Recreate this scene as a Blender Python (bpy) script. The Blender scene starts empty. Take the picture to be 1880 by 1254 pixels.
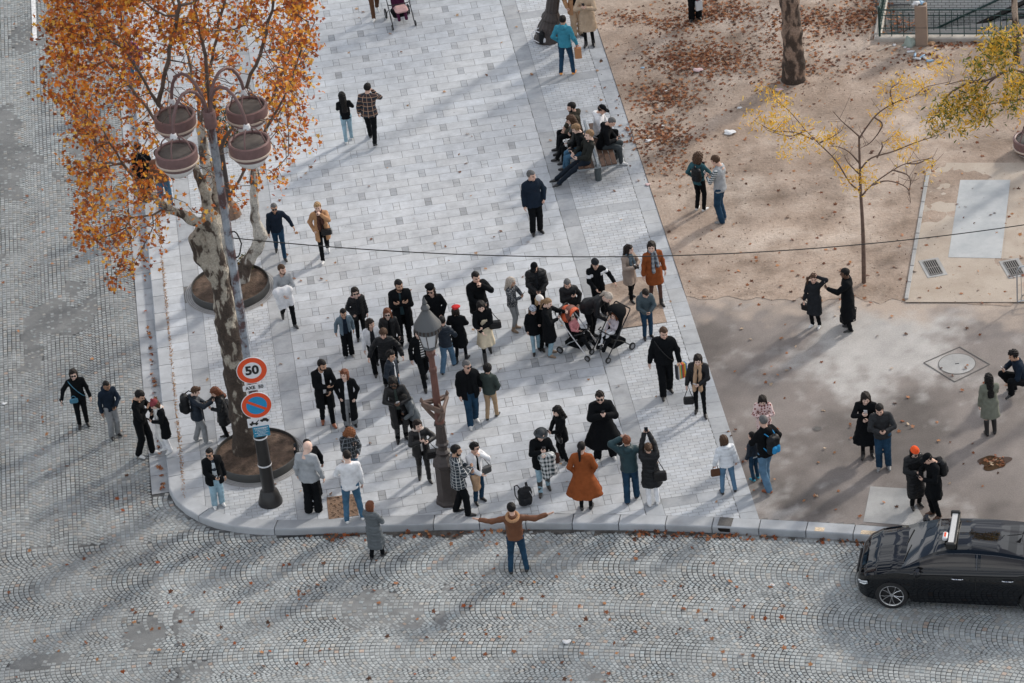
import bpy, math, random
import numpy as np
from mathutils import Vector, Matrix
from math import sin, cos, pi, radians, sqrt, atan2, hypot, floor

# ------------------------------------------------------------------ camera, sky, sun, exposure
SC = bpy.context.scene
COL = SC.collection
CAM_H = 45.0
PITCH, ROLL, FOC = 0.5711538847636478, -0.10989254395438063, 6559.045
F_ = np.array([0, cos(PITCH), -sin(PITCH)])
_r = np.array([1.0, 0, 0]); _u = np.cross(_r, F_)
R_ = cos(ROLL) * _r + sin(ROLL) * _u
U_ = -sin(ROLL) * _r + cos(ROLL) * _u
EYE = np.array([0, 0, CAM_H])
cd = bpy.data.cameras.new("camera"); cam = bpy.data.objects.new("camera", cd); COL.objects.link(cam)
cd.sensor_width = 36; cd.lens = FOC / 1880 * 36; cd.clip_start = 1; cd.clip_end = 2000
m = Matrix.Identity(4)
for i in range(3):
    m[i][0] = R_[i]; m[i][1] = U_[i]; m[i][2] = -F_[i]; m[i][3] = EYE[i]
cam.matrix_world = m
SC.camera = cam

SUN_EL, SUN_AZ = radians(28), radians(50)      # azimuth measured from +Y towards +X
w = bpy.data.worlds.new("World"); SC.world = w; w.use_nodes = True
nt = w.node_tree; bg = nt.nodes["Background"]
sky = nt.nodes.new("ShaderNodeTexSky"); sky.sky_type = 'NISHITA'; sky.sun_disc = False
sky.sun_elevation = SUN_EL; sky.sun_rotation = SUN_AZ
sky.air_density = 1.0; sky.dust_density = 3.0; sky.ozone_density = 1.0
# broken cloud over the clear sky
tcw = nt.nodes.new("ShaderNodeTexCoord"); mpw = nt.nodes.new("ShaderNodeMapping"); mpw.inputs["Scale"].default_value = (1, 1, 2.2); nt.links.new(tcw.outputs["Generated"], mpw.inputs[0])
cn = nt.nodes.new("ShaderNodeTexNoise"); cn.inputs["Scale"].default_value = 6.5; cn.inputs["Detail"].default_value = 7; cn.inputs["Distortion"].default_value = .4; nt.links.new(mpw.outputs[0], cn.inputs["Vector"])
cr = nt.nodes.new("ShaderNodeMapRange"); cr.inputs[1].default_value = .47; cr.inputs[2].default_value = .54; nt.links.new(cn.outputs["Fac"], cr.inputs[0])
cm = nt.nodes.new("ShaderNodeMix"); cm.data_type = 'RGBA'; nt.links.new(cr.outputs[0], cm.inputs[0]); nt.links.new(sky.outputs[0], cm.inputs[6]); cm.inputs[7].default_value = (11.5, 11.8, 12.3, 1)
nt.links.new(cm.outputs[2], bg.inputs[0]); bg.inputs[1].default_value = 0.105
sl = bpy.data.lights.new("sun", 'SUN'); so = bpy.data.objects.new("sun", sl); COL.objects.link(so)
sl.energy = 2.7; sl.angle = radians(5); sl.color = (1.0, 0.93, 0.84)
sd = Vector((sin(SUN_AZ) * cos(SUN_EL), cos(SUN_AZ) * cos(SUN_EL), sin(SUN_EL)))
so.rotation_euler = sd.to_track_quat('Z', 'Y').to_euler(); so.location = sd * 60
SC.view_settings.view_transform = 'Standard'; SC.view_settings.look = 'None'
SC.view_settings.exposure = 0.13; SC.view_settings.gamma = 1.0; SC.view_settings.use_curve_mapping = False

# ------------------------------------------------------------------ ground measurements
def ray(px, py): return F_ * FOC + R_ * (px - 940) - U_ * (py - 627)
def at(px, py, z=0.0):                    # where a line of sight meets the ground (or a level z)
    d = ray(px, py); t = (z - CAM_H) / d[2]; return EYE + t * d
def aty(px, py, y):                       # where it meets an upright plane at distance y
    d = ray(px, py); return EYE + d * (y / d[1])
AL = -0.07144828435443039
DC = np.array([sin(AL), cos(AL)]); DR = np.array([cos(AL), -sin(AL)])
ORG = np.array([4.84592441, 61.98717235])
def uvw(u, v): return ORG[0] + u * DR[0] + v * DC[0], ORG[1] + u * DR[1] + v * DC[1]
def wuv(x, y):
    dx, dy = x - ORG[0], y - ORG[1]; return dx * DR[0] + dy * DR[1], dx * DC[0] + dy * DC[1]
CC = np.array([-11.425, 2.492]); RI = 61.65; RO = RI - 0.34     # kerb of the circular road
ROADZ = -0.15

# ------------------------------------------------------------------ object helpers
MATS = {}
def mat(name, color=(.5, .5, .5), rough=.8, metal=0.0, spec=.5, bump=0.0, bscale=40.0, var=0.0, vscale=6.0, coat=0.0, emit=None, trans=0.0, attr=None, sheen=0.0):
    key = name
    if key in MATS: return MATS[key]
    M = bpy.data.materials.new(name); M.use_nodes = True; N = M.node_tree; b = N.nodes["Principled BSDF"]
    b.inputs["Roughness"].default_value = rough; b.inputs["Metallic"].default_value = metal
    b.inputs["Specular IOR Level"].default_value = spec
    if coat: b.inputs["Coat Weight"].default_value = coat; b.inputs["Coat Roughness"].default_value = .03
    if trans: b.inputs["Transmission Weight"].default_value = trans
    if sheen: b.inputs["Sheen Weight"].default_value = sheen
    b.inputs["Base Color"].default_value = (*color, 1)
    src = None
    tc = None
    if attr or var or bump:
        tc = N.nodes.new("ShaderNodeTexCoord")
    if attr:
        a = N.nodes.new("ShaderNodeAttribute"); a.attribute_name = attr; src = a.outputs["Color"]
    if var:
        n = N.nodes.new("ShaderNodeTexNoise"); n.inputs["Scale"].default_value = vscale; n.inputs["Detail"].default_value = 6
        N.links.new(tc.outputs["Object"], n.inputs["Vector"])
        r = N.nodes.new("ShaderNodeMapRange"); r.inputs[1].default_value = .3; r.inputs[2].default_value = .7
        r.inputs[3].default_value = 1 - var; r.inputs[4].default_value = 1 + var
        N.links.new(n.outputs["Fac"], r.inputs[0])
        mx = N.nodes.new("ShaderNodeMix"); mx.data_type = 'RGBA'; mx.blend_type = 'MULTIPLY'; mx.inputs[0].default_value = 1
        if src: N.links.new(src, mx.inputs[6])
        else: mx.inputs[6].default_value = (*color, 1)
        N.links.new(r.outputs[0], mx.inputs[7]); src = mx.outputs[2]
    if src: N.links.new(src, b.inputs["Base Color"])
    if bump:
        n = N.nodes.new("ShaderNodeTexNoise"); n.inputs["Scale"].default_value = bscale; n.inputs["Detail"].default_value = 4
        N.links.new(tc.outputs["Object"], n.inputs["Vector"])
        bp = N.nodes.new("ShaderNodeBump"); bp.inputs["Strength"].default_value = bump; bp.inputs["Distance"].default_value = .02
        N.links.new(n.outputs["Fac"], bp.inputs["Height"]); N.links.new(bp.outputs[0], b.inputs["Normal"])
    if emit:
        b.inputs["Emission Color"].default_value = (*color, 1); b.inputs["Emission Strength"].default_value = emit
    MATS[key] = M; return M

def raw_mesh(name, V, Fc, smooth=False, mats=(), mi=None, cols=None, vcols=None):
    """V (n,3) array, Fc either (m,k) array or list of faces"""
    me = bpy.data.meshes.new(name)
    V = np.asarray(V, dtype=np.float32)
    if isinstance(Fc, np.ndarray):
        m_, k = Fc.shape
        me.vertices.add(len(V)); me.vertices.foreach_set("co", V.ravel())
        me.loops.add(m_ * k); me.loops.foreach_set("vertex_index", Fc.astype(np.int32).ravel())
        me.polygons.add(m_); me.polygons.foreach_set("loop_start", np.arange(0, m_ * k, k, dtype=np.int32))
        try: me.polygons.foreach_set("loop_total", np.full(m_, k, dtype=np.int32))
        except Exception: pass
    else:
        tot = np.array([len(f) for f in Fc], dtype=np.int32); st = np.concatenate([[0], np.cumsum(tot)[:-1]]).astype(np.int32)
        fl = np.fromiter((i for f in Fc for i in f), dtype=np.int32, count=int(tot.sum()))
        me.vertices.add(len(V)); me.vertices.foreach_set("co", V.ravel())
        me.loops.add(len(fl)); me.loops.foreach_set("vertex_index", fl)
        me.polygons.add(len(tot)); me.polygons.foreach_set("loop_start", st)
        try: me.polygons.foreach_set("loop_total", tot)
        except Exception: pass
    for m in mats: me.materials.append(m)
    if mi is not None: me.polygons.foreach_set("material_index", np.asarray(mi, dtype=np.int32))
    me.polygons.foreach_set("use_smooth", np.full(len(me.polygons), bool(smooth)))
    me.update(calc_edges=True)
    if vcols is not None:     # per-vertex colour
        at_ = me.color_attributes.new("tint", 'FLOAT_COLOR', 'POINT'); c = np.asarray(vcols, dtype=np.float32).reshape(-1, 3)
        at_.data.foreach_set("color", np.hstack([c, np.ones((len(c), 1), np.float32)]).ravel())
    if cols is not None:      # per-face colour
        at_ = me.color_attributes.new("tint", 'FLOAT_COLOR', 'CORNER')
        tot = np.empty(len(me.polygons), dtype=np.int32); me.polygons.foreach_get("loop_total", tot)
        c = np.repeat(np.asarray(cols, dtype=np.float32), tot, axis=0)
        if c.shape[1] == 3: c = np.hstack([c, np.ones((len(c), 1), np.float32)])
        at_.data.foreach_set("color", c.ravel())
    return me

def obj(name, me, parent=None, loc=None, rotz=None):
    o = bpy.data.objects.new(name, me); COL.objects.link(o)
    if parent is not None: o.parent = parent
    if loc is not None: o.location = loc
    if rotz is not None: o.rotation_euler = (0, 0, rotz)
    return o
def tag(o, label=None, cat=None, group=None, kind=None):
    if label: o["label"] = label
    if cat: o["category"] = cat
    if group: o["group"] = group
    if kind: o["kind"] = kind
    return o
def empty(name, loc, rz=0, label=None, cat=None, group=None):
    o = bpy.data.objects.new(name, None); COL.objects.link(o); o.empty_display_size = .2
    o.location = [float(q) for q in loc]; o.rotation_euler = (0, 0, rz)
    return tag(o, label, cat, group)

class MB:
    """collects simple shapes into one mesh"""
    def __init__(s): s.v = []; s.f = []; s.m = []; s.c = []; s.cm = 0; s.col = (1, 1, 1)
    def add(s, V, Fc):
        o = len(s.v); s.v.extend([tuple(map(float, p)) for p in V])
        for f in Fc: s.f.append([i + o for i in f]); s.m.append(s.cm); s.c.append(s.col)
        return s
    def box(s, c, h, rz=0, bev=0.0, M=None):
        cx, cy, cz = c; hx, hy, hz = h
        if bev:
            b = min(bev, hx * .9, hy * .9, hz * .9)
            rings = [(-hz, b), (-hz + b, 0), (hz - b, 0), (hz, b)]
            V = []; Fc = []
            for z, k in rings:
                X, Y = hx - k, hy - k; q = b if k == 0 else 0
                if k == 0:
                    P = [(X, -Y + b), (X, Y - b), (X - b, Y), (-X + b, Y), (-X, Y - b), (-X, -Y + b), (-X + b, -Y), (X - b, -Y)]
                else:
                    P = [(X, -Y + b * .4), (X, Y - b * .4), (X - b * .4, Y), (-X + b * .4, Y), (-X, Y - b * .4), (-X, -Y + b * .4), (-X + b * .4, -Y), (X - b * .4, -Y)]
                V += [(x, y, z) for x, y in P]
            for i in range(3):
                for j in range(8):
                    Fc.append((i * 8 + j, i * 8 + (j + 1) % 8, i * 8 + 8 + (j + 1) % 8, i * 8 + 8 + j))
            Fc.append(tuple(range(7, -1, -1))); Fc.append(tuple(range(24, 32)))
        else:
            V = [(x * hx, y * hy, z * hz) for z in (-1, 1) for y in (-1, 1) for x in (-1, 1)]
            Fc = [(0, 2, 3, 1), (4, 5, 7, 6), (0, 1, 5, 4), (2, 6, 7, 3), (0, 4, 6, 2), (1, 3, 7, 5)]
        c_, s_ = cos(rz), sin(rz)
        V = [(x * c_ - y * s_ + cx, x * s_ + y * c_ + cy, z + cz) for x, y, z in V]
        if M is not None: V = [tuple(M @ Vector(p)) for p in V]
        return s.add(V, Fc)
    def lathe(s, prof, c=(0, 0, 0), n=20, sx=1, sy=1, cap=True, M=None, fold=None):
        V = []; Fc = []
        for r, z in prof:
            for j in range(n):
                a = 2 * pi * j / n; q = r * (fold(a, z) if fold else 1)
                V.append((c[0] + q * cos(a) * sx, c[1] + q * sin(a) * sy, c[2] + z))
        for i in range(len(prof) - 1):
            for j in range(n): Fc.append((i * n + j, i * n + (j + 1) % n, (i + 1) * n + (j + 1) % n, (i + 1) * n + j))
        if cap:
            Fc.append(tuple(range(n - 1, -1, -1))); k = (len(prof) - 1) * n; Fc.append(tuple(range(k, k + n)))
        if M is not None: V = [tuple(M @ Vector(p)) for p in V]
        return s.add(V, Fc)
    def tube(s, pts, rad, n=8, cap=True):
        P = [np.array(p, float) for p in pts]; k = len(P)
        R = rad if hasattr(rad, '__len__') else [rad] * k
        V = []; Fc = []; up = None
        for i in range(k):
            t = P[min(i + 1, k - 1)] - P[max(i - 1, 0)]; L = np.linalg.norm(t); t = t / (L if L > 1e-9 else 1)
            if up is None:
                up = np.array([0, 0, 1.]) if abs(t[2]) < .9 else np.array([1., 0, 0])
            a = np.cross(t, up); a /= (np.linalg.norm(a) + 1e-9); b = np.cross(a, t); up = b
            for j in range(n):
                q = 2 * pi * j / n; V.append(P[i] + R[i] * (cos(q) * a + sin(q) * b))
        for i in range(k - 1):
            for j in range(n): Fc.append((i * n + j, (i + 1) * n + j, (i + 1) * n + (j + 1) % n, i * n + (j + 1) % n))
        if cap: Fc.append(tuple(range(n))); Fc.append(tuple(range(k * n - 1, (k - 1) * n - 1, -1)))
        return s.add(V, Fc)
    def poly(s, pts): return s.add(pts, [tuple(range(len(pts)))])
    def build(s, name, mats, parent=None, smooth=False, cols=False, loc=None, rotz=None):
        if not isinstance(mats, (list, tuple)): mats = [mats]
        me = raw_mesh(name, np.array(s.v), s.f, smooth, mats, s.m, s.c if cols else None)
        o = obj(name, me, parent, loc, rotz)
        if smooth == 'auto' or smooth is True:
            try: me.set_sharp_from_angle(angle=radians(38))
            except Exception: pass
        return o

rng = np.random.default_rng(7); random.seed(7)

# ------------------------------------------------------------------ value noise (for layout and wear)
_NT = np.random.default_rng(3).random((256, 256))
def vnoise(x, y, s=1.0, oct=3):
    x = np.asarray(x, float) / s; y = np.asarray(y, float) / s; t = 0; a = .5; tot = 0
    for o in range(oct):
        xi = np.floor(x).astype(int); yi = np.floor(y).astype(int); fx = x - xi; fy = y - yi
        fx = fx * fx * (3 - 2 * fx); fy = fy * fy * (3 - 2 * fy)
        g = lambda i, j: _NT[(xi + i) % 256, (yi + j) % 256]
        t = t + a * (g(0, 0) * (1 - fx) * (1 - fy) + g(1, 0) * fx * (1 - fy) + g(0, 1) * (1 - fx) * fy + g(1, 1) * fx * fy)
        tot += a; a *= .5; x, y = x * 1.63 + y * 1.21 + 17.1, y * 1.63 - x * 1.21 + 5.7
    return t / tot
# ================================================================== THE GROUND
def ground_mat(name, stops, scale, rough=.9, bump=.3, bscale=30, stain=None, fine=None):
    M = bpy.data.materials.new(name); M.use_nodes = True; N = M.node_tree; b = N.nodes["Principled BSDF"]
    b.inputs["Roughness"].default_value = rough; b.inputs["Specular IOR Level"].default_value = .3
    tc = N.nodes.new("ShaderNodeTexCoord")
    n = N.nodes.new("ShaderNodeTexNoise"); n.inputs["Scale"].default_value = scale; n.inputs["Detail"].default_value = 9; n.inputs["Roughness"].default_value = .65
    n.inputs["Distortion"].default_value = .15
    N.links.new(tc.outputs["Object"], n.inputs["Vector"])
    r = N.nodes.new("ShaderNodeValToRGB"); e = r.color_ramp.elements
    e[0].position, e[0].color = stops[0][0], (*stops[0][1], 1); e[1].position, e[1].color = stops[-1][0], (*stops[-1][1], 1)
    for p, c in stops[1:-1]:
        q = e.new(p); q.color = (*c, 1)
    N.links.new(n.outputs["Fac"], r.inputs[0]); src = r.outputs[0]
    if stain:       # second, larger noise with its own colour
        n2 = N.nodes.new("ShaderNodeTexNoise"); n2.inputs["Scale"].default_value = stain[0]; n2.inputs["Detail"].default_value = 7; n2.inputs["Roughness"].default_value = .7
        n2.inputs["Distortion"].default_value = .3
        N.links.new(tc.outputs["Object"], n2.inputs["Vector"])
        mr = N.nodes.new("ShaderNodeMapRange"); mr.inputs[1].default_value = stain[2]; mr.inputs[2].default_value = stain[3]
        N.links.new(n2.outputs["Fac"], mr.inputs[0])
        mx = N.nodes.new("ShaderNodeMix"); mx.data_type = 'RGBA'; mx.inputs[7].default_value = (*stain[1], 1)
        N.links.new(mr.outputs[0], mx.inputs[0]); N.links.new(src, mx.inputs[6]); src = mx.outputs[2]
    if fine:        # grain
        n3 = N.nodes.new("ShaderNodeTexNoise"); n3.inputs["Scale"].default_value = fine[0]; n3.inputs["Detail"].default_value = 3
        N.links.new(tc.outputs["Object"], n3.inputs["Vector"])
        m3 = N.nodes.new("ShaderNodeMapRange"); m3.inputs[1].default_value = .3; m3.inputs[2].default_value = .7
        m3.inputs[3].default_value = 1 - fine[1]; m3.inputs[4].default_value = 1 + fine[1]
        N.links.new(n3.outputs["Fac"], m3.inputs[0])
        mx = N.nodes.new("ShaderNodeMix"); mx.data_type = 'RGBA'; mx.blend_type = 'MULTIPLY'; mx.inputs[0].default_value = 1
        N.links.new(src, mx.inputs[6]); N.links.new(m3.outputs[0], mx.inputs[7]); src = mx.outputs[2]
    N.links.new(src, b.inputs["Base Color"])
    nb = N.nodes.new("ShaderNodeTexNoise"); nb.inputs["Scale"].default_value = bscale; nb.inputs["Detail"].default_value = 5
    N.links.new(tc.outputs["Object"], nb.inputs["Vector"])
    bp = N.nodes.new("ShaderNodeBump"); bp.inputs["Strength"].default_value = bump; bp.inputs["Distance"].default_value = .03
    N.links.new(nb.outputs["Fac"], bp.inputs["Height"]); N.links.new(bp.outputs[0], b.inputs["Normal"])
    return M

# far ground: one sheet to the horizon, below everything
g = MB(); hx0, hx1, hy0, hy1 = 10.9, 16.5, 83.4, 84.9      # left open under the station stairs
for a in ((-700, -300, 700, hy0), (-700, hy1, 700, 1100), (-700, hy0, hx0, hy1), (hx1, hy0, 700, hy1)): g.poly([(a[0], a[1], -.26), (a[2], a[1], -.26), (a[2], a[3], -.26), (a[0], a[3], -.26)])
tag(g.build("ground", ground_mat("far_asphalt", [(.3, (.10, .105, .11)), (.7, (.16, .165, .17))], .6)), kind="structure")

# ---- kerb line (inner edge of kerb stones) in world coordinates
def circ_pt(u_or_ang, R, byang=False):
    a = u_or_ang; return (CC[0] + R * sin(a), CC[1] + R * cos(a))
def ang_of(x, y): return atan2(x - CC[0], y - CC[1])
# left straight edge: u=-12.51 (outer), -12.22 (inner); corner curve; then the circle
def kerb_path(off):    # off 0 = inner edge, .34 = outer edge ; returns list of points from far left-top, round, to right
    P = []
    uo = -12.20 - off * .30 / .34
    for v in np.arange(40, 5.0, -.78): P.append(uvw(uo, v))
    inner = [(-12.20, 4.95), (-12.17, 4.55), (-12.07, 4.15), (-11.9, 3.8), (-11.66, 3.47), (-11.36, 3.18), (-11.0, 2.95), (-10.6, 2.77), (-10.2, 2.64)]
    pin = [np.array(q) for q in inner]
    for i, q in enumerate(pin):
        t = pin[min(i + 1, len(pin) - 1)] - pin[max(i - 1, 0)]; t = t / np.linalg.norm(t); nrm = np.array([t[1], -t[0]])  # outward
        if nrm[0] > 0 and nrm[1] > 0: nrm = -nrm
        o_ = q + nrm * off * (1 if i else .9)
        P.append(uvw(*o_))
    a0 = ang_of(*uvw(-9.8, 2.53)); 
    for a in np.arange(a0, a0 + .75, .0165): P.append(circ_pt(a, RI - off))
    return np.array(P)
KI = kerb_path(0.0); KO = kerb_path(.34)
# paving is clipped against the inner kerb line
def clip_half(poly, p, n):       # keep (q-p).n >= 0
    out = []
    for i in range(len(poly)):
        a, b = poly[i], poly[(i + 1) % len(poly)]
        da = (a[0] - p[0]) * n[0] + (a[1] - p[1]) * n[1]; db = (b[0] - p[0]) * n[0] + (b[1] - p[1]) * n[1]
        if da >= 0: out.append(a)
        if (da >= 0) != (db >= 0):
            t = da / (da - db); out.append((a[0] + t * (b[0] - a[0]), a[1] + t * (b[1] - a[1])))
    return out
KM = (KI[1:] + KI[:-1]) / 2; KT = KI[1:] - KI[:-1]; KT /= np.linalg.norm(KT, axis=1)[:, None]
KN = np.stack([-KT[:, 1], KT[:, 0]], 1)      # left of travel direction = into the pavement
def inside_kerb(x, y, margin=0):
    d = ((KM - (x, y)) ** 2).sum(1); i = int(d.argmin()); return (x - KM[i, 0]) * KN[i, 0] + (y - KM[i, 1]) * KN[i, 1] > margin
def clip_kerb(poly):
    cx = sum(p[0] for p in poly) / len(poly); cy = sum(p[1] for p in poly) / len(poly)
    if not inside_kerb(cx, cy, -.75): return None
    d = ((KM - (cx, cy)) ** 2).sum(1)
    for i in d.argsort()[:3]:
        if d[i] < 2.5:
            poly = clip_half(poly, KM[i], KN[i])
            if len(poly) < 3: return None
    return poly

# ---- paving slabs
PV, PF, PC = [], [], []
J = .0045
def slab(u0, u1, v0, v1, col, z=0.0, clipk=False):
    j = J
    P = [(u0 + j, v0 + j), (u1 - j, v0 + j), (u1 - j, v1 - j), (u0 + j, v1 - j)]
    P = [uvw(*q) for q in P]
    if clipk:
        P = clip_kerb(P)
        if not P: return
    o = len(PV); dz = random.uniform(-.0012, .0012)
    PV.extend([(q[0], q[1], z + dz) for q in P]); PF.append(list(range(o, o + len(P)))); PC.append(col)
def grey(base, var=.05, warm=0.0):
    k = base * (1 + random.gauss(0, var)); t = random.uniform(-.012, .014) + warm
    return (k * (.985 + t), k * (1.03 + .2 * t), k * (1.08 - t))
VTOP, VBOT = 40.0, -3.0
holes = [(-11.0, 6.55)]       # tree pits: (u,v) filled below
# main field  u -9.33 .. -2.33
PIT1 = wuv(*at(473, 838)[:2]); PIT2 = wuv(*at(424, 530)[:2])
def near_pit(u, v, r=1.02):
    return min(hypot(u - PIT1[0], v - PIT1[1]), hypot(u - PIT2[0], v - PIT2[1])) < r
ROWH = .3625
n0 = int((VBOT - 18.2) / ROWH) - 1; n1 = int((VTOP - 18.2) / ROWH) + 1
for k in range(n0, n1):
    vc = 18.2 + k * ROWH; v0, v1 = vc - ROWH / 2, vc + ROWH / 2
    ck = vc < 4.5
    if k % 2 == 0:
        s0 = -7.06 - 3 * .8
        edges = []
        x = s0 - .8
        while x < -2.0:
            edges += [(x - .08, x + .08, 1), (x + .08, x + .72, 0)]; x += .8
    else:
        x = -6.65 - 4 * .8; edges = []
        while x < -2.0: edges.append((x, x + .8, 0)); x += .8
    for a, b, sq in edges:
        a2, b2 = max(a, -9.33), min(b, -2.33)
        if b2 - a2 < .02: continue
        if sq:
            c = grey(random.choice([.33, .38, .42, .45, .47]), .03)
            slab(a2, b2, v0, vc, c, clipk=ck); slab(a2, b2, vc, v1, c, clipk=ck)
        else: slab(a2, b2, v0, v1, grey(.475, .03), clipk=ck)
# longitudinal bands
def band(u0, u1, L, base, v0=VBOT, v1=VTOP, off=0.0, var=.05, skip=None):
    v = v0 + off
    while v < v1:
        vm = v + L / 2
        if not (skip and skip((u0 + u1) / 2, vm)): slab(u0, u1, v, v + L, grey(base, var), clipk=v < 6.5)
        v += L
CB = [(18.53, 18.9), (20.38, 20.78), (13.5, 13.88), (9.9, 10.1), (4.78, 5.2), (24.2, 24.6), (0.9, 1.25), (27.5, 27.9)]
band(-2.33, -1.93, .8, .36, off=.1)
band(-9.77, -9.33, .8, .37, off=.3, skip=near_pit)
band(-.39, 0.0, .62, .40, off=.2)
band(-11.73, -11.33, .75, .38, off=.2, skip=lambda u, v: near_pit(u, v))
# slab strips between kerb and first grey band
band(-12.20, -11.73, .36, .48, off=.15)
# brick-size setts
def bricks(u0, u1, v0, v1, base=.475):
    hb, lb = .115, .235; k = 0; v = v0
    while v < v1 - .02:
        u = u0 - (lb / 2 if k % 2 else 0)
        while u < u1 - .01:
            a, b = max(u, u0), min(u + lb, u1)
            if b - a > .03 and not near_pit((a + b) / 2, v): slab(a, b, v, min(v + hb, v1), grey(base, .035), clipk=v < 6.5)
            u += lb
        v += hb; k += 1
J = .0035
cuts = sorted(CB); v = VBOT
SANDPATCH = (-1.93, -.62, 8.2, 10.1)
for c0, c1 in cuts + [(VTOP, VTOP)]:
    lo, hi = v, c0
    if lo < SANDPATCH[2] < hi:
        bricks(-1.93, -.39, lo, SANDPATCH[2]); bricks(-.62, -.39, SANDPATCH[2], hi)
    else: bricks(-1.93, -.39, lo, hi)
    if c1 > c0:
        J = .0045
        slab(-1.93, -1.16, c0, c1, grey(.37), clipk=c0 < 5); slab(-1.16, -.39, c0, c1, grey(.37), clipk=c0 < 5)
        J = .0035
    v = c1
# left pit zone: bricks with cross bands of larger slabs beside the tree pits
zones = []
for pv in (PIT1[1], PIT2[1], PIT2[1] + 8.5, PIT2[1] + 17):
    zones.append((pv - 1.15, pv + 1.15))
v = VBOT
for z0, z1 in zones + [(VTOP, VTOP)]:
    bricks(-11.33, -9.77, v, z0)
    if z1 > z0:
        J = .0045
        for (a, b) in ((-11.33, -10.95), (-10.95, -10.2), (-10.2, -9.77)):
            q = z0
            while q < z1 - .05:
                if not near_pit((a + b) / 2, q + .2, .85): slab(a, b, q, min(q + .46, z1), grey(.46, .05), clipk=q < 6.5)
                q += .46
        J = .0035
    v = z1
PM = mat("paving_stone", rough=.78, bump=.12, bscale=120, var=.10, vscale=3.2, attr="tint", spec=.35)
def soil(M, gum=True):
    """worn patches, trodden dirt and old chewing gum over a stone surface"""
    N = M.node_tree; b = N.nodes["Principled BSDF"]; src = b.inputs["Base Color"].links[0].from_socket; tc = N.nodes.new("ShaderNodeTexCoord")
    for sc, lo_, hi_, a, c in ((.35, .35, .65, 1.05, .90), (1.4, .50, .74, 1.0, .86), (14, .40, .70, 1.03, .93)):
        n = N.nodes.new("ShaderNodeTexNoise"); n.inputs["Scale"].default_value = sc; n.inputs["Detail"].default_value = 8; n.inputs["Roughness"].default_value = .65; N.links.new(tc.outputs["Object"], n.inputs["Vector"])
        r = N.nodes.new("ShaderNodeMapRange"); r.inputs[1].default_value = lo_; r.inputs[2].default_value = hi_; r.inputs[3].default_value = a; r.inputs[4].default_value = c; N.links.new(n.outputs["Fac"], r.inputs[0])
        mx = N.nodes.new("ShaderNodeMix"); mx.data_type = 'RGBA'; mx.blend_type = 'MULTIPLY'; mx.inputs[0].default_value = 1; N.links.new(src, mx.inputs[6]); N.links.new(r.outputs[0], mx.inputs[7]); src = mx.outputs[2]
    if gum:
        v = N.nodes.new("ShaderNodeTexVoronoi"); v.inputs["Scale"].default_value = 2.3; N.links.new(tc.outputs["Object"], v.inputs["Vector"])
        r = N.nodes.new("ShaderNodeMapRange"); r.inputs[1].default_value = .045; r.inputs[2].default_value = .075; r.inputs[3].default_value = .72; r.inputs[4].default_value = 1; N.links.new(v.outputs["Distance"], r.inputs[0])
        mx = N.nodes.new("ShaderNodeMix"); mx.data_type = 'RGBA'; mx.blend_type = 'MULTIPLY'; mx.inputs[0].default_value = 1; N.links.new(src, mx.inputs[6]); N.links.new(r.outputs[0], mx.inputs[7]); src = mx.outputs[2]
    N.links.new(src, b.inputs["Base Color"])
soil(PM)
pav_me = raw_mesh("pavement", np.array(PV), PF, False, [PM], None, PC)
# joint bed under the slabs
jb = MB()
lft = [uvw(-12.3, VTOP)] 
PB = [tuple(p) for p in KI] 
ring_pts = [(p[0], p[1], -.008) for p in KI] + [(*uvw(30, 40), -.008)]
nonc = [(p[0] , p[1]) for p in KI]
# bed as strips from kerb line to far u
bedV, bedF = [], []
for i, p in enumerate(KI):
    u, v = wuv(*p)
    if v > 5.0: q = uvw(.004, v)
    else: q = uvw(min(max(u, -12) + .0001, .004), 5.0)
    bedV += [(p[0], p[1], -.008), (q[0], q[1], -.008)]
i5 = next(i for i, p in enumerate(KI) if wuv(*p)[1] <= 5.0)
for i in range(len(KI) - 1):
    if i < i5 - 1: bedF.append((2 * i, 2 * i + 2, 2 * i + 3, 2 * i + 1))
    elif i == i5 - 1: pass
    else: bedF.append((2 * i, 2 * i + 2, 2 * i + 3, 2 * i + 1))
o = len(bedV); a = wuv(*KI[i5 - 1]); vA = a[1]
for q in ((-12.2, 4.9), (.004, 4.9), (.004, vA), (-12.2, vA)):
    bedV.append((*uvw(*q), -.0085))
bedF.append((o, o + 1, o + 2, o + 3))
bed_me = raw_mesh("pavement_bed", np.array(bedV), bedF, False, [ground_mat("joint_sand", [(.35, (.12, .12, .12)), (.65, (.22, .215, .205))], 4)])
pav = obj("pavement", pav_me); tag(pav, kind="structure")
bed = obj("pavement_bed", bed_me); tag(bed, kind="structure")

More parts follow.
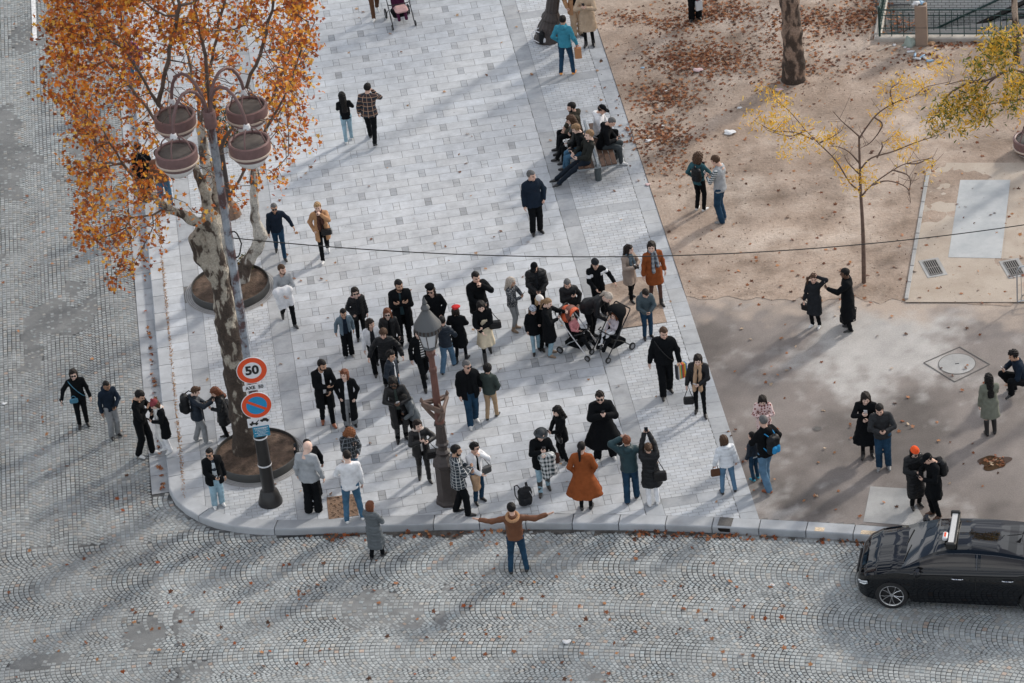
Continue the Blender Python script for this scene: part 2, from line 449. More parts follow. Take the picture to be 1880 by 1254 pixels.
# ---- kerb stones
def kerb_build():
    K = MB(); top, bot = .006, -.26
    i = 0; n = len(KI)
    while i < n - 1:
        v = wuv(*KI[i])[1]; u = wuv(*KI[i])[0]
        step = 1
        if i >= i5 and i < i5 + 9: step = 4
        e = min(i + step, n - 1)
        ins = [KI[k] for k in range(i, e + 1)]; outs = [KO[k] for k in range(i, e + 1)]
        # shrink ends for joints
        def shr(L):
            L = [np.array(q) for q in L]; d = L[1] - L[0]; L[0] = L[0] + d / np.linalg.norm(d) * .010
            d = L[-2] - L[-1]; L[-1] = L[-1] + d / np.linalg.norm(d) * .010; return L
        ins, outs = shr(ins), shr(outs); m_ = len(ins)
        V = []; k = random.uniform(.95, 1.05)
        for a, b in zip(ins, outs):
            d = (b - a); b2 = a + d * .93; bm = a + d * .985
            V += [(a[0], a[1], top - .03), (a[0], a[1], top), (b2[0], b2[1], top), (bm[0], bm[1], top - .012), (b[0], b[1], top - .035), (b[0] + d[0] * .03, b[1] + d[1] * .03, bot)]
        Fc = []
        for q in range(m_ - 1):
            for r in range(5): Fc.append((q * 6 + r, q * 6 + r + 1, q * 6 + 6 + r + 1, q * 6 + 6 + r))
        Fc.append(tuple(range(5, -1, -1))); Fc.append(tuple(range((m_ - 1) * 6, (m_ - 1) * 6 + 6)))
        K.col = grey(.38 if i < i5 else .37, .07); K.add(V, Fc)
        i = e
    o = K.build("kerb", mat("kerb_granite", rough=.75, bump=.25, bscale=60, var=.16, vscale=2.2, attr="tint"), cols=True)
    tag(o, kind="structure")
kerb_build()
# worn yellow paint on two kerb stones
yp = MB()
for px0, px1, py0, py1 in ((1497, 1514, 968, 971), (1582, 1616, 972, 976)):
    for r0, r1 in ((.0, .19),):
        a0 = ang_of(*at(px0, py0)[:2]); a1 = ang_of(*at(px1, py1)[:2]); R0 = RO + .02
        yp.poly([(*circ_pt(a0, R0), .0095), (*circ_pt(a0, R0 + .14), .0095), (*circ_pt(a1, R0 + .14), .0095), (*circ_pt(a1, R0), .0095)])
tag(yp.build("kerb_paint", mat("worn_yellow_paint", (.60, .48, .34), .8, var=.35, vscale=30)), kind="structure")

# gutter slabs along the left road edge
GV = MB()
v = 4.55
while v < 40:
    GV.col = grey(.35, .05)
    a = [uvw(-12.90, v + .006), uvw(-12.49, v + .006), uvw(-12.49, v + .729), uvw(-12.90, v + .729)]
    GV.poly([(q[0], q[1], ROADZ + .006) for q in a]); v += .735
tag(GV.build("gutter", mat("gutter_stone", rough=.7, bump=.2, bscale=70, var=.2, vscale=2.5, attr="tint"), cols=True), kind="structure")

# ---- cobbles
def cobble_field(name, stones, base_poly, base_mat, seedcol):
    """stones: list of (cx,cy,tx,ty,L,W) -> little domed blocks in one mesh"""
    S = np.array(stones); n = len(S)
    r = np.random.default_rng(11)
    t = S[:, 2:4]; nn = np.stack([-t[:, 1], t[:, 0]], 1)
    V = np.zeros((n, 8, 3), np.float32)
    h = S[:, 4:5] / 2; w_ = S[:, 5:6] / 2
    k = 0
    zt = ROADZ + r.normal(0, .0022, n)
    for ring, (sc, dz) in enumerate(((1.0, -.016), (.80, 0.0))):
        for i, (a, b) in enumerate(((-1, -1), (1, -1), (1, 1), (-1, 1))):
            jit = r.normal(0, .0035, (n, 2)) if ring == 0 else r.normal(0, .0025, (n, 2))
            p = S[:, :2] + t * h * a * sc + nn * w_ * b * sc + jit
            V[:, ring * 4 + i, :2] = p; V[:, ring * 4 + i, 2] = zt + dz
    idx = np.arange(n)[:, None, None] * 8
    fq = np.array([[0, 1, 5, 4], [1, 2, 6, 5], [2, 3, 7, 6], [3, 0, 4, 7], [4, 5, 6, 7]])[None]
    Fc = (idx + fq).reshape(-1, 4)
    g_ = r.normal(1, .115, n); c = np.stack([g_, g_, g_], 1) * seedcol
    hue = r.random(n)
    c *= (.965, 1.02, 1.02); c[hue < .12] *= (1.08, 1.0, .93); c[(hue > .12) & (hue < .2)] *= (.95, 1.0, 1.03); c[hue > .988] *= (1.2, .9, .75)
    c = np.clip(c, .05, .6)
    cols = np.repeat(c, 5, axis=0)
    return V.reshape(-1, 3), Fc, cols

def tarpatch(x, y):     # 1 where asphalt was spread over the stones
    u, v = wuv(x, y)
    t = vnoise(u + 40, v * .6 + 11, 2.1, 4)
    left = np.clip((-12.6 - u) / .8, 0, 1) * np.clip((v - 2.2) / .8, 0, 1)
    thr = .73 - .16 * left
    # the patches the photograph shows
    for (px, py, rx, ry) in PATCHES:
        c = PATCHC[(px, py)]
        dd = ((u - c[0]) / rx) ** 2 + ((v - c[1]) / ry) ** 2
        thr = thr - (.16 + .08 * (1 - left)) * np.exp(-dd)
    return t > thr
PATCHES = [(130, 600, .7, 1.0), (60, 660, .5, 1.5), (300, 545, .5, .5), (40, 380, .5, 2), (1750, 1180, 1.6, .7), (90, 1210, 1.4, .25), (1010, 1130, .9, .4), (1000, 1080, .5, .35), (330, 1000, 1.3, .3)]
PATCHC = {(a, b): wuv(*at(a, b, ROADZ)[:2]) for a, b, _, _ in PATCHES}
stones = []
COLW = 1.46
# circular road: segmental bows stacked along the road
half = COLW / 2
ring = 0
R_edge = RO - .06
st = .103
a_lo, a_hi = ang_of(*at(-160, 1000, ROADZ)[:2]) - .02, ang_of(*at(2050, 1000, ROADZ)[:2]) + .03
def add_bows(to_world, s_lo, s_hi, c_lo, ncol, step, accept, rad=1.02, colw=COLW, flip=1):
    """bows: circle arcs of radius rad spanning colw, stacked every step along s"""
    hw = colw / 2; th = math.asin(hw / rad)
    narc = int(round(2 * th * rad / .106))
    for c in range(ncol):
        cc = c_lo + (c + .5) * colw; ph = random.random() * step
        s = s_lo
        while s < s_hi:
            for k in range(narc):
                q = -th + (k + .5) * 2 * th / narc
                t_ = cc + rad * sin(q); ss = s + ph + flip * rad * (1 - cos(q))
                x, y = to_world(ss, t_)
                if not accept(x, y): continue
                x2, y2 = to_world(ss + flip * sin(q) * .01, t_ + cos(q) * .01)
                L = hypot(x2 - x, y2 - y); stones.append((x, y, (x2 - x) / L, (y2 - y) / L, 2 * th * rad / narc * .90, step * .91 * max(cos(q), .55)))
            s += step
def w_circ(s, t): R = RO - .07 - t; a = a_lo + s / 60.0; return CC[0] + R * sin(a), CC[1] + R * cos(a)
KOM = KO
def in_front(x, y):
    u, v = wuv(x, y)
    if u < -12.95:
        return v < SEAM(u)
    if u < -9.5:
        d = ((KO - (x, y)) ** 2).sum(1); i = int(d.argmin()); i2 = min(i + 1, len(KO) - 1)
        T = KO[i2] - KO[max(i - 1, 0)]; n_ = np.array([-T[1], T[0]]); n_ /= np.linalg.norm(n_)
        sd_ = (x - KO[i][0]) * n_[0] + (y - KO[i][1]) * n_[1]
        if v > 4.5 and u > -12.95: return False
        return sd_ < -.06
    return hypot(x - CC[0], y - CC[1]) < RO - .055
_s0 = wuv(*at(0, 1008, ROADZ)[:2]); _s1 = wuv(*at(300, 995, ROADZ)[:2])
def SEAM(u): return _s0[1] + (u - _s0[0]) * (_s1[1] - _s0[1]) / (_s1[0] - _s0[0])
add_bows(w_circ, -2, (a_hi - a_lo) * 60, -2.5, 9, .112, in_front, rad=.865)
def w_left(s, t): return uvw(-12.93 - t, s)
add_bows(w_left, 1.5, 33, 0.0, 4, .110, lambda x, y: wuv(x, y)[1] > SEAM(wuv(x, y)[0]) + .02 and wuv(x, y)[0] < -12.92 , rad=.80, colw=1.25, flip=-1)
S = np.array(stones)
tm = tarpatch(S[:, 0], S[:, 1]); _u = wuv(S[:, 0], S[:, 1])[0]; keep = ~tm | (np.random.default_rng(5).random(len(S)) < np.where(_u < -12.6, .25, .62) * (.5 + vnoise(S[:, 0], S[:, 1], .5, 2)))
S = S[keep]
cv, cf, cc_ = cobble_field("road", S, None, None, .345)
u_, v_ = wuv(S[:, 0], S[:, 1])
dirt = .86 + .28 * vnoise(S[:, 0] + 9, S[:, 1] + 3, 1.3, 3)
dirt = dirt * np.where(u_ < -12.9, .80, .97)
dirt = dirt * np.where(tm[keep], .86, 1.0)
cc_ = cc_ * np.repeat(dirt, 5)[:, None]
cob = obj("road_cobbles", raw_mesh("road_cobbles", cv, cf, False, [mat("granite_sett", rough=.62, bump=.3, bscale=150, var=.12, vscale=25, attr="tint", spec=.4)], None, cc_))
tag(cob, kind="structure")
# road bed: mortar and tar between the stones; dark open joints in places, filled ones in others
rb = MB()
NX, NY = 120, 110
xs = np.linspace(-22, 16, NX); ys = np.linspace(50, 100, NY)
gx, gy = np.meshgrid(xs, ys, indexing='ij')
tp = np.zeros_like(gx)
RBV = np.stack([gx, gy, np.full_like(gx, ROADZ - .009)], -1).reshape(-1, 3)
ii = np.arange(NX * NY).reshape(NX, NY)
RBF = np.stack([ii[:-1, :-1], ii[1:, :-1], ii[1:, 1:], ii[:-1, 1:]], -1)
_mx, _my = (gx[:-1, :-1] + gx[1:, 1:]) / 2, (gy[:-1, :-1] + gy[1:, 1:]) / 2
RBF = RBF[~((_mx > -2.5) & (_my > 76))]
road_bed_mat = ground_mat("road_joint", [(.38, (.036, .036, .037)), (.47, (.09, .092, .093)), (.55, (.23, .233, .23))], .75, bump=.2, bscale=60, fine=(60, .25))
rbo = obj("road", raw_mesh("road", RBV, RBF, False, [road_bed_mat])); tag(rbo, kind="structure")
# asphalt patches: thin irregular sheets over the stones
def patch_sheet():
    n = 420; V = []; Fc = []; idx = {}
    res = .07
    X0, Y0 = -18.0, 52.0; nx, ny = int(34 / res), int(50 / res)
    gx, gy = np.meshgrid(X0 + np.arange(nx + 1) * res, Y0 + np.arange(ny + 1) * res, indexing='ij')
    cx = gx[:-1, :-1] + res / 2; cy = gy[:-1, :-1] + res / 2
    ok = tarpatch(cx, cy)
    u, v = wuv(cx, cy)
    R = np.hypot(cx - CC[0], cy - CC[1])
    road = ((R < RO - .1) & (u > -12.4) & ((u > -9.8))) | (u < -12.95) | ((v < 2.0) & (u < -9.8) & (R < RO - .3))
    ok &= road
    I, Jj = np.nonzero(ok)
    vid = -np.ones((nx + 1, ny + 1), int)
    quads = [(I, Jj), (I + 1, Jj), (I + 1, Jj + 1), (I, Jj + 1)]
    for a, b in quads: vid[a, b] = 0
    A, B = np.nonzero(vid == 0); vid[A, B] = np.arange(len(A))
    r = np.random.default_rng(2)
    z = ROADZ - .0045 + .004 * (vnoise(gx[A, B], gy[A, B], .25, 2) - .5)
    V = np.stack([gx[A, B] + r.normal(0, .02, len(A)), gy[A, B] + r.normal(0, .02, len(A)), z], 1)
    Fc = np.stack([vid[a, b] for a, b in quads], 1)
    mi_ = (wuv(V[Fc[:, 0], 0], V[Fc[:, 0], 1])[0] < -12.6).astype(int)
    o = obj("road_patches", raw_mesh("road_patches", V, Fc, True, [ground_mat("old_asphalt", [(.35, (.16, .165, .165)), (.65, (.24, .245, .245))], 2.2, bump=.35, bscale=80, fine=(110, .22)), ground_mat("tar_fill", [(.35, (.12, .125, .127)), (.65, (.19, .195, .195))], 1.6, bump=.35, bscale=80, fine=(90, .3), stain=(7, (.26, .265, .26), .55, .75))], mi_))
    tag(o, kind="structure")
patch_sheet()
# dirt washed against the front kerb
_a = np.arange(a_lo, a_hi, .0012); _r = np.arange(RO - .55, RO - .01, .05)
ga, gr = np.meshgrid(_a, _r, indexing='ij'); gx, gy = CC[0] + gr * np.sin(ga), CC[1] + gr * np.cos(ga)
_c = ((gx[:-1, :-1] + gx[1:, 1:]) / 2, (gy[:-1, :-1] + gy[1:, 1:]) / 2)
ok = (vnoise(_c[0], _c[1], .55, 5) > .36 + (RO - gr[:-1, :-1]) * 1.1) & (wuv(*_c)[0] > -9.4)
ii = np.arange(gx.size).reshape(gx.shape); Fc = np.stack([ii[:-1, :-1], ii[:-1, 1:], ii[1:, 1:], ii[1:, :-1]], -1)[ok]
tag(obj("gutter_dirt", raw_mesh("gutter_dirt", np.stack([gx, gy, np.full_like(gx, ROADZ + .006)], -1).reshape(-1, 3), Fc, False, [ground_mat("wet_dirt", [(.35, (.035, .032, .030)), (.65, (.12, .108, .098))], 6, rough=.7, bump=.5, bscale=50)])), kind="structure")
# white lane line far up the left avenue
ln = MB()
l0 = wuv(*at(62, 20, ROADZ)[:2]); l1 = wuv(*at(70, 75, ROADZ)[:2])
for v0, v1 in ((l1[1], l1[1] + 3.0),):
    ln.poly([(*uvw(l0[0] - .06, v0), ROADZ + .010), (*uvw(l0[0] + .06, v0), ROADZ + .010), (*uvw(l0[0] + .06, v1), ROADZ + .010), (*uvw(l0[0] - .06, v1), ROADZ + .010)])
tag(ln.build("lane_line", mat("worn_white_paint", (.62, .62, .62), .8, var=.3, vscale=18)), kind="structure")

# ---- sanded square and tarmac to the right of the paving
def sheet(name, poly, z, material, res=None):
    m_ = MB(); m_.poly([(p[0], p[1], z) for p in poly]); o = m_.build(name, material); tag(o, kind="structure"); return o
sand_mat = ground_mat("sand", [(.30, (.25, .187, .143)), (.48, (.375, .295, .238)), (.70, (.51, .43, .365))], .42, bump=.5, bscale=14, stain=(.7, (.24, .175, .13), .46, .74), fine=(55, .16))
T0 = uvw(0.004, 9.15); TR = at(2300, 566)[:2]
sand_poly = [uvw(.004, 9.15), (TR[0], TR[1]), (40, 66), (40, 115), uvw(.004, 45)]
soil(sand_mat, False); soil(sand_mat, False)
# gently uneven sand with a real surface
def sand_sheet():
    n = 0; res = .16
    us = np.arange(0.004, 16.5, res); vs = np.arange(-1, 36, res)
    V = []; 
    gu, gv = np.meshgrid(us, vs, indexing='ij')
    ed = wuv(*TR); lo = 9.15 + (gu) * (ed[1] - 9.15) / ed[0] + .5 * (vnoise(gu * 3, gu * 0 + 4, .5, 4) - .5)
    gv2 = lo + (gv + 1) / 37 * (36 - lo)
    x, y = uvw(gu, gv2)
    h = .03 * (vnoise(x, y, 2.3, 3) - .5) + .012 * (vnoise(x + 50, y, .35, 2) - .5)
    h *= np.clip(gu / .6, 0, 1) * np.clip((gv2 - lo) / .6, 0, 1)
    ok = np.ones_like(gu, bool)
    V = np.stack([x, y, h + .003 + .012 * np.clip((gv2 - lo) / .6, 0, 1)], -1).reshape(-1, 3)
    ii = np.arange(gu.size).reshape(gu.shape)
    Fc = np.stack([ii[:-1, :-1], ii[1:, :-1], ii[1:, 1:], ii[:-1, 1:]], -1)
    # leave the stairwell open
    cx = (x[:-1, :-1] + x[1:, 1:]) / 2; cy = (y[:-1, :-1] + y[1:, 1:]) / 2
    fx, fy = wuv(cx, cy)
    k = ~((cx > 10.55) & (cy > STAIR_Y(cx)))
    Fc = Fc[k]
    o = obj("sand", raw_mesh("sand", V, Fc, True, [sand_mat])); tag(o, kind="structure")
_fa, _fb = at(1612, 74), at(1880, 74)
def STAIR_Y(x): return _fa[1] + (x - _fa[0]) * (_fb[1] - _fa[1]) / (_fb[0] - _fa[0]) + .12
sand_sheet()
# sand that filled the hole in the paving
sp = [uvw(-1.93, 8.25), uvw(-.62, 8.2), uvw(-.60, 10.3), uvw(-1.0, 10.35), uvw(-1.93, 10.2)]
sheet("sand_patch", sp, .003, sand_mat)
tar_mat = ground_mat("tarmac", [(.33, (.15, .125, .110)), (.5, (.215, .185, .168)), (.68, (.31, .28, .26))], 0.55, rough=.72, bump=.25, bscale=45, stain=(.42, (.40, .395, .39), .50, .66), fine=(70, .10))
arc = [circ_pt(a, RI + .002) for a in np.arange(ang_of(*uvw(0.004, .02)), ang_of(*uvw(0, 0)) + .36, .01)]
tp_ = [uvw(0.004, 9.75)] + arc + [(TR[0] + 1, TR[1] + .6)]
def tri_sheet(name, ctr, pts, z, material):
    m_ = MB(); V = [(ctr[0], ctr[1], z)] + [(p[0], p[1], z) for p in pts]
    m_.add(V, [(0, i + 1, (i + 1) % len(pts) + 1) for i in range(len(pts))]); o = m_.build(name, material); tag(o, kind="structure"); return o
tx, ty = np.meshgrid(np.arange(4.2, 17, .075), np.arange(55, 73, .075), indexing='ij')
_u, _v = wuv(tx, ty); _top = 9.15 + _u * (wuv(*TR)[1] - 9.15) / wuv(*TR)[0]
ok = ((_u > -.12) & (np.hypot(tx - CC[0], ty - CC[1]) > RI - .02) & (_v < _top + .55))[:-1, :-1]
mx_, my_ = tx, ty
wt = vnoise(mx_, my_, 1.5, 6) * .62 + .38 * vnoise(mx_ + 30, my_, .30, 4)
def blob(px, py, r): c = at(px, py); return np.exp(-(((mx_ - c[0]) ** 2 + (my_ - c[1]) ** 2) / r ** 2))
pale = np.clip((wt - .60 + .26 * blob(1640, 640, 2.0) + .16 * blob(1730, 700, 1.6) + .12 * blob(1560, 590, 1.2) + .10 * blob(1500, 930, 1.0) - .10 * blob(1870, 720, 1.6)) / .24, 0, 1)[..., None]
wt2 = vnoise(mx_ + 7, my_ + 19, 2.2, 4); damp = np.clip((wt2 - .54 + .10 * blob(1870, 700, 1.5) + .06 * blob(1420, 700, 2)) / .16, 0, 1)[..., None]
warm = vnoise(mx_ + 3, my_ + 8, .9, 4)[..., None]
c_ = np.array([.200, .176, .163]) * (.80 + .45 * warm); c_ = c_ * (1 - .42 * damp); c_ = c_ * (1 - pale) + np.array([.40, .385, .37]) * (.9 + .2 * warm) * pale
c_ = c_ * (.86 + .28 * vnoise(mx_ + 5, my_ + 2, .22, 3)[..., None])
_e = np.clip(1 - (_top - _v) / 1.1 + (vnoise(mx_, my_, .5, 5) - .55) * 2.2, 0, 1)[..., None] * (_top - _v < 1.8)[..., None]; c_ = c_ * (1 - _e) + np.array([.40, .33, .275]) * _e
ii = np.arange(tx.size).reshape(tx.shape); Fc = np.stack([ii[:-1, :-1], ii[1:, :-1], ii[1:, 1:], ii[:-1, 1:]], -1)[ok]
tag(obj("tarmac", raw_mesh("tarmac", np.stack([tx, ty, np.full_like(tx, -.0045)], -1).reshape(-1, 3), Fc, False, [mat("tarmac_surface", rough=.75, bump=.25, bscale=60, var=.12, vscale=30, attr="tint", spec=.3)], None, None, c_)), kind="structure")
# light concrete pads on the tarmac and beyond
conc = ground_mat("pale_concrete", [(.35, (.29, .29, .285)), (.65, (.40, .40, .395))], 1.1, bump=.2, bscale=60, stain=(1.4, (.20, .19, .18), .60, .8), fine=(90, .07))
def pxpoly(name, pts, z, material):
    return sheet(name, [at(a, b)[:2] for a, b in pts], z, material)
pxpoly("concrete_pad", [(1598, 893), (1664, 897), (1700, 958), (1760, 972), (1585, 958)], .0025, conc)
plate = ground_mat("zinc_plate", [(.4, (.36, .38, .39)), (.6, (.44, .455, .46))], 1.5, rough=.5, bump=.1, bscale=90)
pad2 = ground_mat("sandy_concrete", [(.35, (.36, .30, .245)), (.6, (.44, .38, .32))], .9, bump=.2, bscale=50, fine=(70, .1))
pxpoly("sandy_slab", [(1705, 300), (1905, 300), (1905, 556), (1662, 556)], .0225, pad2)
pxpoly("metal_cover", [(1763, 332), (1855, 332), (1838, 476), (1741, 474)], .0275, plate)
pxpoly("side_slab", [(1855, 330), (1873, 330), (1862, 478), (1842, 476)], .0275, pad2)
# stone edging of the sandy slab
ed = MB()
e0, e1 = at(1704, 318), at(1664, 552)
for k in range(8):
    a = e0 + (e1 - e0) * (k + .02) / 8; b = e0 + (e1 - e0) * (k + .98) / 8
    c = (a + b) / 2; ed.box((c[0], c[1], .03), (np.linalg.norm(b - a) / 2, .045, .03), rz=atan2(b[1] - a[1], b[0] - a[0]), bev=.008)
tag(ed.build("edging_stones", conc), kind="structure")
# ================================================================== IMPLICIT SURFACES (bodies, clothes)
def grid(lo, hi, c):
    lo = np.array(lo, np.float32); n = [int(math.ceil((hi[i] - lo[i]) / c)) + 1 for i in range(3)]
    X = np.stack(np.meshgrid(*[lo[i] + c * np.arange(n[i], dtype=np.float32) for i in range(3)], indexing='ij'), -1)
    return X
def snet(P, D, c):
    """surface nets: points P (nx,ny,nz,3), distances D"""
    D = D.astype(np.float32).copy()
    D[0], D[-1] = np.maximum(D[0], 1e-3), np.maximum(D[-1], 1e-3)
    D[:, 0], D[:, -1] = np.maximum(D[:, 0], 1e-3), np.maximum(D[:, -1], 1e-3)
    D[:, :, 0], D[:, :, -1] = np.maximum(D[:, :, 0], 1e-3), np.maximum(D[:, :, -1], 1e-3)
    nx, ny, nz = D.shape; ins = D < 0
    acc = np.zeros((nx - 1, ny - 1, nz - 1, 3), np.float32); cnt = np.zeros((nx - 1, ny - 1, nz - 1), np.float32)
    sl_ = lambda o, n: slice(o, n - 1 + o)
    for ax in range(3):
        for a in (0, 1):
            for b in (0, 1):
                o0 = [0, 0, 0]; oth = [i for i in range(3) if i != ax]; o0[oth[0]] = a; o0[oth[1]] = b
                o1 = list(o0); o1[ax] = 1
                d0 = D[sl_(o0[0], nx), sl_(o0[1], ny), sl_(o0[2], nz)]; d1 = D[sl_(o1[0], nx), sl_(o1[1], ny), sl_(o1[2], nz)]
                m_ = (d0 < 0) != (d1 < 0)
                den = np.where(m_, d0 - d1, 1); t = np.where(m_, d0 / den, 0)
                for k in range(3):
                    acc[..., k] += np.where(m_, (t if k == ax else o0[k]), 0)
                cnt += m_
    act = cnt > 0; vid = -np.ones(act.shape, np.int64); n = int(act.sum()); vid[act] = np.arange(n)
    I = np.argwhere(act)
    V = P[0, 0, 0] + c * (I + acc[act] / cnt[act][:, None])
    Fs = []
    for ax in range(3):
        u, v = [(1, 2), (2, 0), (0, 1)][ax]
        sh = [nx, ny, nz]
        s0 = [slice(1, q - 1) for q in sh]; s1 = list(s0); s0[ax] = slice(0, sh[ax] - 1); s1[ax] = slice(1, sh[ax])
        a_, b_ = ins[tuple(s0)], ins[tuple(s1)]
        E_ = np.argwhere(a_ != b_)
        if not len(E_): continue
        fl = a_[tuple(E_.T)]
        E_ = E_ + [0 if k == ax else 1 for k in range(3)]
        q = []
        for du, dv in ((-1, -1), (0, -1), (0, 0), (-1, 0)):
            e = E_.copy(); e[:, u] += du; e[:, v] += dv; q.append(vid[tuple(e.T)])
        q = np.stack(q, 1); q[~fl] = q[~fl][:, ::-1]
        Fs.append(q)
    Fc = np.concatenate(Fs) if Fs else np.zeros((0, 4), int)
    Fc = Fc[(Fc >= 0).all(1)]
    return V.astype(np.float32), Fc.astype(np.int32)
def cap(P, a, b, ra, rb=None, sy=1.0):
    rb = ra if rb is None else rb
    a = np.array(a, np.float32); b = np.array(b, np.float32); k = np.array([1, sy, 1], np.float32)
    pa = (P - a) * k; ba = (b - a) * k; L = float((ba * ba).sum())
    h = np.clip((pa @ ba) / (L + 1e-9), 0, 1)
    return np.sqrt(((pa - h[..., None] * ba) ** 2).sum(-1)) - (ra + (rb - ra) * h)
def ell(P, c, r):
    q = (P - np.array(c, np.float32)) / np.array(r, np.float32); l = np.sqrt((q ** 2).sum(-1)); return (l - 1) * min(r)
def smin(a, b, k=.03):
    h = np.clip(.5 + .5 * (b - a) / k, 0, 1); return b + (a - b) * h - k * h * (1 - h)
def smax(a, b, k=.02): return -smin(-a, -b, k)
def U(*ds, k=.03):
    d = ds[0]
    for e in ds[1:]: d = smin(d, e, k)
    return d
def ringd(P, c, R, r, n=(0, 0, 1), sy=1.0):
    q = P - np.array(c, np.float32); n = np.array(n, np.float32); n = n / np.linalg.norm(n); z = q @ n
    xy = q - z[..., None] * n; xy = xy * np.array([1, sy, 1], np.float32)
    return np.sqrt((np.sqrt((xy ** 2).sum(-1)) - R) ** 2 + z ** 2) - r

# ---- head prototype (origin: centre of the skull; face looks along +Y; z up), units m for a 1.75 m adult
def make_head():
    c = .0062; P = grid((-.11, -.13, -.24), (.11, .14, .14), c)
    d = ell(P, (0, -.012, .028), (.076, .094, .088))
    d = U(d, ell(P, (0, .022, -.02), (.062, .068, .088)), k=.03)
    d = U(d, cap(P, (-.035, .035, -.062), (.035, .035, -.062), .034), k=.03)     # jaw
    d = U(d, ell(P, (0, .072, -.095), (.022, .018, .018)), k=.025)               # chin
    d = U(d, cap(P, (0, .088, .018), (0, .108, -.022), .007, .013), k=.014)        # nose
    d = U(d, cap(P, (-.012, .098, -.026), (.012, .098, -.026), .009), k=.012)
    d = U(d, cap(P, (-.032, .074, .03), (.032, .074, .03), .013), k=.018)        # brow
    for s in (-1, 1):
        d = smax(d, -(ell(P, (s * .031, .098, .007), (.018, .016, .012))), .012)  # eye sockets
        d = U(d, ell(P, (s * .077, -.008, -.005), (.010, .019, .032)), k=.008)     # ears
        d = U(d, ell(P, (s * .038, .062, -.03), (.022, .022, .02)), k=.02)
    d = U(d, cap(P, (-.014, .087, -.056), (.014, .087, -.056), .0085), k=.008)     # lips
    d = smax(d, -cap(P, (-.019, .100, -.056), (.019, .100, -.056), .0035), .004)
    d = U(d, cap(P, (0, -.015, -.06), (0, -.03, -.235), .052, .062), k=.03)        # neck
    V, F = snet(P, d, c)
    # material by place: 0 skin, 1 lips, 2 eyes, 3 brows
    ctr = V[F].mean(1); mi = np.zeros(len(F), int)
    mi[(abs(ctr[:, 0]) < .021) & (abs(ctr[:, 2] + .056) < .009) & (ctr[:, 1] > .082)] = 1
    for s in (-1, 1):
        mi[(abs(ctr[:, 0] - s * .031) < .015) & (abs(ctr[:, 2] - .006) < .0065) & (ctr[:, 1] > .06)] = 2
        mi[(abs(ctr[:, 0] - s * .033) < .020) & (abs(ctr[:, 2] - .030 + .15 * (abs(ctr[:, 0]) - .033)) < .0055) & (ctr[:, 1] > .06)] = 3
    return V, F, mi
# ---- hand prototypes: wrist at origin, fingers along -Z, palm faces -X for the right hand's mirror; thumb towards +Y
def make_hand(kind):
    c = .0046; P = grid((-.075, -.08, -.215), (.06, .08, .06), c)
    d = U(cap(P, (0, 0, .045), (0, 0, -.005), .027, .024, 1), cap(P, (0, -.020, -.035), (0, -.026, -.085), .016, .014), cap(P, (0, 0, -.035), (0, 0, -.09), .016, .014), cap(P, (0, .020, -.035), (0, .026, -.085), .016, .014), k=.016)
    lens = [(-.031, .062), (-.0105, .074), (.0105, .080), (.031, .072)]
    bend = {'relaxed': (.35, .5, .35), 'grip': (.9, 1.15, .7), 'flat': (.05, .08, .05), 'fist': (1.35, 1.5, .9)}[kind]
    for i, (y, L) in enumerate(lens):
        a = 0; p = np.array([0, y * .95, -.092]); seg = (L * .45, L * .32, L * .23); rr = (.0098, .0088, .0080, .0068)
        for j in range(3):
            a += bend[j] * (1 + .12 * (1.5 - i) * (1 if kind == 'relaxed' else .3)); q = p + seg[j] * np.array([-sin(a), y * .9 * (.35 if kind == 'flat' else .1), -cos(a)])
            d = smin(d, cap(P, p, q, rr[j], rr[j + 1]), .005); p = q
    t0 = np.array([-.004, .022, -.022])
    t1 = t0 + ((-.018, .030, -.028) if kind != 'flat' else (-.006, .036, -.026)); t2 = t1 + ((-.022, .012, -.030) if kind in ('grip', 'fist') else (-.006, .012, -.03))
    d = U(d, cap(P, t0, t1, .014, .0115), cap(P, t1, t2, .011, .0085), k=.008)
    return snet(P, d, c)
HEAD = make_head(); HANDS = {k: make_hand(k) for k in ('relaxed', 'grip', 'flat', 'fist')}

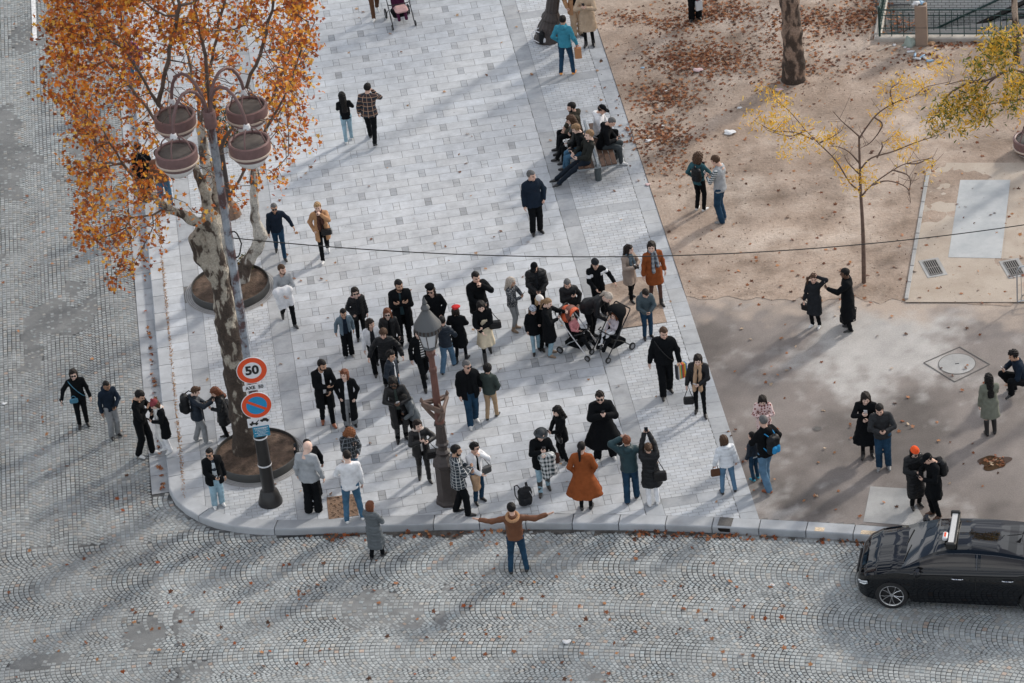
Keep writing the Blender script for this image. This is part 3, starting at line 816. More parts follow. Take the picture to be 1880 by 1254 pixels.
# ---- hair, hats: prototypes in head space
def wob(P, a=.004, f=90, s=0):
    a = a * 1.6
    return a * np.sin(f * P[..., 0] + 1.3 * f * .5 * P[..., 2] + s) * np.sin(f * .9 * P[..., 1] - f * .6 * P[..., 2] + 2 * s) + a * .5 * np.sin(f * 2.1 * P[..., 2] + f * P[..., 0] + s)
_HC = {}
def hair_proto(kind):
    if kind in _HC: return _HC[kind]
    c = .0085; P = grid((-.19, -.24, -.46), (.19, .17, .17), c)
    x, y, z = P[..., 0], P[..., 1], P[..., 2]
    skull = lambda g: ell(P, (0, -.014, .030), (.076 + g, .094 + g, .088 + g))
    def cut(d, y0=.058, zt=.062, back=-.075, side=.03):
        # remove the face: in front of y0 below the hairline; keep above
        face = smax(smax(.0 + (z - zt), -(y - side), .012), np.abs(x) - .20, .01)      # region: below zt and y > side
        d = smax(d, -face, .012)
        low = (z - back)                                                              # nape
        return smax(d, -low, .015)
    front = lambda d: d
    if kind == 'short': d = cut(skull(.012), back=-.055, side=.018) - wob(P, .003, 120)
    elif kind == 'buzz': d = cut(skull(.004), back=-.05, side=.015)
    elif kind == 'mid': d = cut(U(skull(.018), ell(P, (0, .02, .095), (.06, .06, .035)), k=.03), back=-.06, side=.02) - wob(P, .005, 80, 1)
    elif kind == 'quiff': d = cut(U(skull(.012), cap(P, (-.03, .065, .105), (.03, .06, .105), .026), k=.03), back=-.06, side=.02) - wob(P, .005, 100, 2)
    elif kind == 'curly':
        d = cut(skull(.026), zt=.055, back=-.07, side=.02) - .011 * np.sin(110 * x + 60 * z) * np.sin(105 * y + 1) * np.sin(100 * z + 2) - .004
    elif kind == 'bigcurl':
        d = U(skull(.045), ell(P, (0, -.05, -.07), (.135, .085, .11)), k=.05)
        d = cut(d, zt=.045, back=-.24, side=.035) - .018 * np.sin(80 * x + 40 * z) * np.sin(75 * y + 1) * np.sin(70 * z + 2)
    elif kind in ('long', 'longwide', 'vlong'):
        L = {'long': -.26, 'longwide': -.28, 'vlong': -.44}[kind]; wd = .075 if kind != 'longwide' else .10
        d = skull(.016)
        d = U(d, cap(P, (-.03, -.055, .02), (-.045, -.085, L), .06, .032, .95), cap(P, (.03, -.055, .02), (.045, -.085, L), .06, .032, .95), cap(P, (0, -.06, .02), (0, -.095, L - .01), .06, .040), k=.05)
        for s in (-1, 1): d = U(d, cap(P, (s * .072, -.005, .04), (s * (wd + .01), .012, -.20 if kind != 'vlong' else -.24), .024, .020), k=.025)
        d = cut(d, zt=.058, back=L - .05, side=.030 if kind != 'longwide' else .045)
        d = d - .005 * np.sin(95 * x + 8 * np.sin(30 * z)) - wob(P, .003, 60, 3)
        neck = cap(P, (0, .03, -.06), (0, .01, -.25), .055, .06); d = smax(d, -neck, .01)
    elif kind == 'bob':
        d = skull(.018)
        for s in (-1, 1): d = U(d, cap(P, (s * .06, -.02, .03), (s * .078, -.015, -.10), .036, .030), k=.03)
        d = U(d, ell(P, (0, -.06, -.04), (.085, .06, .09)), k=.04)
        d = cut(d, zt=.056, back=-.14, side=.032) - .004 * np.sin(110 * x)
    elif kind in ('ponytail', 'lowpony'):
        d = cut(skull(.010), zt=.062, back=-.07, side=.022)
        z0 = .03 if kind == 'ponytail' else -.03
        d = U(d, cap(P, (0, -.10, z0 + .01), (0, -.145, z0 - .05), .026, .032), cap(P, (0, -.145, z0 - .05), (0, -.125, z0 - .30), .034, .016), k=.02) - .003 * np.sin(120 * x + 10 * z)
    elif kind == 'bun':
        d = U(cut(skull(.010), zt=.062, back=-.06, side=.022), ell(P, (0, -.10, .07), (.042, .042, .04)), k=.012) - wob(P, .003, 110)
    elif kind == 'sidepony':
        d = cut(skull(.012), zt=.06, back=-.07, side=.022)
        d = U(d, cap(P, (.05, -.07, .02), (.15, -.03, -.03), .03, .034), cap(P, (.15, -.03, -.03), (.17, -.02, -.25), .034, .014), k=.03) - wob(P, .004, 80)
    elif kind == 'beard':
        d = U(cap(P, (-.036, .036, -.066), (.036, .036, -.066), .0395), ell(P, (0, .073, -.095), (.029, .025, .026)), k=.02)
        for s in (-1, 1): d = U(d, cap(P, (s * .070, .01, -.005), (s * .056, .025, -.06), .012, .018), k=.015)
        d = smax(d, -cap(P, (-.016, .104, -.056), (.016, .104, -.056), .014), .006)
        d = U(d, cap(P, (-.02, .098, -.040), (.02, .098, -.040), .0065), k=.006)
        d = smax(d, z + .005, .01)
    elif kind == 'beanie':
        d = ell(P, (0, -.022, .045), (.093, .108, .094)); d = smax(d, -(z - .035 - .1 * (y + .02)), .01)
        d = U(d, smax(ell(P, (0, -.016, .045), (.098, .112, .098)), np.abs(z - .05 - .1 * (y + .02)) - .018, .008), k=.006) - .002 * np.sin(160 * np.arctan2(y, x) / 3)
    elif kind == 'pom': d = ell(P, (0, -.05, .165), (.034, .034, .032)) - .005 * np.sin(150 * x) * np.sin(150 * y) * np.sin(150 * z)
    elif kind == 'hood':
        d = ell(P, (0, -.028, .035), (.108, .125, .118)); d = smax(d, -ell(P, (0, .08, .0), (.078, .10, .10)), .02); d = smax(d, -(z + .12), .02)
    elif kind == 'cap':
        d = smax(ell(P, (0, -.014, .04), (.088, .104, .092)), -(z - .05), .008)
        d = U(d, smax(ell(P, (0, .105, .050), (.072, .085, .02)), -(y - .05), .01), k=.008)
    elif kind == 'beret':
        d = U(ell(P, (.02, -.03, .105), (.115, .115, .040)), smax(ell(P, (0, -.014, .04), (.086, .103, .08)), -(z - .05), .008), k=.02)
        d = U(d, ell(P, (.02, -.03, .148), (.008, .008, .014)), k=.01)
    elif kind == 'widehat':
        d = smax(ell(P, (0, -.012, .075), (.083, .098, .085)), -(z - .06), .01)
        r_ = np.sqrt(x ** 2 + (y + .01) ** 2); brim = np.maximum(np.abs(z - .062 + .35 * np.maximum(r_ - .11, 0) ** 1.2 - .03 * np.sin(2 * np.arctan2(y, x))) - .0055, r_ - .158)
        d = U(d, brim, k=.012)
    elif kind == 'glasses':
        d = 1e3 * np.ones(P.shape[:3], np.float32)
        c = .005; P = grid((-.095, -.05, -.04), (.095, .135, .05), c)
        d = None
        for s in (-1, 1):
            e = ell(P, (s * .034, .100, .006), (.031, .012, .024)); d = e if d is None else U(d, e, k=.004)
            d = U(d, cap(P, (s * .060, .092, .012), (s * .082, .0, .008), .0045), k=.003)
        d = U(d, cap(P, (-.01, .105, .010), (.01, .105, .010), .0045), k=.003)
    _HC[kind] = snet(P, d, c); return _HC[kind]

# ================================================================== PEOPLE
def cloth(name, col, kind='wool'):
    """fabric materials, one per colour and cloth"""
    key = f"{kind}_{name}"
    if key in MATS: return MATS[key]
    r = {'wool': .92, 'cotton': .88, 'denim': .85, 'puffer': .48, 'leather': .34, 'knit': .95, 'shoe': .55, 'fur': .98}[kind]
    if kind == 'puffer': return mat(key, col, r + .1, bump=.35, bscale=22, var=.12, vscale=9, spec=.3)
    if kind == 'denim': return mat(key, col, r, spec=.15, bump=.4, bscale=60, var=.28, vscale=5)
    if kind == 'leather': return mat(key, col, r + .1, spec=.35, bump=.3, bscale=25, var=.1)
    return mat(key, col, r, bump=.45 if kind in ('knit', 'fur') else .3, bscale=70 if kind != 'fur' else 120, var=.15, vscale=8, spec=.12)
def pattern(name, kind, c1, c2, scale, c3=None):
    key = f"pattern_{name}"
    if key in MATS: return MATS[key]
    M = bpy.data.materials.new(key); M.use_nodes = True; N = M.node_tree; b = N.nodes["Principled BSDF"]; b.inputs["Roughness"].default_value = .9
    tc = N.nodes.new("ShaderNodeTexCoord"); sp = N.nodes.new("ShaderNodeSeparateXYZ"); N.links.new(tc.outputs["Object"], sp.inputs[0])
    def math_(op, a, b_=None):
        n = N.nodes.new("ShaderNodeMath"); n.operation = op
        for i, q in enumerate((a, b_)):
            if q is None: continue
            if isinstance(q, (int, float)): n.inputs[i].default_value = q
            else: N.links.new(q, n.inputs[i])
        return n.outputs[0]
    def mix(f, a, b_):
        n = N.nodes.new("ShaderNodeMix"); n.data_type = 'RGBA'
        N.links.new(f, n.inputs[0])
        for i, q in ((6, a), (7, b_)):
            if isinstance(q, tuple): n.inputs[i].default_value = (*q, 1)
            else: N.links.new(q, n.inputs[i])
        return n.outputs[2]
    def stripe(axis, s, duty=.5):
        f = math_('FRACT', math_('MULTIPLY', axis, s)); return math_('LESS_THAN', f, duty)
    ang = math_('MULTIPLY', math_('ARCTAN2', sp.outputs[0], sp.outputs[1]), .16)
    if kind == 'stripes': src = mix(stripe(sp.outputs[2], scale, .5), c1, c2)
    elif kind == 'check':
        h = stripe(sp.outputs[2], scale, .5); v = stripe(ang, scale, .5); s_ = math_('ADD', h, v)
        mid = tuple((a + b_) / 2 for a, b_ in zip(c1, c2))
        src = mix(math_('GREATER_THAN', s_, .5), c2, mid); src = mix(math_('GREATER_THAN', s_, 1.5), src, c1)
    elif kind == 'grid':
        h = stripe(sp.outputs[2], scale, .16); v = stripe(ang, scale, .16); s_ = math_('MAXIMUM', h, v); src = mix(s_, c1, c2)
    elif kind == 'plaid':
        h = stripe(sp.outputs[2], scale, .5); v = stripe(ang, scale, .5); src = mix(h, c1, c3); src = mix(math_('MULTIPLY', v, .5), src, c1)
        h2 = stripe(sp.outputs[2], scale, .1); v2 = stripe(ang, scale, .1); src = mix(math_('MAXIMUM', h2, v2), src, c2)
    elif kind == 'dots':
        vo = N.nodes.new("ShaderNodeTexVoronoi"); vo.inputs["Scale"].default_value = scale; N.links.new(tc.outputs["Object"], vo.inputs["Vector"])
        src = mix(math_('LESS_THAN', vo.outputs["Distance"], .38), c1, c2)
    elif kind == 'blotch':
        no = N.nodes.new("ShaderNodeTexNoise"); no.inputs["Scale"].default_value = scale; N.links.new(tc.outputs["Object"], no.inputs["Vector"])
        src = mix(math_('GREATER_THAN', no.outputs["Fac"], .53), c1, c2)
    N.links.new(src, b.inputs["Base Color"]); MATS[key] = M; return M

SKIN = {'light': (.62, .40, .31), 'fair': (.70, .49, .40), 'tan': (.48, .29, .20), 'brown': (.27, .15, .095), 'dark': (.12, .065, .042)}
HAIRC = {'black': (.006, .005, .005), 'dark': (.014, .009, .007), 'brown': (.07, .038, .022), 'auburn': (.14, .05, .025), 'red': (.20, .075, .03), 'blond': (.38, .25, .13), 'grey': (.22, .22, .22), 'greyblond': (.42, .37, .32), 'salt': (.11, .11, .11), 'light': (.24, .15, .08)}
def skin_mats(s):
    k = mat("skin_" + s, SKIN[s], .55, bump=.1, bscale=200, var=.05, spec=.4)
    lip = mat("lips_" + s, tuple(q * f for q, f in zip(SKIN[s], (.85, .5, .52))), .5)
    return [k, lip, mat("eye", (.03, .025, .02), .2), mat("brow", (.03, .02, .015), .9)]

def two_bone(a, t, l1, l2, hint):
    a = np.array(a, float); t = np.array(t, float); d = t - a; L = np.linalg.norm(d)
    if L > (l1 + l2) * .995: t = a + d / L * (l1 + l2) * .995; d = t - a; L = np.linalg.norm(d)
    if L < abs(l1 - l2) + .02: L = abs(l1 - l2) + .02
    x = (l1 * l1 - l2 * l2 + L * L) / (2 * L); h = sqrt(max(l1 * l1 - x * x, 0)); dn = d / np.linalg.norm(d)
    hint = np.array(hint, float); hp = hint - dn * (hint @ dn); hp = hp / (np.linalg.norm(hp) + 1e-9)
    return a + dn * x + hp * h, t
# arm presets for the right arm: wrist relative to the body, elbow hint, hand kind
ARMS = {
    'down': ((.26, .02, .87), (.3, -1, -.1), 'relaxed'), 'back': ((.27, -.12, .90), (.3, -1, 0), 'relaxed'), 'fwd': ((.27, .18, .95), (.3, -1, 0), 'relaxed'),
    'phone': ((.065, .26, 1.17), (1, -.2, -.7), 'grip'), 'phonelow': ((.06, .26, 1.06), (1, -.3, -.5), 'grip'), 'phonehigh': ((.06, .30, 1.33), (1, 0, -.8), 'grip'),
    'belly': ((-.03, .19, 1.10), (1, -.3, -.3), 'relaxed'), 'chest': ((-.02, .17, 1.24), (1, -.1, -.6), 'relaxed'), 'pocket': ((.20, .07, .93), (1, -.9, 0), 'fist'),
    'face': ((.05, .19, 1.49), (1, 0, -.9), 'grip'), 'headtop': ((.13, .03, 1.70), (1, -.2, .3), 'relaxed'), 'up': ((.05, .30, 1.86), (1, .1, -.3), 'grip'),
    'wide': ((.68, .07, 1.375), (0, -.8, -1), 'flat'), 'hold': ((.30, .08, .92), (.4, -1, 0), 'grip'), 'reach': ((.12, .42, 1.28), (.8, 0, -1), 'grip'),
    'hug': ((.50, .12, 1.18), (.3, -1, .1), 'flat'), 'elbowbag': ((.16, .22, 1.22), (1, -.5, -.4), 'grip'), 'out': ((.42, .10, .98), (.4, -1, 0), 'relaxed'),
    'cross': ((-.10, .17, 1.19), (1, -.1, -.4), 'grip'), 'cape': ((.09, .27, 1.30), (1, -.2, -.8), 'grip'), 'camera': ((.07, .24, 1.42), (1, 0, -.9), 'grip'),
    'lap': ((.10, .25, 1.02), (1, -.4, -.2), 'relaxed'), 'handle': ((.20, .40, 1.02), (.8, -.2, -.6), 'grip'),
}
LEGS = {   # ((right x,y,z-lift,heel),(left ...))
    'stand': ((.10, .02, 0, 0), (-.10, -.02, 0, 0)), 'apart': ((.17, .02, 0, 0), (-.17, -.01, 0, 0)), 'close': ((.06, .0, 0, 0), (-.06, .02, 0, 0)),
    'walk': ((.08, .30, 0, -.1), (-.08, -.28, .06, .45)), 'walk2': ((.08, -.28, .06, .45), (-.08, .30, 0, -.1)), 'step': ((.10, .14, 0, 0), (-.10, -.10, .01, .1)), 'step2': ((.10, -.10, .01, .1), (-.10, .14, 0, 0)),
}
REG = {}       # person name -> frame, for the things they hold

def hash_(k): return sum(ord(c) * (i + 3) for i, c in enumerate(k))
def h_from(px, py, top, z=0.0):
    g_ = at(px, py, z); best = None
    for i in range(60):
        h = .8 + i * .02; d = g_ + (0, 0, h) - EYE; y = 627 - FOC * (d @ U_) / (d @ F_)
        if best is None or abs(y - top) < best[0]: best = (abs(y - top), h)
    return best[1]
def person(key, px, py, h, face, label, top, bot, shoes, skin='light', hair=('short', 'dark'), hat=None, legs='stand', arms=('down', 'down'),
           lean=0, hp=8, hy=0, build=1.0, glasses=False, beard=False, inner=None, z=0.0, extra=(), sit=None, twist=0, group=None, wrist=None, pos=None, tilt=0, crouch=False, hem_flare=None, armhint=None):
    """px,py: where the feet stand in the measurements; face: compass degrees, 0 = away, 90 = right, 180 = towards the viewpoint"""
    if h > 3: h = max(min(h_from(px, py, h + 2, z), 1.93), .9)
    sc = h / 1.75
    G_ = at(px, py, z) if pos is None else np.array(pos, float)
    rz = -radians(face)
    pr = random.Random(hash_(key))
    if not sit and not crouch and tilt == 0: tilt = pr.uniform(-3, 3); twist = twist or pr.uniform(-9, 9); hy = hy or pr.uniform(-12, 12)
    root = empty("person", G_, rz, label, "person", group)
    seatz = 0
    # joints in unit body
    hipz = .93
    L = LEGS.get(legs, LEGS['stand'])
    pelvis = np.array([0, 0, .95])
    if sit: pelvis = np.array([0, 0, (sit['h'] / sc) + .10]); hipz = pelvis[2] - .02
    elif crouch: pelvis = np.array([0, -.12, .36]); hipz = .34
    elif legs.startswith('walk'): pelvis[2] -= .035; hipz -= .035
    ta = radians(lean); tw = radians(twist); ct, st = cos(-ta), sin(-ta)
    Rx = np.array([[1, 0, 0], [0, ct, -st], [0, st, ct]]); Ry_ = radians(tilt); Ry = np.array([[cos(Ry_), 0, sin(Ry_)], [0, 1, 0], [-sin(Ry_), 0, cos(Ry_)]])
    Rz = np.array([[cos(tw), -sin(tw), 0], [sin(tw), cos(tw), 0], [0, 0, 1]])
    T = (Ry @ Rx @ Rz).astype(np.float32)             # torso frame -> root frame, about the pelvis
    p0 = np.array([0, 0, .95])
    tr = lambda q: T @ (np.array(q, float) - p0) + pelvis         # torso point -> root
    bw = build * 1.06
    sh = [np.array([s * .174 * (1 + .35 * (bw - 1)), -.005, 1.41]) for s in (1, -1)]
    elb, wr, hk = [], [], []
    for i, s in enumerate((1, -1)):
        a = arms[i]; w0, hint, kind = ARMS[a] if isinstance(a, str) else a
        jt = .03 if a in ('down', 'back', 'fwd', 'pocket', 'lap', 'belly') else 0; w0 = np.array([w0[0] * s * (1 + .5 * (bw - 1)) + pr.uniform(-jt, jt), w0[1] * (1 + .8 * (bw - 1)) + pr.uniform(-jt, jt * 2), w0[2] + pr.uniform(0, jt)]); hint = (hint[0] * s, hint[1], hint[2])
        e, w1 = two_bone(sh[i], w0, .285, .255, hint); elb.append(e); wr.append(w1); hk.append(kind)
    hips = [pelvis + np.array([s * .088, 0, hipz - pelvis[2]]) for s in (1, -1)]
    knee, ank, foot = [], [], []
    for i, s in enumerate((1, -1)):
        if sit:
            fx, fy, fz = sit['feet'][i]; t = np.array([fx, fy, .085 + fz]); kh = (s * sit.get('spread', .15), .7, 1); heel = sit.get('heel', 0)
        elif crouch:
            t = np.array([s * .13, .08 + (.1 if i else -.05), .085]); kh = (s * .5, 1, .5); heel = .3 if i else .0
            if i == 1: t[2] += .04
        else:
            lx, ly, lz, heel = L[i]; t = np.array([lx, ly - .02, .085 + lz]); kh = (0, 1, .05)
        k_, a_ = two_bone(hips[i], t, .435, .425, kh); knee.append(k_); ank.append(a_)
        fd = np.array([s * .22, 1.0, -heel]) if not sit else np.array([s * .15, cos(sit.get('toe', 0)), sin(sit.get('toe', 0))])
        foot.append(fd / np.linalg.norm(fd))
    # ---------- distance helpers
    def box_for(pts, pad): pts = np.array(pts); return pts.min(0) - pad, pts.max(0) + pad
    def torso_frame(P): return (P - pelvis.astype(np.float32)) @ T + p0.astype(np.float32)
    def put(name, mats, V, F, mi=None, par=root):
        me = raw_mesh(name, np.asarray(V) * sc, F, True, mats, mi); return obj(name, me, par)
    def arm_d(Q, ru, re, rw, wlen=1.0):
        d = None
        for i in range(2):
            we = elb[i] + (wr[i] - elb[i]) * wlen
            e = U(cap(Q, sh[i], elb[i], ru, re), cap(Q, elb[i], we, re, rw), k=.02)
            d = e if d is None else np.minimum(d, e)
        return d
    def torso_d(Q, g, hip=True, zlo=.90):
        d = U(cap(Q, (-.095 * bw, -.005, 1.37), (.095 * bw, -.005, 1.37), .078 * bw + g),
              cap(Q, (0, .0, 1.30), (0, .0, 1.12), .150 * bw + g, .130 * bw + g, 1.42),
              cap(Q, (0, .0, 1.12), (0, -.005, zlo), .130 * bw + g, .155 * bw + g, 1.35), k=.05)
        d = U(d, cap(Q, (-.10, -.01, 1.418), (.10, -.01, 1.418), .052 + g * .6), cap(Q, (0, -.015, 1.45), (0, -.02, 1.49), .06 + g * .5), k=.04)
        return d
    def legs_d(P, rt, rk, ra, flare=0.0, zc=None):
        d = None
        for i in range(2):
            e = U(cap(P, hips[i], knee[i], rt, rk), cap(P, knee[i], ank[i], rk, ra + flare), k=.02)
            d = e if d is None else smin(d, e, .012)
        return d
    # ---------- body (skin), head and hands in one mesh
    pts = [tr(q) for q in sh + elb + wr] + hips + knee + ank + [tr((0, 0, 1.5))]
    lo, hi = box_for(pts, .17); c = .026; P = grid(lo, hi, c); Q = torso_frame(P)
    d = U(torso_d(Q, -.022, zlo=1.02), arm_d(Q, .042, .034, .026), k=.03)
    d = U(d, legs_d(P, .072, .048, .036), cap(P, hips[0], hips[1], .075), cap(Q, (0, 0, .95), (0, 0, 1.05), .11, .11, 1.3), k=.03)
    V, F = snet(P, d, c); mi = np.zeros(len(F), int)
    VV, FF, MM = [V], [F], [mi]; n = len(V)
    hc = tr((0, .022, 1.635)) if not False else None
    a1, a2 = radians(-hp), radians(-hy)
    Rh = T @ np.array([[cos(a2), -sin(a2), 0], [sin(a2), cos(a2), 0], [0, 0, 1]]) @ np.array([[1, 0, 0], [0, cos(a1), -sin(a1)], [0, sin(a1), cos(a1)]])
    pivot = tr((0, -.01, 1.53))
    hs = 1.07 * ((1.75 / h) ** .35 if h < 1.5 else 1.0)
    def headT(V0, s=1.0):
        v = V0 * s * hs + np.array([0, .03, .105 * hs]); return v @ Rh.T + pivot
    VV.append(headT(HEAD[0])); FF.append(HEAD[1] + n); MM.append(HEAD[2]); n += len(HEAD[0])
    hand_frames = []
    for i, s in enumerate((1, -1)):
        w = tr(wr[i]); e = tr(elb[i]); ax = (w - e); ax /= np.linalg.norm(ax)
        if hk[i] in ('grip', 'relaxed') and arms[i] not in ('down', 'back', 'fwd', 'hold'):
            palm = T @ np.array([-s * .8, -.3, .55])
        else: palm = T @ np.array([-s, -.1, 0])
        zz = -ax; xx = -palm + zz * (palm @ zz); xx /= np.linalg.norm(xx) + 1e-9; yy = np.cross(zz, xx)
        hv, hf = HANDS[hk[i]]
        hv = hv.copy(); th = T @ np.array([0, 1, .4]); flip = 1 if yy @ th > 0 else -1
        M = np.stack([xx, yy * flip, zz], 1); det = np.linalg.det(M)
        v = hv @ M.T + w
        VV.append(v); FF.append((hf if det > 0 else hf[:, ::-1]) + n); MM.append(np.zeros(len(hf), int)); n += len(hv)
        hand_frames.append((w + ax * .085 - xx * .03, ax, xx))
    put("body", skin_mats(skin), np.concatenate(VV), np.concatenate(FF), np.concatenate(MM))
    # ---------- trousers
    bk = bot[0]; bm = bot[1]
    shapes = {'slim': (.099, .065, .054, 0), 'straight': (.102, .077, .070, 0), 'wide': (.102, .082, .078, .010), 'legging': (.086, .054, .042, 0), 'flare': (.100, .10, .11, .04), 'shorts': (.105, .085, .07, 0), 'skirt': (.1, .07, .05, 0)}
    lo, hi = box_for(hips + knee + ank + [pelvis + (0, 0, .12)], .19); c = .020
    P = grid(lo, hi, c)
    if bk != 'none':
        rt, rk, ra, fl = shapes[bk]
        ss = 1 + .45 * (bw - 1)
        d = legs_d(P, rt * ss, rk * ss, ra * ss, fl)
        Q = torso_frame(P)
        d = U(d, cap(Q, (-.05, -.005, .93), (.05, -.005, .93), .108 * ss, None, 1.2), cap(Q, (0, 0, .95), (0, 0, 1.04), .130 * ss, .118 * ss, 1.4), k=.04)
        d = d + .0045 * np.sin(45 * P[..., 2] + 14 * P[..., 0] + px) * np.sin(30 * P[..., 0] + 22 * P[..., 1] + py)
        if bk not in ('legging', 'skirt'):      # breaks over the shoe
            d = d + .004 * np.sin(95 * P[..., 2]) * np.clip((.30 - P[..., 2]) / .2, 0, 1)
        if bk == 'shorts': d = smax(d, -(P[..., 2] - .42), .01)
        if bk == 'skirt':
            x, y, z_ = P[..., 0], P[..., 1], P[..., 2]; t = np.clip((.98 - z_) / .6, 0, 1)
            an = np.arctan2(y, x); r_ = np.sqrt(x * x + (y * 1.12) ** 2); d2 = (r_ - (.15 + .10 * t + .014 * t * np.sin(an * 9 + 4 * z_))) * .9
            zh = bot[2] if len(bot) > 2 else .35
            d = smin(smax(d2, -(z_ - zh), .01), smax(d, -(z_ - zh), .01), .03)
        else:
            for i in range(2):
                pass
        V, F = snet(P, d, c)
        if bk != 'shorts' and bk != 'skirt':
            V[:, 2] = np.maximum(V[:, 2], .02)
        put("skirt" if bk == 'skirt' else ("shorts" if bk == 'shorts' else "trousers"), [bm], V, F)
        if bk in ('skirt', 'shorts') and len(bot) > (3 if bk == 'skirt' else 2):     # tights or leggings below
            d = legs_d(P, .078, .053, .043); V, F = snet(P, d, c); put("tights", [bot[-1]], V, F)
    elif len(bot) > 1:
        d = U(legs_d(P, .080, .054, .043), cap(P, hips[0], hips[1], .1), k=.03); V, F = snet(P, d, c); put("tights", [bm], V, F)
    # ---------- shoes
    sk, sm = shoes[0], shoes[1]
    sole = shoes[2] if len(shoes) > 2 else mat("sole_dark", (.03, .03, .03), .8)
    for i, s in enumerate((1, -1)):
        a = ank[i]; f = foot[i]; down = np.array([0, 0, -1.0]); 
        if sit and sit.get('toe'): pass
        dn = np.array([0, 0, -1.0]) - f * (-f[2]); dn /= np.linalg.norm(dn)
        P = grid(a - .25, a + (.25, .25, .38 if sk in ('boot', 'tallboot') else .16), .015)
        heelp = a + dn * .045 - f * .035; toe = a + dn * .056 + f * .150
        d = U(cap(P, heelp, a + dn * .04 + f * .06, .040, .038), cap(P, a + dn * .045 + f * .05, toe, .041, .031), cap(P, a + dn * .01, a + dn * .035 + f * .03, .040, .036), k=.025)
        if sk in ('boot', 'ankle'):
            up = knee[i] - a; up /= np.linalg.norm(up); d = U(d, cap(P, a, a + up * (.22 if sk == 'boot' else .09), .050, .056 if sk == 'boot' else .050), k=.02)
        if sk == 'tallboot':
            up = knee[i] - a; up /= np.linalg.norm(up); d = U(d, cap(P, a, a + up * .30, .050, .068), k=.02)
        pl = (P - (a + dn * .082)) @ dn; d = smax(d, pl, .006)
        V, F = snet(P, d, .015)
        mi = (((V[F].mean(1) - (a + dn * .060)) @ dn) > 0).astype(int)
        if sk == 'sneaker' or len(shoes) > 2: pass
        else: mi[:] = 0
        put("shoe", [sm, sole], V, F, mi)
    # ---------- garments on the upper body
    def garment(name, kind, material, g=.018, hem=.86, openf=None, hood=False, collar=True, flare=0.0, quilt=0.0, sleeves=True, sl=.96, belt=False, amp=.005, trim=None):
        amp = amp * 1.35
        allp = [tr(q) for q in sh + elb + wr] + [tr((0, 0, 1.6)), tr((0, 0, .9))]
        if hem < .86: allp += [np.array([0, 0, hem])] + ([k for k in knee] if hem < .6 else []) + hips
        lo, hi = box_for(allp, .20 + flare * .5); lo[2] = max(lo[2], min(hem, .9) - .12 if not (lean > 30 or sit or crouch) else lo[2])
        c = .0185; P = grid(lo, hi, c); Q = torso_frame(P)
        d = torso_d(Q, g, zlo=.90)
        if hem < .86:
            x, y, z_ = P[..., 0] - pelvis[0], P[..., 1] - pelvis[1], P[..., 2]
            t = np.clip((1.05 - z_) / (1.05 - min(hem, .85)), 0, 1)
            sway = ((ank[0] + ank[1]) / 2 - pelvis)[:2]
            x = x - sway[0] * t * .2; y = y - sway[1] * t * .3
            an = np.arctan2(y, x); r_ = np.sqrt(x * x + (y * 1.22) ** 2)
            rad = .138 * bw + g + (.035 + flare) * t + (.006 + .05 * flare) * t * np.sin(an * 7 + px + 3 * z_) + .004 * t * np.sin(an * 13 - 5 * z_)
            d2 = smax((r_ - rad) * .92, z_ - 1.08, .05)
            d = U(d, d2, k=.05)
            ld = legs_d(P, .105 + g * .5, .085 + g, .07); ld = smax(ld, -(z_ - hem - .02), .01); d = U(d, ld, k=.05)
            d = smax(d, -(z_ - hem), .008)
        else:
            d = smax(d, -(Q[..., 2] - hem), .02)
        zt = Q[..., 2]; d = smax(d, zt - 1.505, .012)
        if sleeves:
            ru = .052 + g * .75; d = U(d, arm_d(Q, ru, .044 + g * .7, .034 + g * .7, sl), k=.028)
        if kind == 'cape':
            x, y, z_ = Q[..., 0], Q[..., 1], Q[..., 2]; t = np.clip((1.45 - z_) / 1.0, 0, 1); an = np.arctan2(y, x)
            d2 = (np.sqrt(x * x + (y * 1.7) ** 2) - (.19 + .26 * t + .012 * np.sin(8 * an))) * .8; d2 = smax(smax(d2, z_ - 1.45, .05), -(z_ - hem), .01); d = U(d, d2, k=.04)
        if collar:
            d = U(d, smax(ringd(Q, (0, -.018, 1.49), .066, .020 + g * .3, (0, -.25, 1)), -.02 - zt + 1.42, .01), k=.015)
        if hood: d = U(d, ell(Q, (0, -.105, 1.475), (.115, .07, .075)), ringd(Q, (0, -.03, 1.495), .085, .028, (0, -.35, 1)), k=.03)
        d = smax(d, -cap(Q, (0, .01, 1.40), (0, .01, 1.62), .052, .06), .012) if not openf else smax(d, -cap(Q, (0, .02, 1.40), (0, .02, 1.62), .06, .068), .012)
        if quilt:
            f = 2 * pi / quilt; d = d + .021 * (1 - np.abs(np.sin(.5 * f * (zt if sleeves else zt) + .6 * np.sin(9 * Q[..., 0])))) ** 3
        d = d + amp * np.sin(24 * Q[..., 2] + 17 * Q[..., 0] + px) * np.sin(21 * Q[..., 1] - 19 * Q[..., 0] + 8 * Q[..., 2] + py) + amp * 1.1 * (1 - np.abs(np.sin(19 * Q[..., 2] - 17 * np.abs(Q[..., 0]) + 2 * np.sin(13 * Q[..., 1] + px)))) ** 3
        if belt: d = d + .012 * np.exp(-((zt - 1.08) / .025) ** 2)
        if openf:         # open front: a wedge cut from collar to hem
            w0, w1 = openf
            x, y = Q[..., 0], Q[..., 1]; tt = np.clip((1.48 - zt) / .6, 0, 1)
            wd = w0 + (w1 - w0) * tt; armclear = arm_d(Q, .06, .055, .05) - .0
            wedge = smax(np.abs(x) - wd, -(y - .0), .01)
            armzone = arm_d(Q, ru + .004, .048 + g * .7, .038 + g * .7, sl) if sleeves else 1e3
            d = np.where(armzone < .004, d, smax(d, -wedge, .008))
        V, F = snet(P, d, c)
        return put(name, [material], V, F)
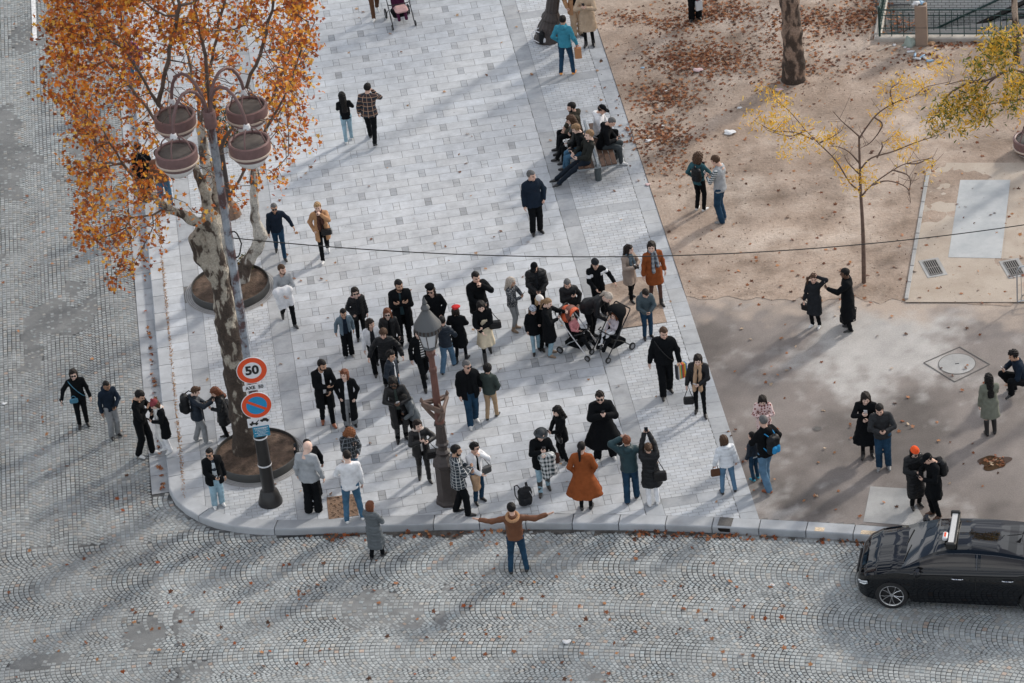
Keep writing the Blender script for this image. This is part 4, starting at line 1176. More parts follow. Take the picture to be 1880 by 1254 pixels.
    if isinstance(inner, tuple): garment("shirt", 'in', inner[1], g=.008, hem=.90, collar=False, amp=.003)
    elif inner:
        garment("shirt", 'in', inner, g=.003, hem=.90, collar=False, sleeves=False, amp=.003)
    tk = dict(top); nm = tk.pop('name', 'jacket'); mt = tk.pop('mat')
    garment(nm, 'top', mt, **tk)
    # ---------- hair, hats, glasses
    if hair and hair[0] != 'none':
        hm = mat("hair_" + hair[1], HAIRC[hair[1]], .62, bump=.4, bscale=90, var=.25, vscale=30, spec=.25)
        V, F = hair_proto(hair[0])
        if hat: V = V.copy(); tp = np.clip((V[:, 2] - .0) / .06, 0, 1)[:, None]; V = V * (1 - .17 * tp) + np.array([0, -.003, .0]) * tp
        put("hair", [hm], headT(V), F)
    if beard:
        V, F = hair_proto('beard'); put("beard", [mat("hair_" + (hair[1] if hair else 'dark'), HAIRC[hair[1] if hair else 'dark'], .6)], headT(V), F)
    if hat:
        V, F = hair_proto(hat[0]); nm2 = {'beanie': 'beanie', 'cap': 'cap', 'beret': 'beret', 'widehat': 'hat', 'hood': 'hood'}[hat[0]]
        ho = put(nm2, [hat[1]], headT(V), F)
        if len(hat) > 2:
            V, F = hair_proto('pom'); po = put("pompom", [hat[2]], headT(V), F, par=ho)
    if glasses:
        V, F = hair_proto('glasses'); put("sunglasses" if glasses is True else "glasses", [mat("lens_black", (.008, .008, .009), .12)], headT(V), F)
    for e in extra:
        k = e[0]
        if k == 'scarf':
            P = grid((-.2, -.2, .95), (.2, .26, 1.6), .016)
            d = ringd(P, (0, -.01, 1.49), .078, .036, (0, -.2, 1)) + .006 * np.sin(80 * P[..., 0] + 40 * P[..., 2])
            L = e[2] if len(e) > 2 else 1.15
            d = U(d, cap(P, (.03, .09, 1.47), (.055, .165 * bw, L), .04, .045), k=.03)
            if len(e) > 3: d = U(d, cap(P, (-.04, .09, 1.47), (-.065, .165 * bw, e[3]), .04, .045), k=.03)
            d = d + .004 * np.sin(60 * P[..., 2])
            V, F = snet(P, d, .016); put("scarf", [e[1]], np.array([tr(q) for q in V]), F)
        elif k == 'longscarf':
            P = grid((-.25, -.22, .3), (.25, .30, 1.6), .018)
            d = ringd(P, (0, -.01, 1.49), .08, .036, (0, -.2, 1))
            for s in (1, -1): d = U(d, cap(P, (s * .05, .09, 1.45), (s * .075, .20, e[2]), .042, .055, .9), k=.03)
            d = d + .005 * np.sin(30 * P[..., 2] + 70 * P[..., 0])
            V, F = snet(P, d, .018); put("scarf", [e[1]], np.array([tr(q) for q in V]), F)
        elif k == 'furtrim':
            P = grid((-.2, -.25, 1.35), (.2, .2, 1.62), .014)
            d = ringd(P, (0, -.04, 1.475), .118, .036, (0, -.45, 1)) - .006 * np.sin(120 * P[..., 0]) * np.sin(110 * P[..., 1] + 50 * P[..., 2])
            V, F = snet(P, d, .014); put("fur_trim", [e[1]], np.array([tr(q) for q in V]), F)
        elif k == 'panel':   # band of another colour across the shoulders or chest
            P = grid((-.35, -.25, 1.2), (.35, .25, 1.5), .016)
            d = U(torso_d(P, .046), *[cap(P, sh[i], elb[i], .075, .065) for i in (0, 1)], k=.03); d = smax(d, np.abs(P[..., 2] - e[2]) - e[3], .005)
            d = smax(d, -(cap(P, (0, .02, 1.3), (0, .02, 1.62), .07, .07)), .01)
            if len(e) > 4: d = smax(d, -(np.abs(P[..., 0]) - e[4]), .008)
            V, F = snet(P, d, .016); put(e[5] if len(e) > 5 else "shoulder_panel", [e[1]], np.array([tr(q) for q in V]), F)
        elif k == 'cuffs':
            vs, fs, n2 = [], [], 0
            P0 = None
            for i in range(2):
                w_ = tr(wr[i]); P = grid(w_ - .08, w_ + .08, .012); e2 = tr(elb[i]); u2 = (w_ - e2) / np.linalg.norm(w_ - e2)
                d = cap(P, w_ - u2 * .03, w_ - u2 * .005, .047) - .004 * np.sin(150 * P[..., 0]) * np.sin(140 * P[..., 2])
                V, F = snet(P, d, .012); vs.append(V); fs.append(F + n2); n2 += len(V)
            put("cuffs", [e[1]], np.concatenate(vs), np.concatenate(fs))
        elif k == 'strap':     # crossbody strap worn over the coat
            g_ = e[2] if len(e) > 2 else .03
            pts = []
            for a in np.linspace(0, 2 * pi, 26):
                x = .17 * cos(a) * bw; zz = 1.19 + .27 * cos(a) * (e[3] if len(e) > 3 else 1); y = (.118 * bw + g_ * .9) * sin(a); pts.append(tr((x, y, zz)))
            mb = MB(); mb.tube([q * sc for q in pts], .011 * sc, 6); mb.build("bag_strap", [e[1]], root, smooth=True)
    fr = Matrix.Translation(Vector(G_)) @ Matrix.Rotation(rz, 4, 'Z')
    REG[key] = dict(M=fr, sc=sc, tr=tr, hands=hand_frames, wr=[tr(q) for q in wr], rz=rz, T=T, G=G_, pelvis=pelvis, headT=headT, label=label)
    return root
def P2W(key, p):      # body point (unit body, torso posed) -> world
    r = REG[key]; return r['M'] @ (Vector([float(q) for q in p]) * r['sc'])
# ================================================================== WHO STANDS WHERE
BK = cloth("black", (.0055, .0065, .008)); BK2 = cloth("charcoal", (.020, .022, .026)); BKP = cloth("black", (.006, .007, .009), 'puffer'); BKL = cloth("black", (.007, .007, .008), 'leather')
NV = cloth("navy", (.012, .020, .034)); NVP = cloth("navy", (.012, .020, .032), 'puffer'); BLK_D = cloth("black", (.012, .013, .016), 'denim')
JN = cloth("blue", (.055, .13, .21), 'denim'); JD = cloth("dark_blue", (.015, .045, .085), 'denim'); JL = cloth("light_blue", (.28, .42, .50), 'denim'); JM = cloth("mid_blue", (.09, .17, .26), 'denim')
GYS = cloth("grey", (.33, .35, .37), 'knit'); WHT = cloth("white", (.72, .73, .75), 'cotton'); WHP = cloth("white", (.66, .69, .73), 'puffer'); CRM = cloth("cream", (.62, .54, .40), 'cotton')
RST = cloth("rust", (.24, .068, .022)); CML = cloth("camel", (.42, .24, .13)); BGE = cloth("beige", (.45, .34, .24)); TPE = cloth("taupe", (.32, .26, .22)); BRN = cloth("brown", (.10, .05, .03))
TEAL = cloth("teal", (.045, .23, .32), 'cotton'); GRN = cloth("green", (.045, .060, .055), 'cotton'); DTL = cloth("dark_teal", (.018, .045, .055), 'puffer'); SLT = cloth("slate", (.05, .075, .09), 'puffer')
GYP = cloth("grey", (.10, .115, .125), 'puffer'); GYT = cloth("grey", (.24, .25, .26), 'cotton'); KHK = cloth("khaki", (.38, .27, .17), 'cotton'); OLV = cloth("grey_green", (.17, .18, .145), 'cotton'); BSU = cloth("brown", (.15, .055, .022), 'leather')
RED = cloth("red", (.50, .035, .035), 'knit'); ORNG = cloth("orange", (.75, .10, .03), 'knit'); BUR = cloth("burgundy", (.22, .05, .06), 'knit'); WKN = cloth("white", (.65, .64, .62), 'knit'); FUR = cloth("pale", (.55, .47, .42), 'fur'); DFU = cloth("dark", (.03, .025, .022), 'fur')
SCB = cloth("tan", (.42, .28, .18), 'knit'); SCG = cloth("grey_blue", (.10, .14, .17), 'knit'); SCP = pattern("scarf_check", 'check', (.30, .33, .36), (.05, .06, .08), 9); SCBR = cloth("dark_brown", (.09, .045, .035), 'knit')
PLD = pattern("dark_plaid", 'plaid', (.012, .02, .03), (.40, .26, .18), 8, (.06, .03, .025)); PLC = pattern("overcoat_check", 'grid', (.02, .03, .04), (.45, .46, .46), 14); PLB = pattern("buffalo_check", 'check', (.60, .62, .62), (.015, .03, .035), 9)
DOT = pattern("speckled_knit", 'dots', (.03, .035, .045), (.30, .30, .30), 45); STR = pattern("bw_stripes", 'stripes', (.62, .62, .60), (.015, .015, .018), 15); STR2 = pattern("fine_stripes", 'stripes', (.5, .52, .52), (.03, .05, .06), 20)
FLR = pattern("pink_floral", 'dots', (.68, .52, .50), (.22, .07, .06), 16); BLO = pattern("wave_print", 'blotch', (.55, .60, .63), (.02, .03, .045), 9); CAMO = pattern("leopard_knit", 'dots', (.42, .46, .52), (.03, .04, .07), 40)
PK = cloth("pink", (.55, .22, .23), 'cotton'); LIL = cloth("pale_rose", (.47, .43, .46), 'cotton'); SHM = pattern("painted_leather_sheen", 'blotch', (.017, .019, .022), (.011, .012, .014), 9)  # SHM: leather sheen put into the colour as lighter blotches
S_W = mat("white_shoe", (.66, .66, .65), .5, var=.1, vscale=40); S_B = mat("black_shoe", (.014, .014, .015), .4); S_G = mat("grey_shoe", (.22, .22, .22), .6); S_T = mat("brown_shoe", (.25, .075, .03), .4)
S_N = mat("beige_boot", (.23, .165, .115), .7); S_BR = mat("brown_boot", (.08, .035, .02), .5); S_O = mat("orange_shoe", (.70, .28, .05), .5); S_C = mat("teal_shoe", (.03, .32, .45), .5); S_RB = mat("rubber_boot", (.035, .033, .03), .3)
SOW = mat("sole_white", (.62, .62, .60), .6)
wsn = ('sneaker', S_W, SOW); bsn = ('sneaker', S_B, SOW); blk = ('shoe', S_B); abt = ('ankle', S_B); bt = ('boot', S_B)
T_ = lambda m_, **k: dict(mat=m_, **k)
coat = lambda m_, hem=.50, **k: dict(mat=m_, hem=hem, name='coat', g=k.pop('g', .026), **k)
puf = lambda m_, **k: dict(mat=m_, quilt=k.pop('quilt', .085), g=k.pop('g', .040), hood=k.pop('hood', True), **k)
RZ = ROADZ
GRPS = "people standing on the corner of the square"

# --- on the left, in the road and along the kerb
person('w_blue_bag', 154, 782, 676, 172, "woman in sunglasses and black jacket with a blue crossbody bag, leftmost in the road", T_(BK, g=.02), ('slim', BK), abt, 'fair', ('long', 'dark'), arms=('out', 'down'), glasses=True, z=RZ, extra=(('strap', mat("blue_strap", (.05, .18, .27), .6)),))
person('m_grey_sweats', 212, 802, 696, 152, "man in navy hoodie and light grey sweatpants looking at his phone in the road", T_(NV, hood=True, g=.022), ('straight', GYT), bsn, 'brown', ('buzz', 'black'), arms=('down', 'phonelow'), hp=22, z=RZ)
person('m_lean_black', 268, 836, 712, 112, "man all in black with white trainers leaning towards the burgundy bobble hat", T_(BK, g=.018), ('straight', BK), wsn, 'tan', ('short', 'black'), arms=('chest', 'phone'), lean=5, hp=28, legs='step2', z=RZ)
person('w_burgundy', 308, 829, 729, 240, "woman in burgundy bobble hat, long white scarf and black coat", coat(BK, .52), ('straight', WHT), wsn, 'fair', ('bob', 'brown'), ('beanie', BUR, BUR), arms=('phone', 'phone'), hp=30, lean=6, extra=(('longscarf', WKN, .50),))
person('m_bag_left', 370, 812, 710, 78, "man in navy parka and grey trousers sharing a phone beside the tree", T_(NVP, g=.034, hood=True, hem=.80), ('straight', GYT), wsn, 'fair', ('quiff', 'brown'), arms=('reach', 'phone'), hp=26, legs='step')
person('w_long_puffer_tree', 417, 806, 708, 258, "woman in black fur-hooded puffer coat and leggings beside the trunk", puf(BKP, hem=.56), ('legging', BK), bsn, 'light', ('long', 'auburn'), arms=('reach', 'phone'), hp=28, lean=5, extra=(('furtrim', DFU),))
person('m_blue_glasses', 402, 929, 822, 165, "man in black jacket, wave print top and pale jeans at the kerb corner", T_(BK, g=.034, openf=(.03, .075), hem=.74), ('straight', JL), wsn, 'tan', ('short', 'black'), inner=BLO, arms=('phonelow', 'down'), glasses=True, hy=35, build=1.12)
# --- walking in the open field
person('m_walk_grey', 516, 470, 370, 172, "grey haired man in sunglasses and dark jacket striding past the camel coat", T_(NV, g=.028), ('slim', JD), bsn, 'tan', ('short', 'salt'), arms=('down', 'out'), legs='walk2', glasses=True)
person('w_camel', 598, 472, 368, 178, "woman in open camel coat and brown scarf walking with hand at her mouth", coat(CML, .60, openf=(.03, .08)), ('slim', BK), wsn, 'fair', ('mid', 'blond'), inner=SCBR, arms=('pocket', 'face'), legs='walk', extra=(('scarf', SCBR, 1.05, 1.2),))
person('m_carry_white', 531, 592, 483, 165, "bearded man in pale grey sweater carrying a white jacket over his arm", T_(GYS, g=.010, collar=False, name='sweater'), ('slim', BK), abt, 'light', ('short', 'brown'), beard=True, arms=('lap', 'belly'), legs='walk2', hy=-25)
person('w_away_jeans', 641, 260, 170, 355, "woman with long black hair and pale jeans walking away beside a plaid shirt", T_(BK, g=.016), ('slim', JL), ('sneaker', S_W, SOW), 'light', ('vlong', 'black'), arms=('phone', 'chest'), legs='step')
person('m_away_plaid', 685, 262, 151, 5, "man in dark plaid overshirt walking away across the square", T_(PLD, g=.026, name='shirt', hem=.82), ('slim', BK), bsn, 'light', ('short', 'black'), arms=('camera', 'down'), legs='walk2', build=1.06)
person('m_top_legs', 690, 29, 1.70, 175, "walker in dark red trousers cropped by the top edge beside a pushchair", T_(BRN, g=.03), ('slim', BRN), wsn, 'light', ('short', 'dark'), arms=('phone', 'pocket'), legs='walk')
person('m_blue_hood', 1042, 136, 29, 15, "man in bright blue hooded sweatshirt and orange trainers below the lamp post", T_(TEAL, hood=True, g=.026, name='sweatshirt'), ('slim', JD), ('sneaker', S_O, SOW), 'tan', ('short', 'black'), arms=('hold', 'pocket'), legs='apart')
person('w_trench', 1083, 84, 1.70, 190, "woman in beige trench coat and black boots at the top edge", coat(BGE, .52, flare=.05), ('none', BK), abt, 'light', ('long', 'brown'), arms=('phonehigh', 'phonehigh'), legs='stand')
person('p_tan_coat', 1061, 66, 1.76, 170, "person in long pale coat and beige trousers behind the trench coat", coat(CML, .70, openf=(.03, .07)), ('wide', BGE), blk, 'light', ('long', 'dark'), inner=BK, arms=('pocket', 'down'))
person('m_navy_alone', 986, 428, 312, 165, "grey haired man in navy jacket standing alone with a hand in his pocket", T_(NV, g=.032, hem=.80), ('straight', BK), blk, 'light', ('short', 'salt'), arms=('down', 'pocket'), inner=None, hy=-30, build=1.05)
person('p_top_right', 1277, 36, 1.75, 178, "person in black wide trousers at the top edge on the sand holding a white bag", T_(BK, g=.03), ('wide', BK), blk, 'light', ('short', 'dark'), arms=('lap', 'down'))
# --- on the sand
person('w_curly_sand', 1287, 386, 281, 40, "woman with curly brown hair, teal denim jacket and black backpack on the sand", T_(cloth("teal_denim", (.03, .09, .11), 'denim'), g=.02), ('slim', BK), wsn, 'light', ('bigcurl', 'brown'), arms=('phone', 'pocket'), hp=15)
person('m_vest_sand', 1326, 407, 285, 298, "man in pale grey vest with striped sleeves looking at a phone on the sand", T_(GYS, g=.030, sleeves=False, hem=.86, name='vest'), ('straight', JD), ('sneaker', S_G, SOW), 'light', ('short', 'brown'), arms=('phone', 'phone'), hp=28, inner=('sleeved', STR2))
# --- on the tarmac
person('w_grey_coat', 1498, 600, 501, 215, "woman in belted charcoal coat and white trainers holding her hair", coat(BK2, .46, belt=True), ('slim', BK), wsn, 'light', ('sidepony', 'brown'), arms=('down', 'headtop'), hy=-25, hp=10)
person('m_long_black_photo', 1559, 606, 490, 280, "man in long black coat photographing the woman in charcoal at the sand edge", coat(BK, .36, g=.034), ('slim', BK), bsn, 'dark', ('short', 'black'), arms=('hold', 'reach'), hy=0)
person('w_green_coat', 1819, 797, 686, 358, "woman in pale grey-green coat and knee boots with long black hair seen from behind", coat(OLV, .55, flare=.04), ('none', mat("skin_legs", (.62, .42, .33), .6)), ('tallboot', S_B), 'fair', ('vlong', 'black'), arms=('belly', 'down'))
person('m_crouch', 1868, 722, 1.76, 262, "man in navy jacket crouching at the right edge with a phone", T_(NV, g=.026), ('straight', BK), bsn, 'tan', ('mid', 'black'), arms=('phonehigh', 'lap'), crouch=True, lean=14, hp=5)
person('w_black_flared', 1593, 838, 718, 185, "woman in flared knee-length black coat holding a pale phone on the tarmac", coat(BK, .44, flare=.13, g=.020), ('none', BK), abt, 'fair', ('longwide', 'dark'), arms=('phonehigh', 'phone'), hp=22)
person('m_leather_tarmac', 1623, 860, 738, 190, "man in black leather jacket, blue jeans and chunky trainers beside the flared coat", T_(SHM, g=.028), ('straight', JD), ('sneaker', S_G, SOW), 'light', ('short', 'black'), arms=('phone', 'phone'), hp=24, build=1.05)
person('w_orange_hat', 1682, 930, 817, 165, "woman in bright orange beanie and long black padded coat with white sleeve stripes", coat(BKP, .34, quilt=.10, g=.036), ('slim', BK), blk, 'fair', ('bob', 'black'), ("beanie", ORNG), arms=('phone', 'phone'), hp=26, glasses='clear')
person('m_backpack_right', 1717, 948, 826, 250, "man in black coat and cap with a backpack beside the orange beanie", coat(BK, .55), ('slim', BK), ('shoe', S_BR), 'light', ('short', 'black'), ('cap', BK), arms=('phone', 'phone'), hp=30, lean=6)
person('w_floral', 1405, 818, 724, 180, "girl in pink floral jacket looking down at something red in her hands", coat(FLR, .62, g=.026), ('slim', BK), bsn, 'fair', ('longwide', 'dark'), arms=('phone', 'phone'), hp=32)
person('m_backpack_tarmac', 1410, 898, 764, 318, "man in black jacket, jeans and brown shoes with a blue-trimmed backpack beside a child", T_(BK, hood=True, g=.034), ('straight', JM), ('shoe', S_T, S_BR), 'light', ('buzz', 'salt'), arms=('out', 'lap'), legs='step', hp=14, hy=15)
person('c_striped', 1387, 880, 795, 330, "child in navy jacket, striped shirt and bright blue shoes next to the backpack man", T_(NVP, g=.04, hem=.98), ('slim', JD), ('sneaker', S_C, S_C), 'light', ('short', 'black'), inner=STR2, arms=('lap', 'down'))
person('w_white_puffer', 1338, 904, 800, 355, "woman in white hooded puffer jacket and jeans seen from behind near the paving edge", puf(WHP, quilt=.12), ('slim', JM), blk, 'light', ('bob', 'brown'), arms=('down', 'hold'), legs='apart')
person('m_big_black', 1224, 724, 600, 172, "broad man in black jacket walking with a rainbow striped shopping bag", T_(BK, g=.036), ('straight', BK), bsn, 'light', ('short', 'brown'), arms=('down', 'hold'), legs='step', build=1.15, hp=12, extra=(('strap', BKL, .05),))
person('w_beige_scarf', 1287, 760, 648, 185, "woman in black jacket and long beige scarf carrying a handbag by its strap", T_(BKP, g=.036), ('legging', BK), bsn, 'fair', ('long', 'dark'), arms=('down', 'phonelow'), hp=20, legs='step2', extra=(('longscarf', SCB, .85),))
person('m_slate', 1190, 620, 523, 168, "man in slate blue jacket and jeans bent over his phone near the pushchairs", T_(SLT, hood=True, g=.034), ('slim', JD), blk, 'light', ('short', 'dark'), arms=('phonelow', 'phonelow'), hp=38, lean=6)
person('w_taupe', 1159, 549, 450, 140, "woman in taupe coat and grey-blue scarf holding a camera beside the rust coat", coat(TPE, .56, g=.026), ('slim', BK), abt, 'fair', ('long', 'dark'), arms=('phone', 'phone'), legs='step', hy=-30, extra=(('scarf', SCG, 1.18, 1.25),))
person('w_rust_scarf', 1205, 556, 443, 170, "woman in rust coat with a large checked scarf on the edge of the sand patch", coat(RST, .60), ('none', cloth("brown_tights", (.09, .05, .04), 'cotton')), abt, 'fair', ('long', 'dark'), arms=('down', 'down'), legs='step2', hy=25, extra=(('scarf', SCP, 1.0, 1.15),))
person('p_bw_jacket', 1102, 578, 472, 170, "young person in black and white jacket with a dark beanie holding gloves", T_(BK, g=.030, hood=True, openf=(.03, .06)), ('straight', BK), blk, 'light', ('short', 'dark'), ('beanie', BK2), inner=BK, arms=('lap', 'out'), hp=20, extra=(('panel', WHT, 1.31, .048, .10, 'shoulder_panel'),))
person('w_bending', 1086, 622, 1.72, 128, "woman in black coat with silver hair bending over the right pushchair", T_(BKP, g=.034, hem=.8), ('slim', BK), blk, 'fair', ('ponytail', 'greyblond'), arms=('reach', 'reach'), lean=58, hp=-10, legs='stand')
person('m_long_black_parka', 1052, 610, 510, 170, "grey haired man in long black hooded parka holding a phone in one hand", coat(BKP, .50, hood=True, g=.040), ('slim', BK), blk, 'light', ('short', 'salt'), arms=('chest', 'pocket'), hp=24, beard=True)
person('w_black_sunglasses_up', 1012, 652, 545, 110, "woman in long black coat, jeans and beige ankle boots texting beside the pushchairs", coat(BK, .48, g=.024), ('slim', JL), ('ankle', S_N), 'fair', ('ponytail', 'light'), arms=('phone', 'reach'), hp=22)
person('w_white_beanie', 1001, 640, 541, 150, "woman in white knit hat half hidden behind the long black coat", T_(BK, g=.03), ('slim', BK), blk, 'fair', ('long', 'blond'), ('beanie', WKN), arms=('pocket', 'pocket'), hp=15)
person('m_cap_puffer', 992, 588, 478, 178, "heavy man in black puffer jacket and baseball cap looking at his phone", puf(BKP, g=.044, openf=(.03, .05)), ('straight', BK), bsn, 'light', ('short', 'dark'), ('cap', BK), inner=BK2, arms=('phonelow', 'phonelow'), hp=24, hy=20, build=1.2, beard=True)
person('w_speckled', 946, 606, 508, 120, "woman with long silver blond hair in a speckled jacket and grey leggings", T_(DOT, g=.022), ('legging', cloth("grey", (.075, .065, .065), 'cotton')), ('ankle', S_N), 'tan', ('long', 'greyblond'), arms=('phone', 'phone'), hp=15, build=1.05)
person('c_beanie_girl', 985, 646, 560, 172, "small girl in patterned blue beanie and black coat walking hand in hand", coat(BK, .72, g=.034), ('slim', JL), bt, 'light', ('longwide', 'brown'), ('beanie', CAMO), arms=('down', 'down'), legs='step', hp=22)
person('m_smoking', 886, 618, 498, 158, "man in short black coat and pale jeans with a hand raised to his mouth", T_(BK, g=.034, hem=.72), ('slim', JL), wsn, 'light', ('short', 'black'), arms=('phonelow', 'face'), legs='step', build=1.1)
person('w_red_beret', 848, 664, 562, 20, "woman in red beret and black coat seen from behind the lantern", coat(BK, .52), ('none', BK), abt, 'light', ('bob', 'dark'), ('beret', RED), arms=('lap', 'lap'), legs='step')
person('m_behind_lamp', 824, 680, 580, 18, "man in navy padded jacket and blue jeans partly hidden by the lantern post", puf(NVP, quilt=.12), ('straight', JM), blk, 'light', ('short', 'black'), arms=('phone', 'phone'), legs='walk')
person('w_cream_skirt', 896, 658, 548, 178, "woman in black jacket and cream skirt walking with a black shoulder bag", T_(BK, g=.026), ('skirt', CRM, .45, BK), bt, 'fair', ('longwide', 'black'), arms=('lap', 'belly'), legs='walk', hp=22)
person('w_beret_sunglasses', 806, 632, 522, 178, "woman in black beret and sunglasses directly behind the lantern", T_(BK, g=.026, hem=.75), ('slim', BK), blk, 'light', ('longwide', 'dark'), ('beret', BK), arms=('lap', 'pocket'), glasses=True)
person('m_black_necklace', 746, 634, 512, 178, "tall man in mid-length black coat standing with both hands at his chest", coat(BK, .56, openf=(.015, .05), g=.034), ('slim', BK), bsn, 'tan', ('short', 'black'), inner=DTL, arms=('chest', 'chest'), hy=-18, build=1.1, beard=True)
person('w_pink_fur', 664, 622, 528, 170, "woman in sunglasses and black puffer with a pale pink fur hood", puf(BKP, openf=(.03, .06), hem=.74), ('slim', BK), blk, 'fair', ('long', 'dark'), inner=BK2, arms=('pocket', 'down'), glasses=True, extra=(('furtrim', cloth("pink_fur", (.55, .36, .34), 'fur')),))
person('c_football_shirt', 641, 654, 566, 178, "boy in grey hooded jacket over a navy football shirt", T_(cloth("grey_denim", (.13, .18, .22), 'denim'), hood=True, g=.034, openf=(.05, .09)), ('wide', BK), ('sneaker', S_G, SOW), 'tan', ('short', 'black'), inner=NV, arms=('back', 'back'), hp=15)
person('w_white_jacket_tee', 691, 680, 583, 168, "girl in open white jacket over a dark printed tee walking behind the puffers", T_(WHT, g=.030, openf=(.05, .09)), ('straight', BK), bsn, 'light', ('long', 'dark'), inner=BK2, arms=('down', 'down'), legs='walk', hy=-25)
person('w_auburn', 722, 664, 566, 175, "woman with auburn hair, sunglasses and shiny black leather jacket", T_(BKL, g=.030, openf=(.02, .05)), ('slim', BK), blk, 'fair', ('longwide', 'auburn'), inner=BK, arms=('down', 'down'), glasses=True)
person('m_curly_puffer', 716, 706, 603, 175, "young man with curly brown hair in a black puffer among the crowd", puf(BKP, hood=False, g=.048), ('straight', BK), bsn, 'light', ('curly', 'brown'), arms=('out', 'out'), hp=12)
person('m_navy_down', 728, 745, 643, 130, "man in navy down jacket over a white shirt turned towards the lamp post", puf(NVP, hood=False, quilt=.06, g=.034, openf=(.02, .05)), ('slim', JD), ('shoe', S_BR), 'tan', ('mid', 'black'), inner=WHT, arms=('pocket', 'pocket'))
person('w_striped_top', 781, 706, 597, 165, "woman in black blazer over a black and white striped top walking with a white bag", T_(BK, g=.026, hem=.72, openf=(.03, .06)), ('slim', BK), abt, 'fair', ('long', 'dark'), inner=STR, arms=('down', 'down'), legs='walk', hy=15)
person('m_overcoat', 603, 778, 658, 170, "tall bearded man in black overcoat, white tee and tan shoes with arms folded low", coat(BK, .50, openf=(.02, .04), g=.028), ('slim', BK), ('shoe', S_T, S_BR), 'tan', ('short', 'black'), inner=WHT, arms=('belly', 'lap'), legs='step2', hy=-30, hp=18, beard=True)
person('w_overcoat_white', 645, 782, 678, 178, "woman in ankle-length black overcoat and white top beside the tall bearded man", coat(BK, .24, openf=(.025, .06), g=.026), ('wide', GYT), blk, 'fair', ('long', 'auburn'), inner=WHT, arms=('pocket', 'pocket'), hy=20)
person('w_leather_long', 739, 808, 688, 170, "woman in long black leather coat, green top and sunglasses reading her phone", coat(BKL, .40, openf=(.02, .05), g=.026), ('slim', BK), ('tallboot', S_B), 'dark', ('longwide', 'black'), inner=GRN, arms=('phone', 'phone'), hp=24, glasses=True)
person('c_curly_grey', 766, 808, 716, 250, "boy with short black curls and grey shiny jacket leaning over a bag", T_(cloth("grey_shine", (.10, .115, .125), 'leather'), hood=True, g=.034, hem=.80), ('slim', BK), blk, 'dark', ('curly', 'black'), arms=('phone', 'lap'), hp=35, lean=14)
person('w_shearling', 780, 880, 770, 172, "woman in black coat with cream shearling trim photographing with her phone", T_(BKL, g=.034, hem=.74, openf=(.012, .03)), ('slim', BKL), bt, 'fair', ('long', 'dark'), inner=WKN, arms=('phonehigh', 'elbowbag'), legs='step2', extra=(('cuffs', FUR), ('furtrim', FUR)))
person('m_open_black_jeans', 869, 778, 661, 165, "man in open black jacket, jeans and white trainers beside a boy in green", T_(BK, g=.036, openf=(.04, .085), hem=.78), ('straight', JD), wsn, 'light', ('short', 'salt'), inner=BK, arms=('down', 'back'), legs='step', hy=-25, glasses='clear', build=1.1)
person('c_green_hood', 904, 768, 670, 20, "boy in green hooded jacket and khaki trousers seen from behind", T_(GRN, hood=True, g=.034), ('slim', KHK), bsn, 'light', ('curly', 'black'), arms=('pocket', 'pocket'), legs='step')
person('w_curly_red', 650, 882, 783, 160, "woman with curly red hair in dark plaid looking down at a camera", T_(pattern("smoky_plaid", 'grid', (.02, .025, .03), (.16, .18, .2), 12), g=.034, hem=.80), ('slim', JM), wsn, 'fair', ('bigcurl', 'red'), arms=('chest', 'lap'), hp=45, hy=-25)
person('m_bald_grey', 577, 940, 812, 12, "bald man in pale grey sweater and black trousers seen from behind", T_(GYS, g=.022, collar=False, name='sweater', hem=.84), ('wide', BK), bsn, 'fair', ('none', 'dark'), arms=('down', 'down'), hp=22, hy=25, build=1.04)
person('m_behind_bald', 582, 912, 806, 330, "man in black holding a phone out behind the bald man", T_(BK, g=.026), ('straight', BK), bsn, 'light', ('short', 'black'), arms=('down', 'reach'))
person('m_white_sweater', 652, 956, 828, 355, "man in white long-sleeved top, blue jeans and white trainers standing on the kerb", T_(WHT, g=.022, collar=False, name='sweater'), ('slim', JN), wsn, 'fair', ('buzz', 'dark'), arms=('down', 'lap'), legs='apart', build=1.05)
person('w_long_grey_puffer', 693, 1024, 922, 30, "woman in long quilted grey coat standing in the road by the kerb", coat(GYP, .36, quilt=.10, hood=True, g=.038), ('slim', BK), abt, 'light', ('bob', 'auburn'), arms=('phonelow', 'phonelow'), legs='step', z=RZ)
person('m_arms_spread', 953, 1050, 925, 2, "man in brown leather jacket standing in the road with arms spread wide", T_(cloth("cognac", (.13, .05, .022), 'leather'), g=.026, hem=.90), ('slim', JD), bsn, 'light', ('short', 'black'), arms=('wide', 'wide'), z=RZ, extra=(('furtrim', CML),), legs='apart')
person('m_check_overcoat', 849, 944, 817, 88, "man in checked overshirt with pale collar standing against the lamp post base", T_(PLC, g=.030, hem=.76, openf=(.02, .05)), ('straight', BK), abt, 'tan', ('short', 'black'), inner=WHT, arms=('phone', 'phonelow'), legs='step', beard=True)
person('w_white_cardigan', 880, 921, 812, 150, "woman in glasses, white knit jacket and jeans with a bag on her hip", T_(WHT, g=.034, openf=(.02, .05)), ('slim', JD), abt, 'light', ('mid', 'black'), inner=BK, arms=('lap', 'face'), hy=-30, glasses='clear')
person('w_wide_hat', 1000, 902, 787, 178, "woman in wide-brimmed grey hat and rubber boots with a checked shirt over her arm", T_(BK, g=.032, hem=.72), ('slim', JL), ('tallboot', S_RB), 'fair', ('long', 'dark'), ('widehat', cloth("felt", (.05, .055, .06))), arms=('phonehigh', 'phone'), legs='step', hp=20)
person('w_small_black', 1036, 848, 745, 250, "woman in short black coat and grey trainers looking at her phone", T_(BK, g=.026, hem=.72), ('slim', BK), ('sneaker', S_G, SOW), 'fair', ('long', 'black'), arms=('phonelow', 'phonelow'), hp=22)
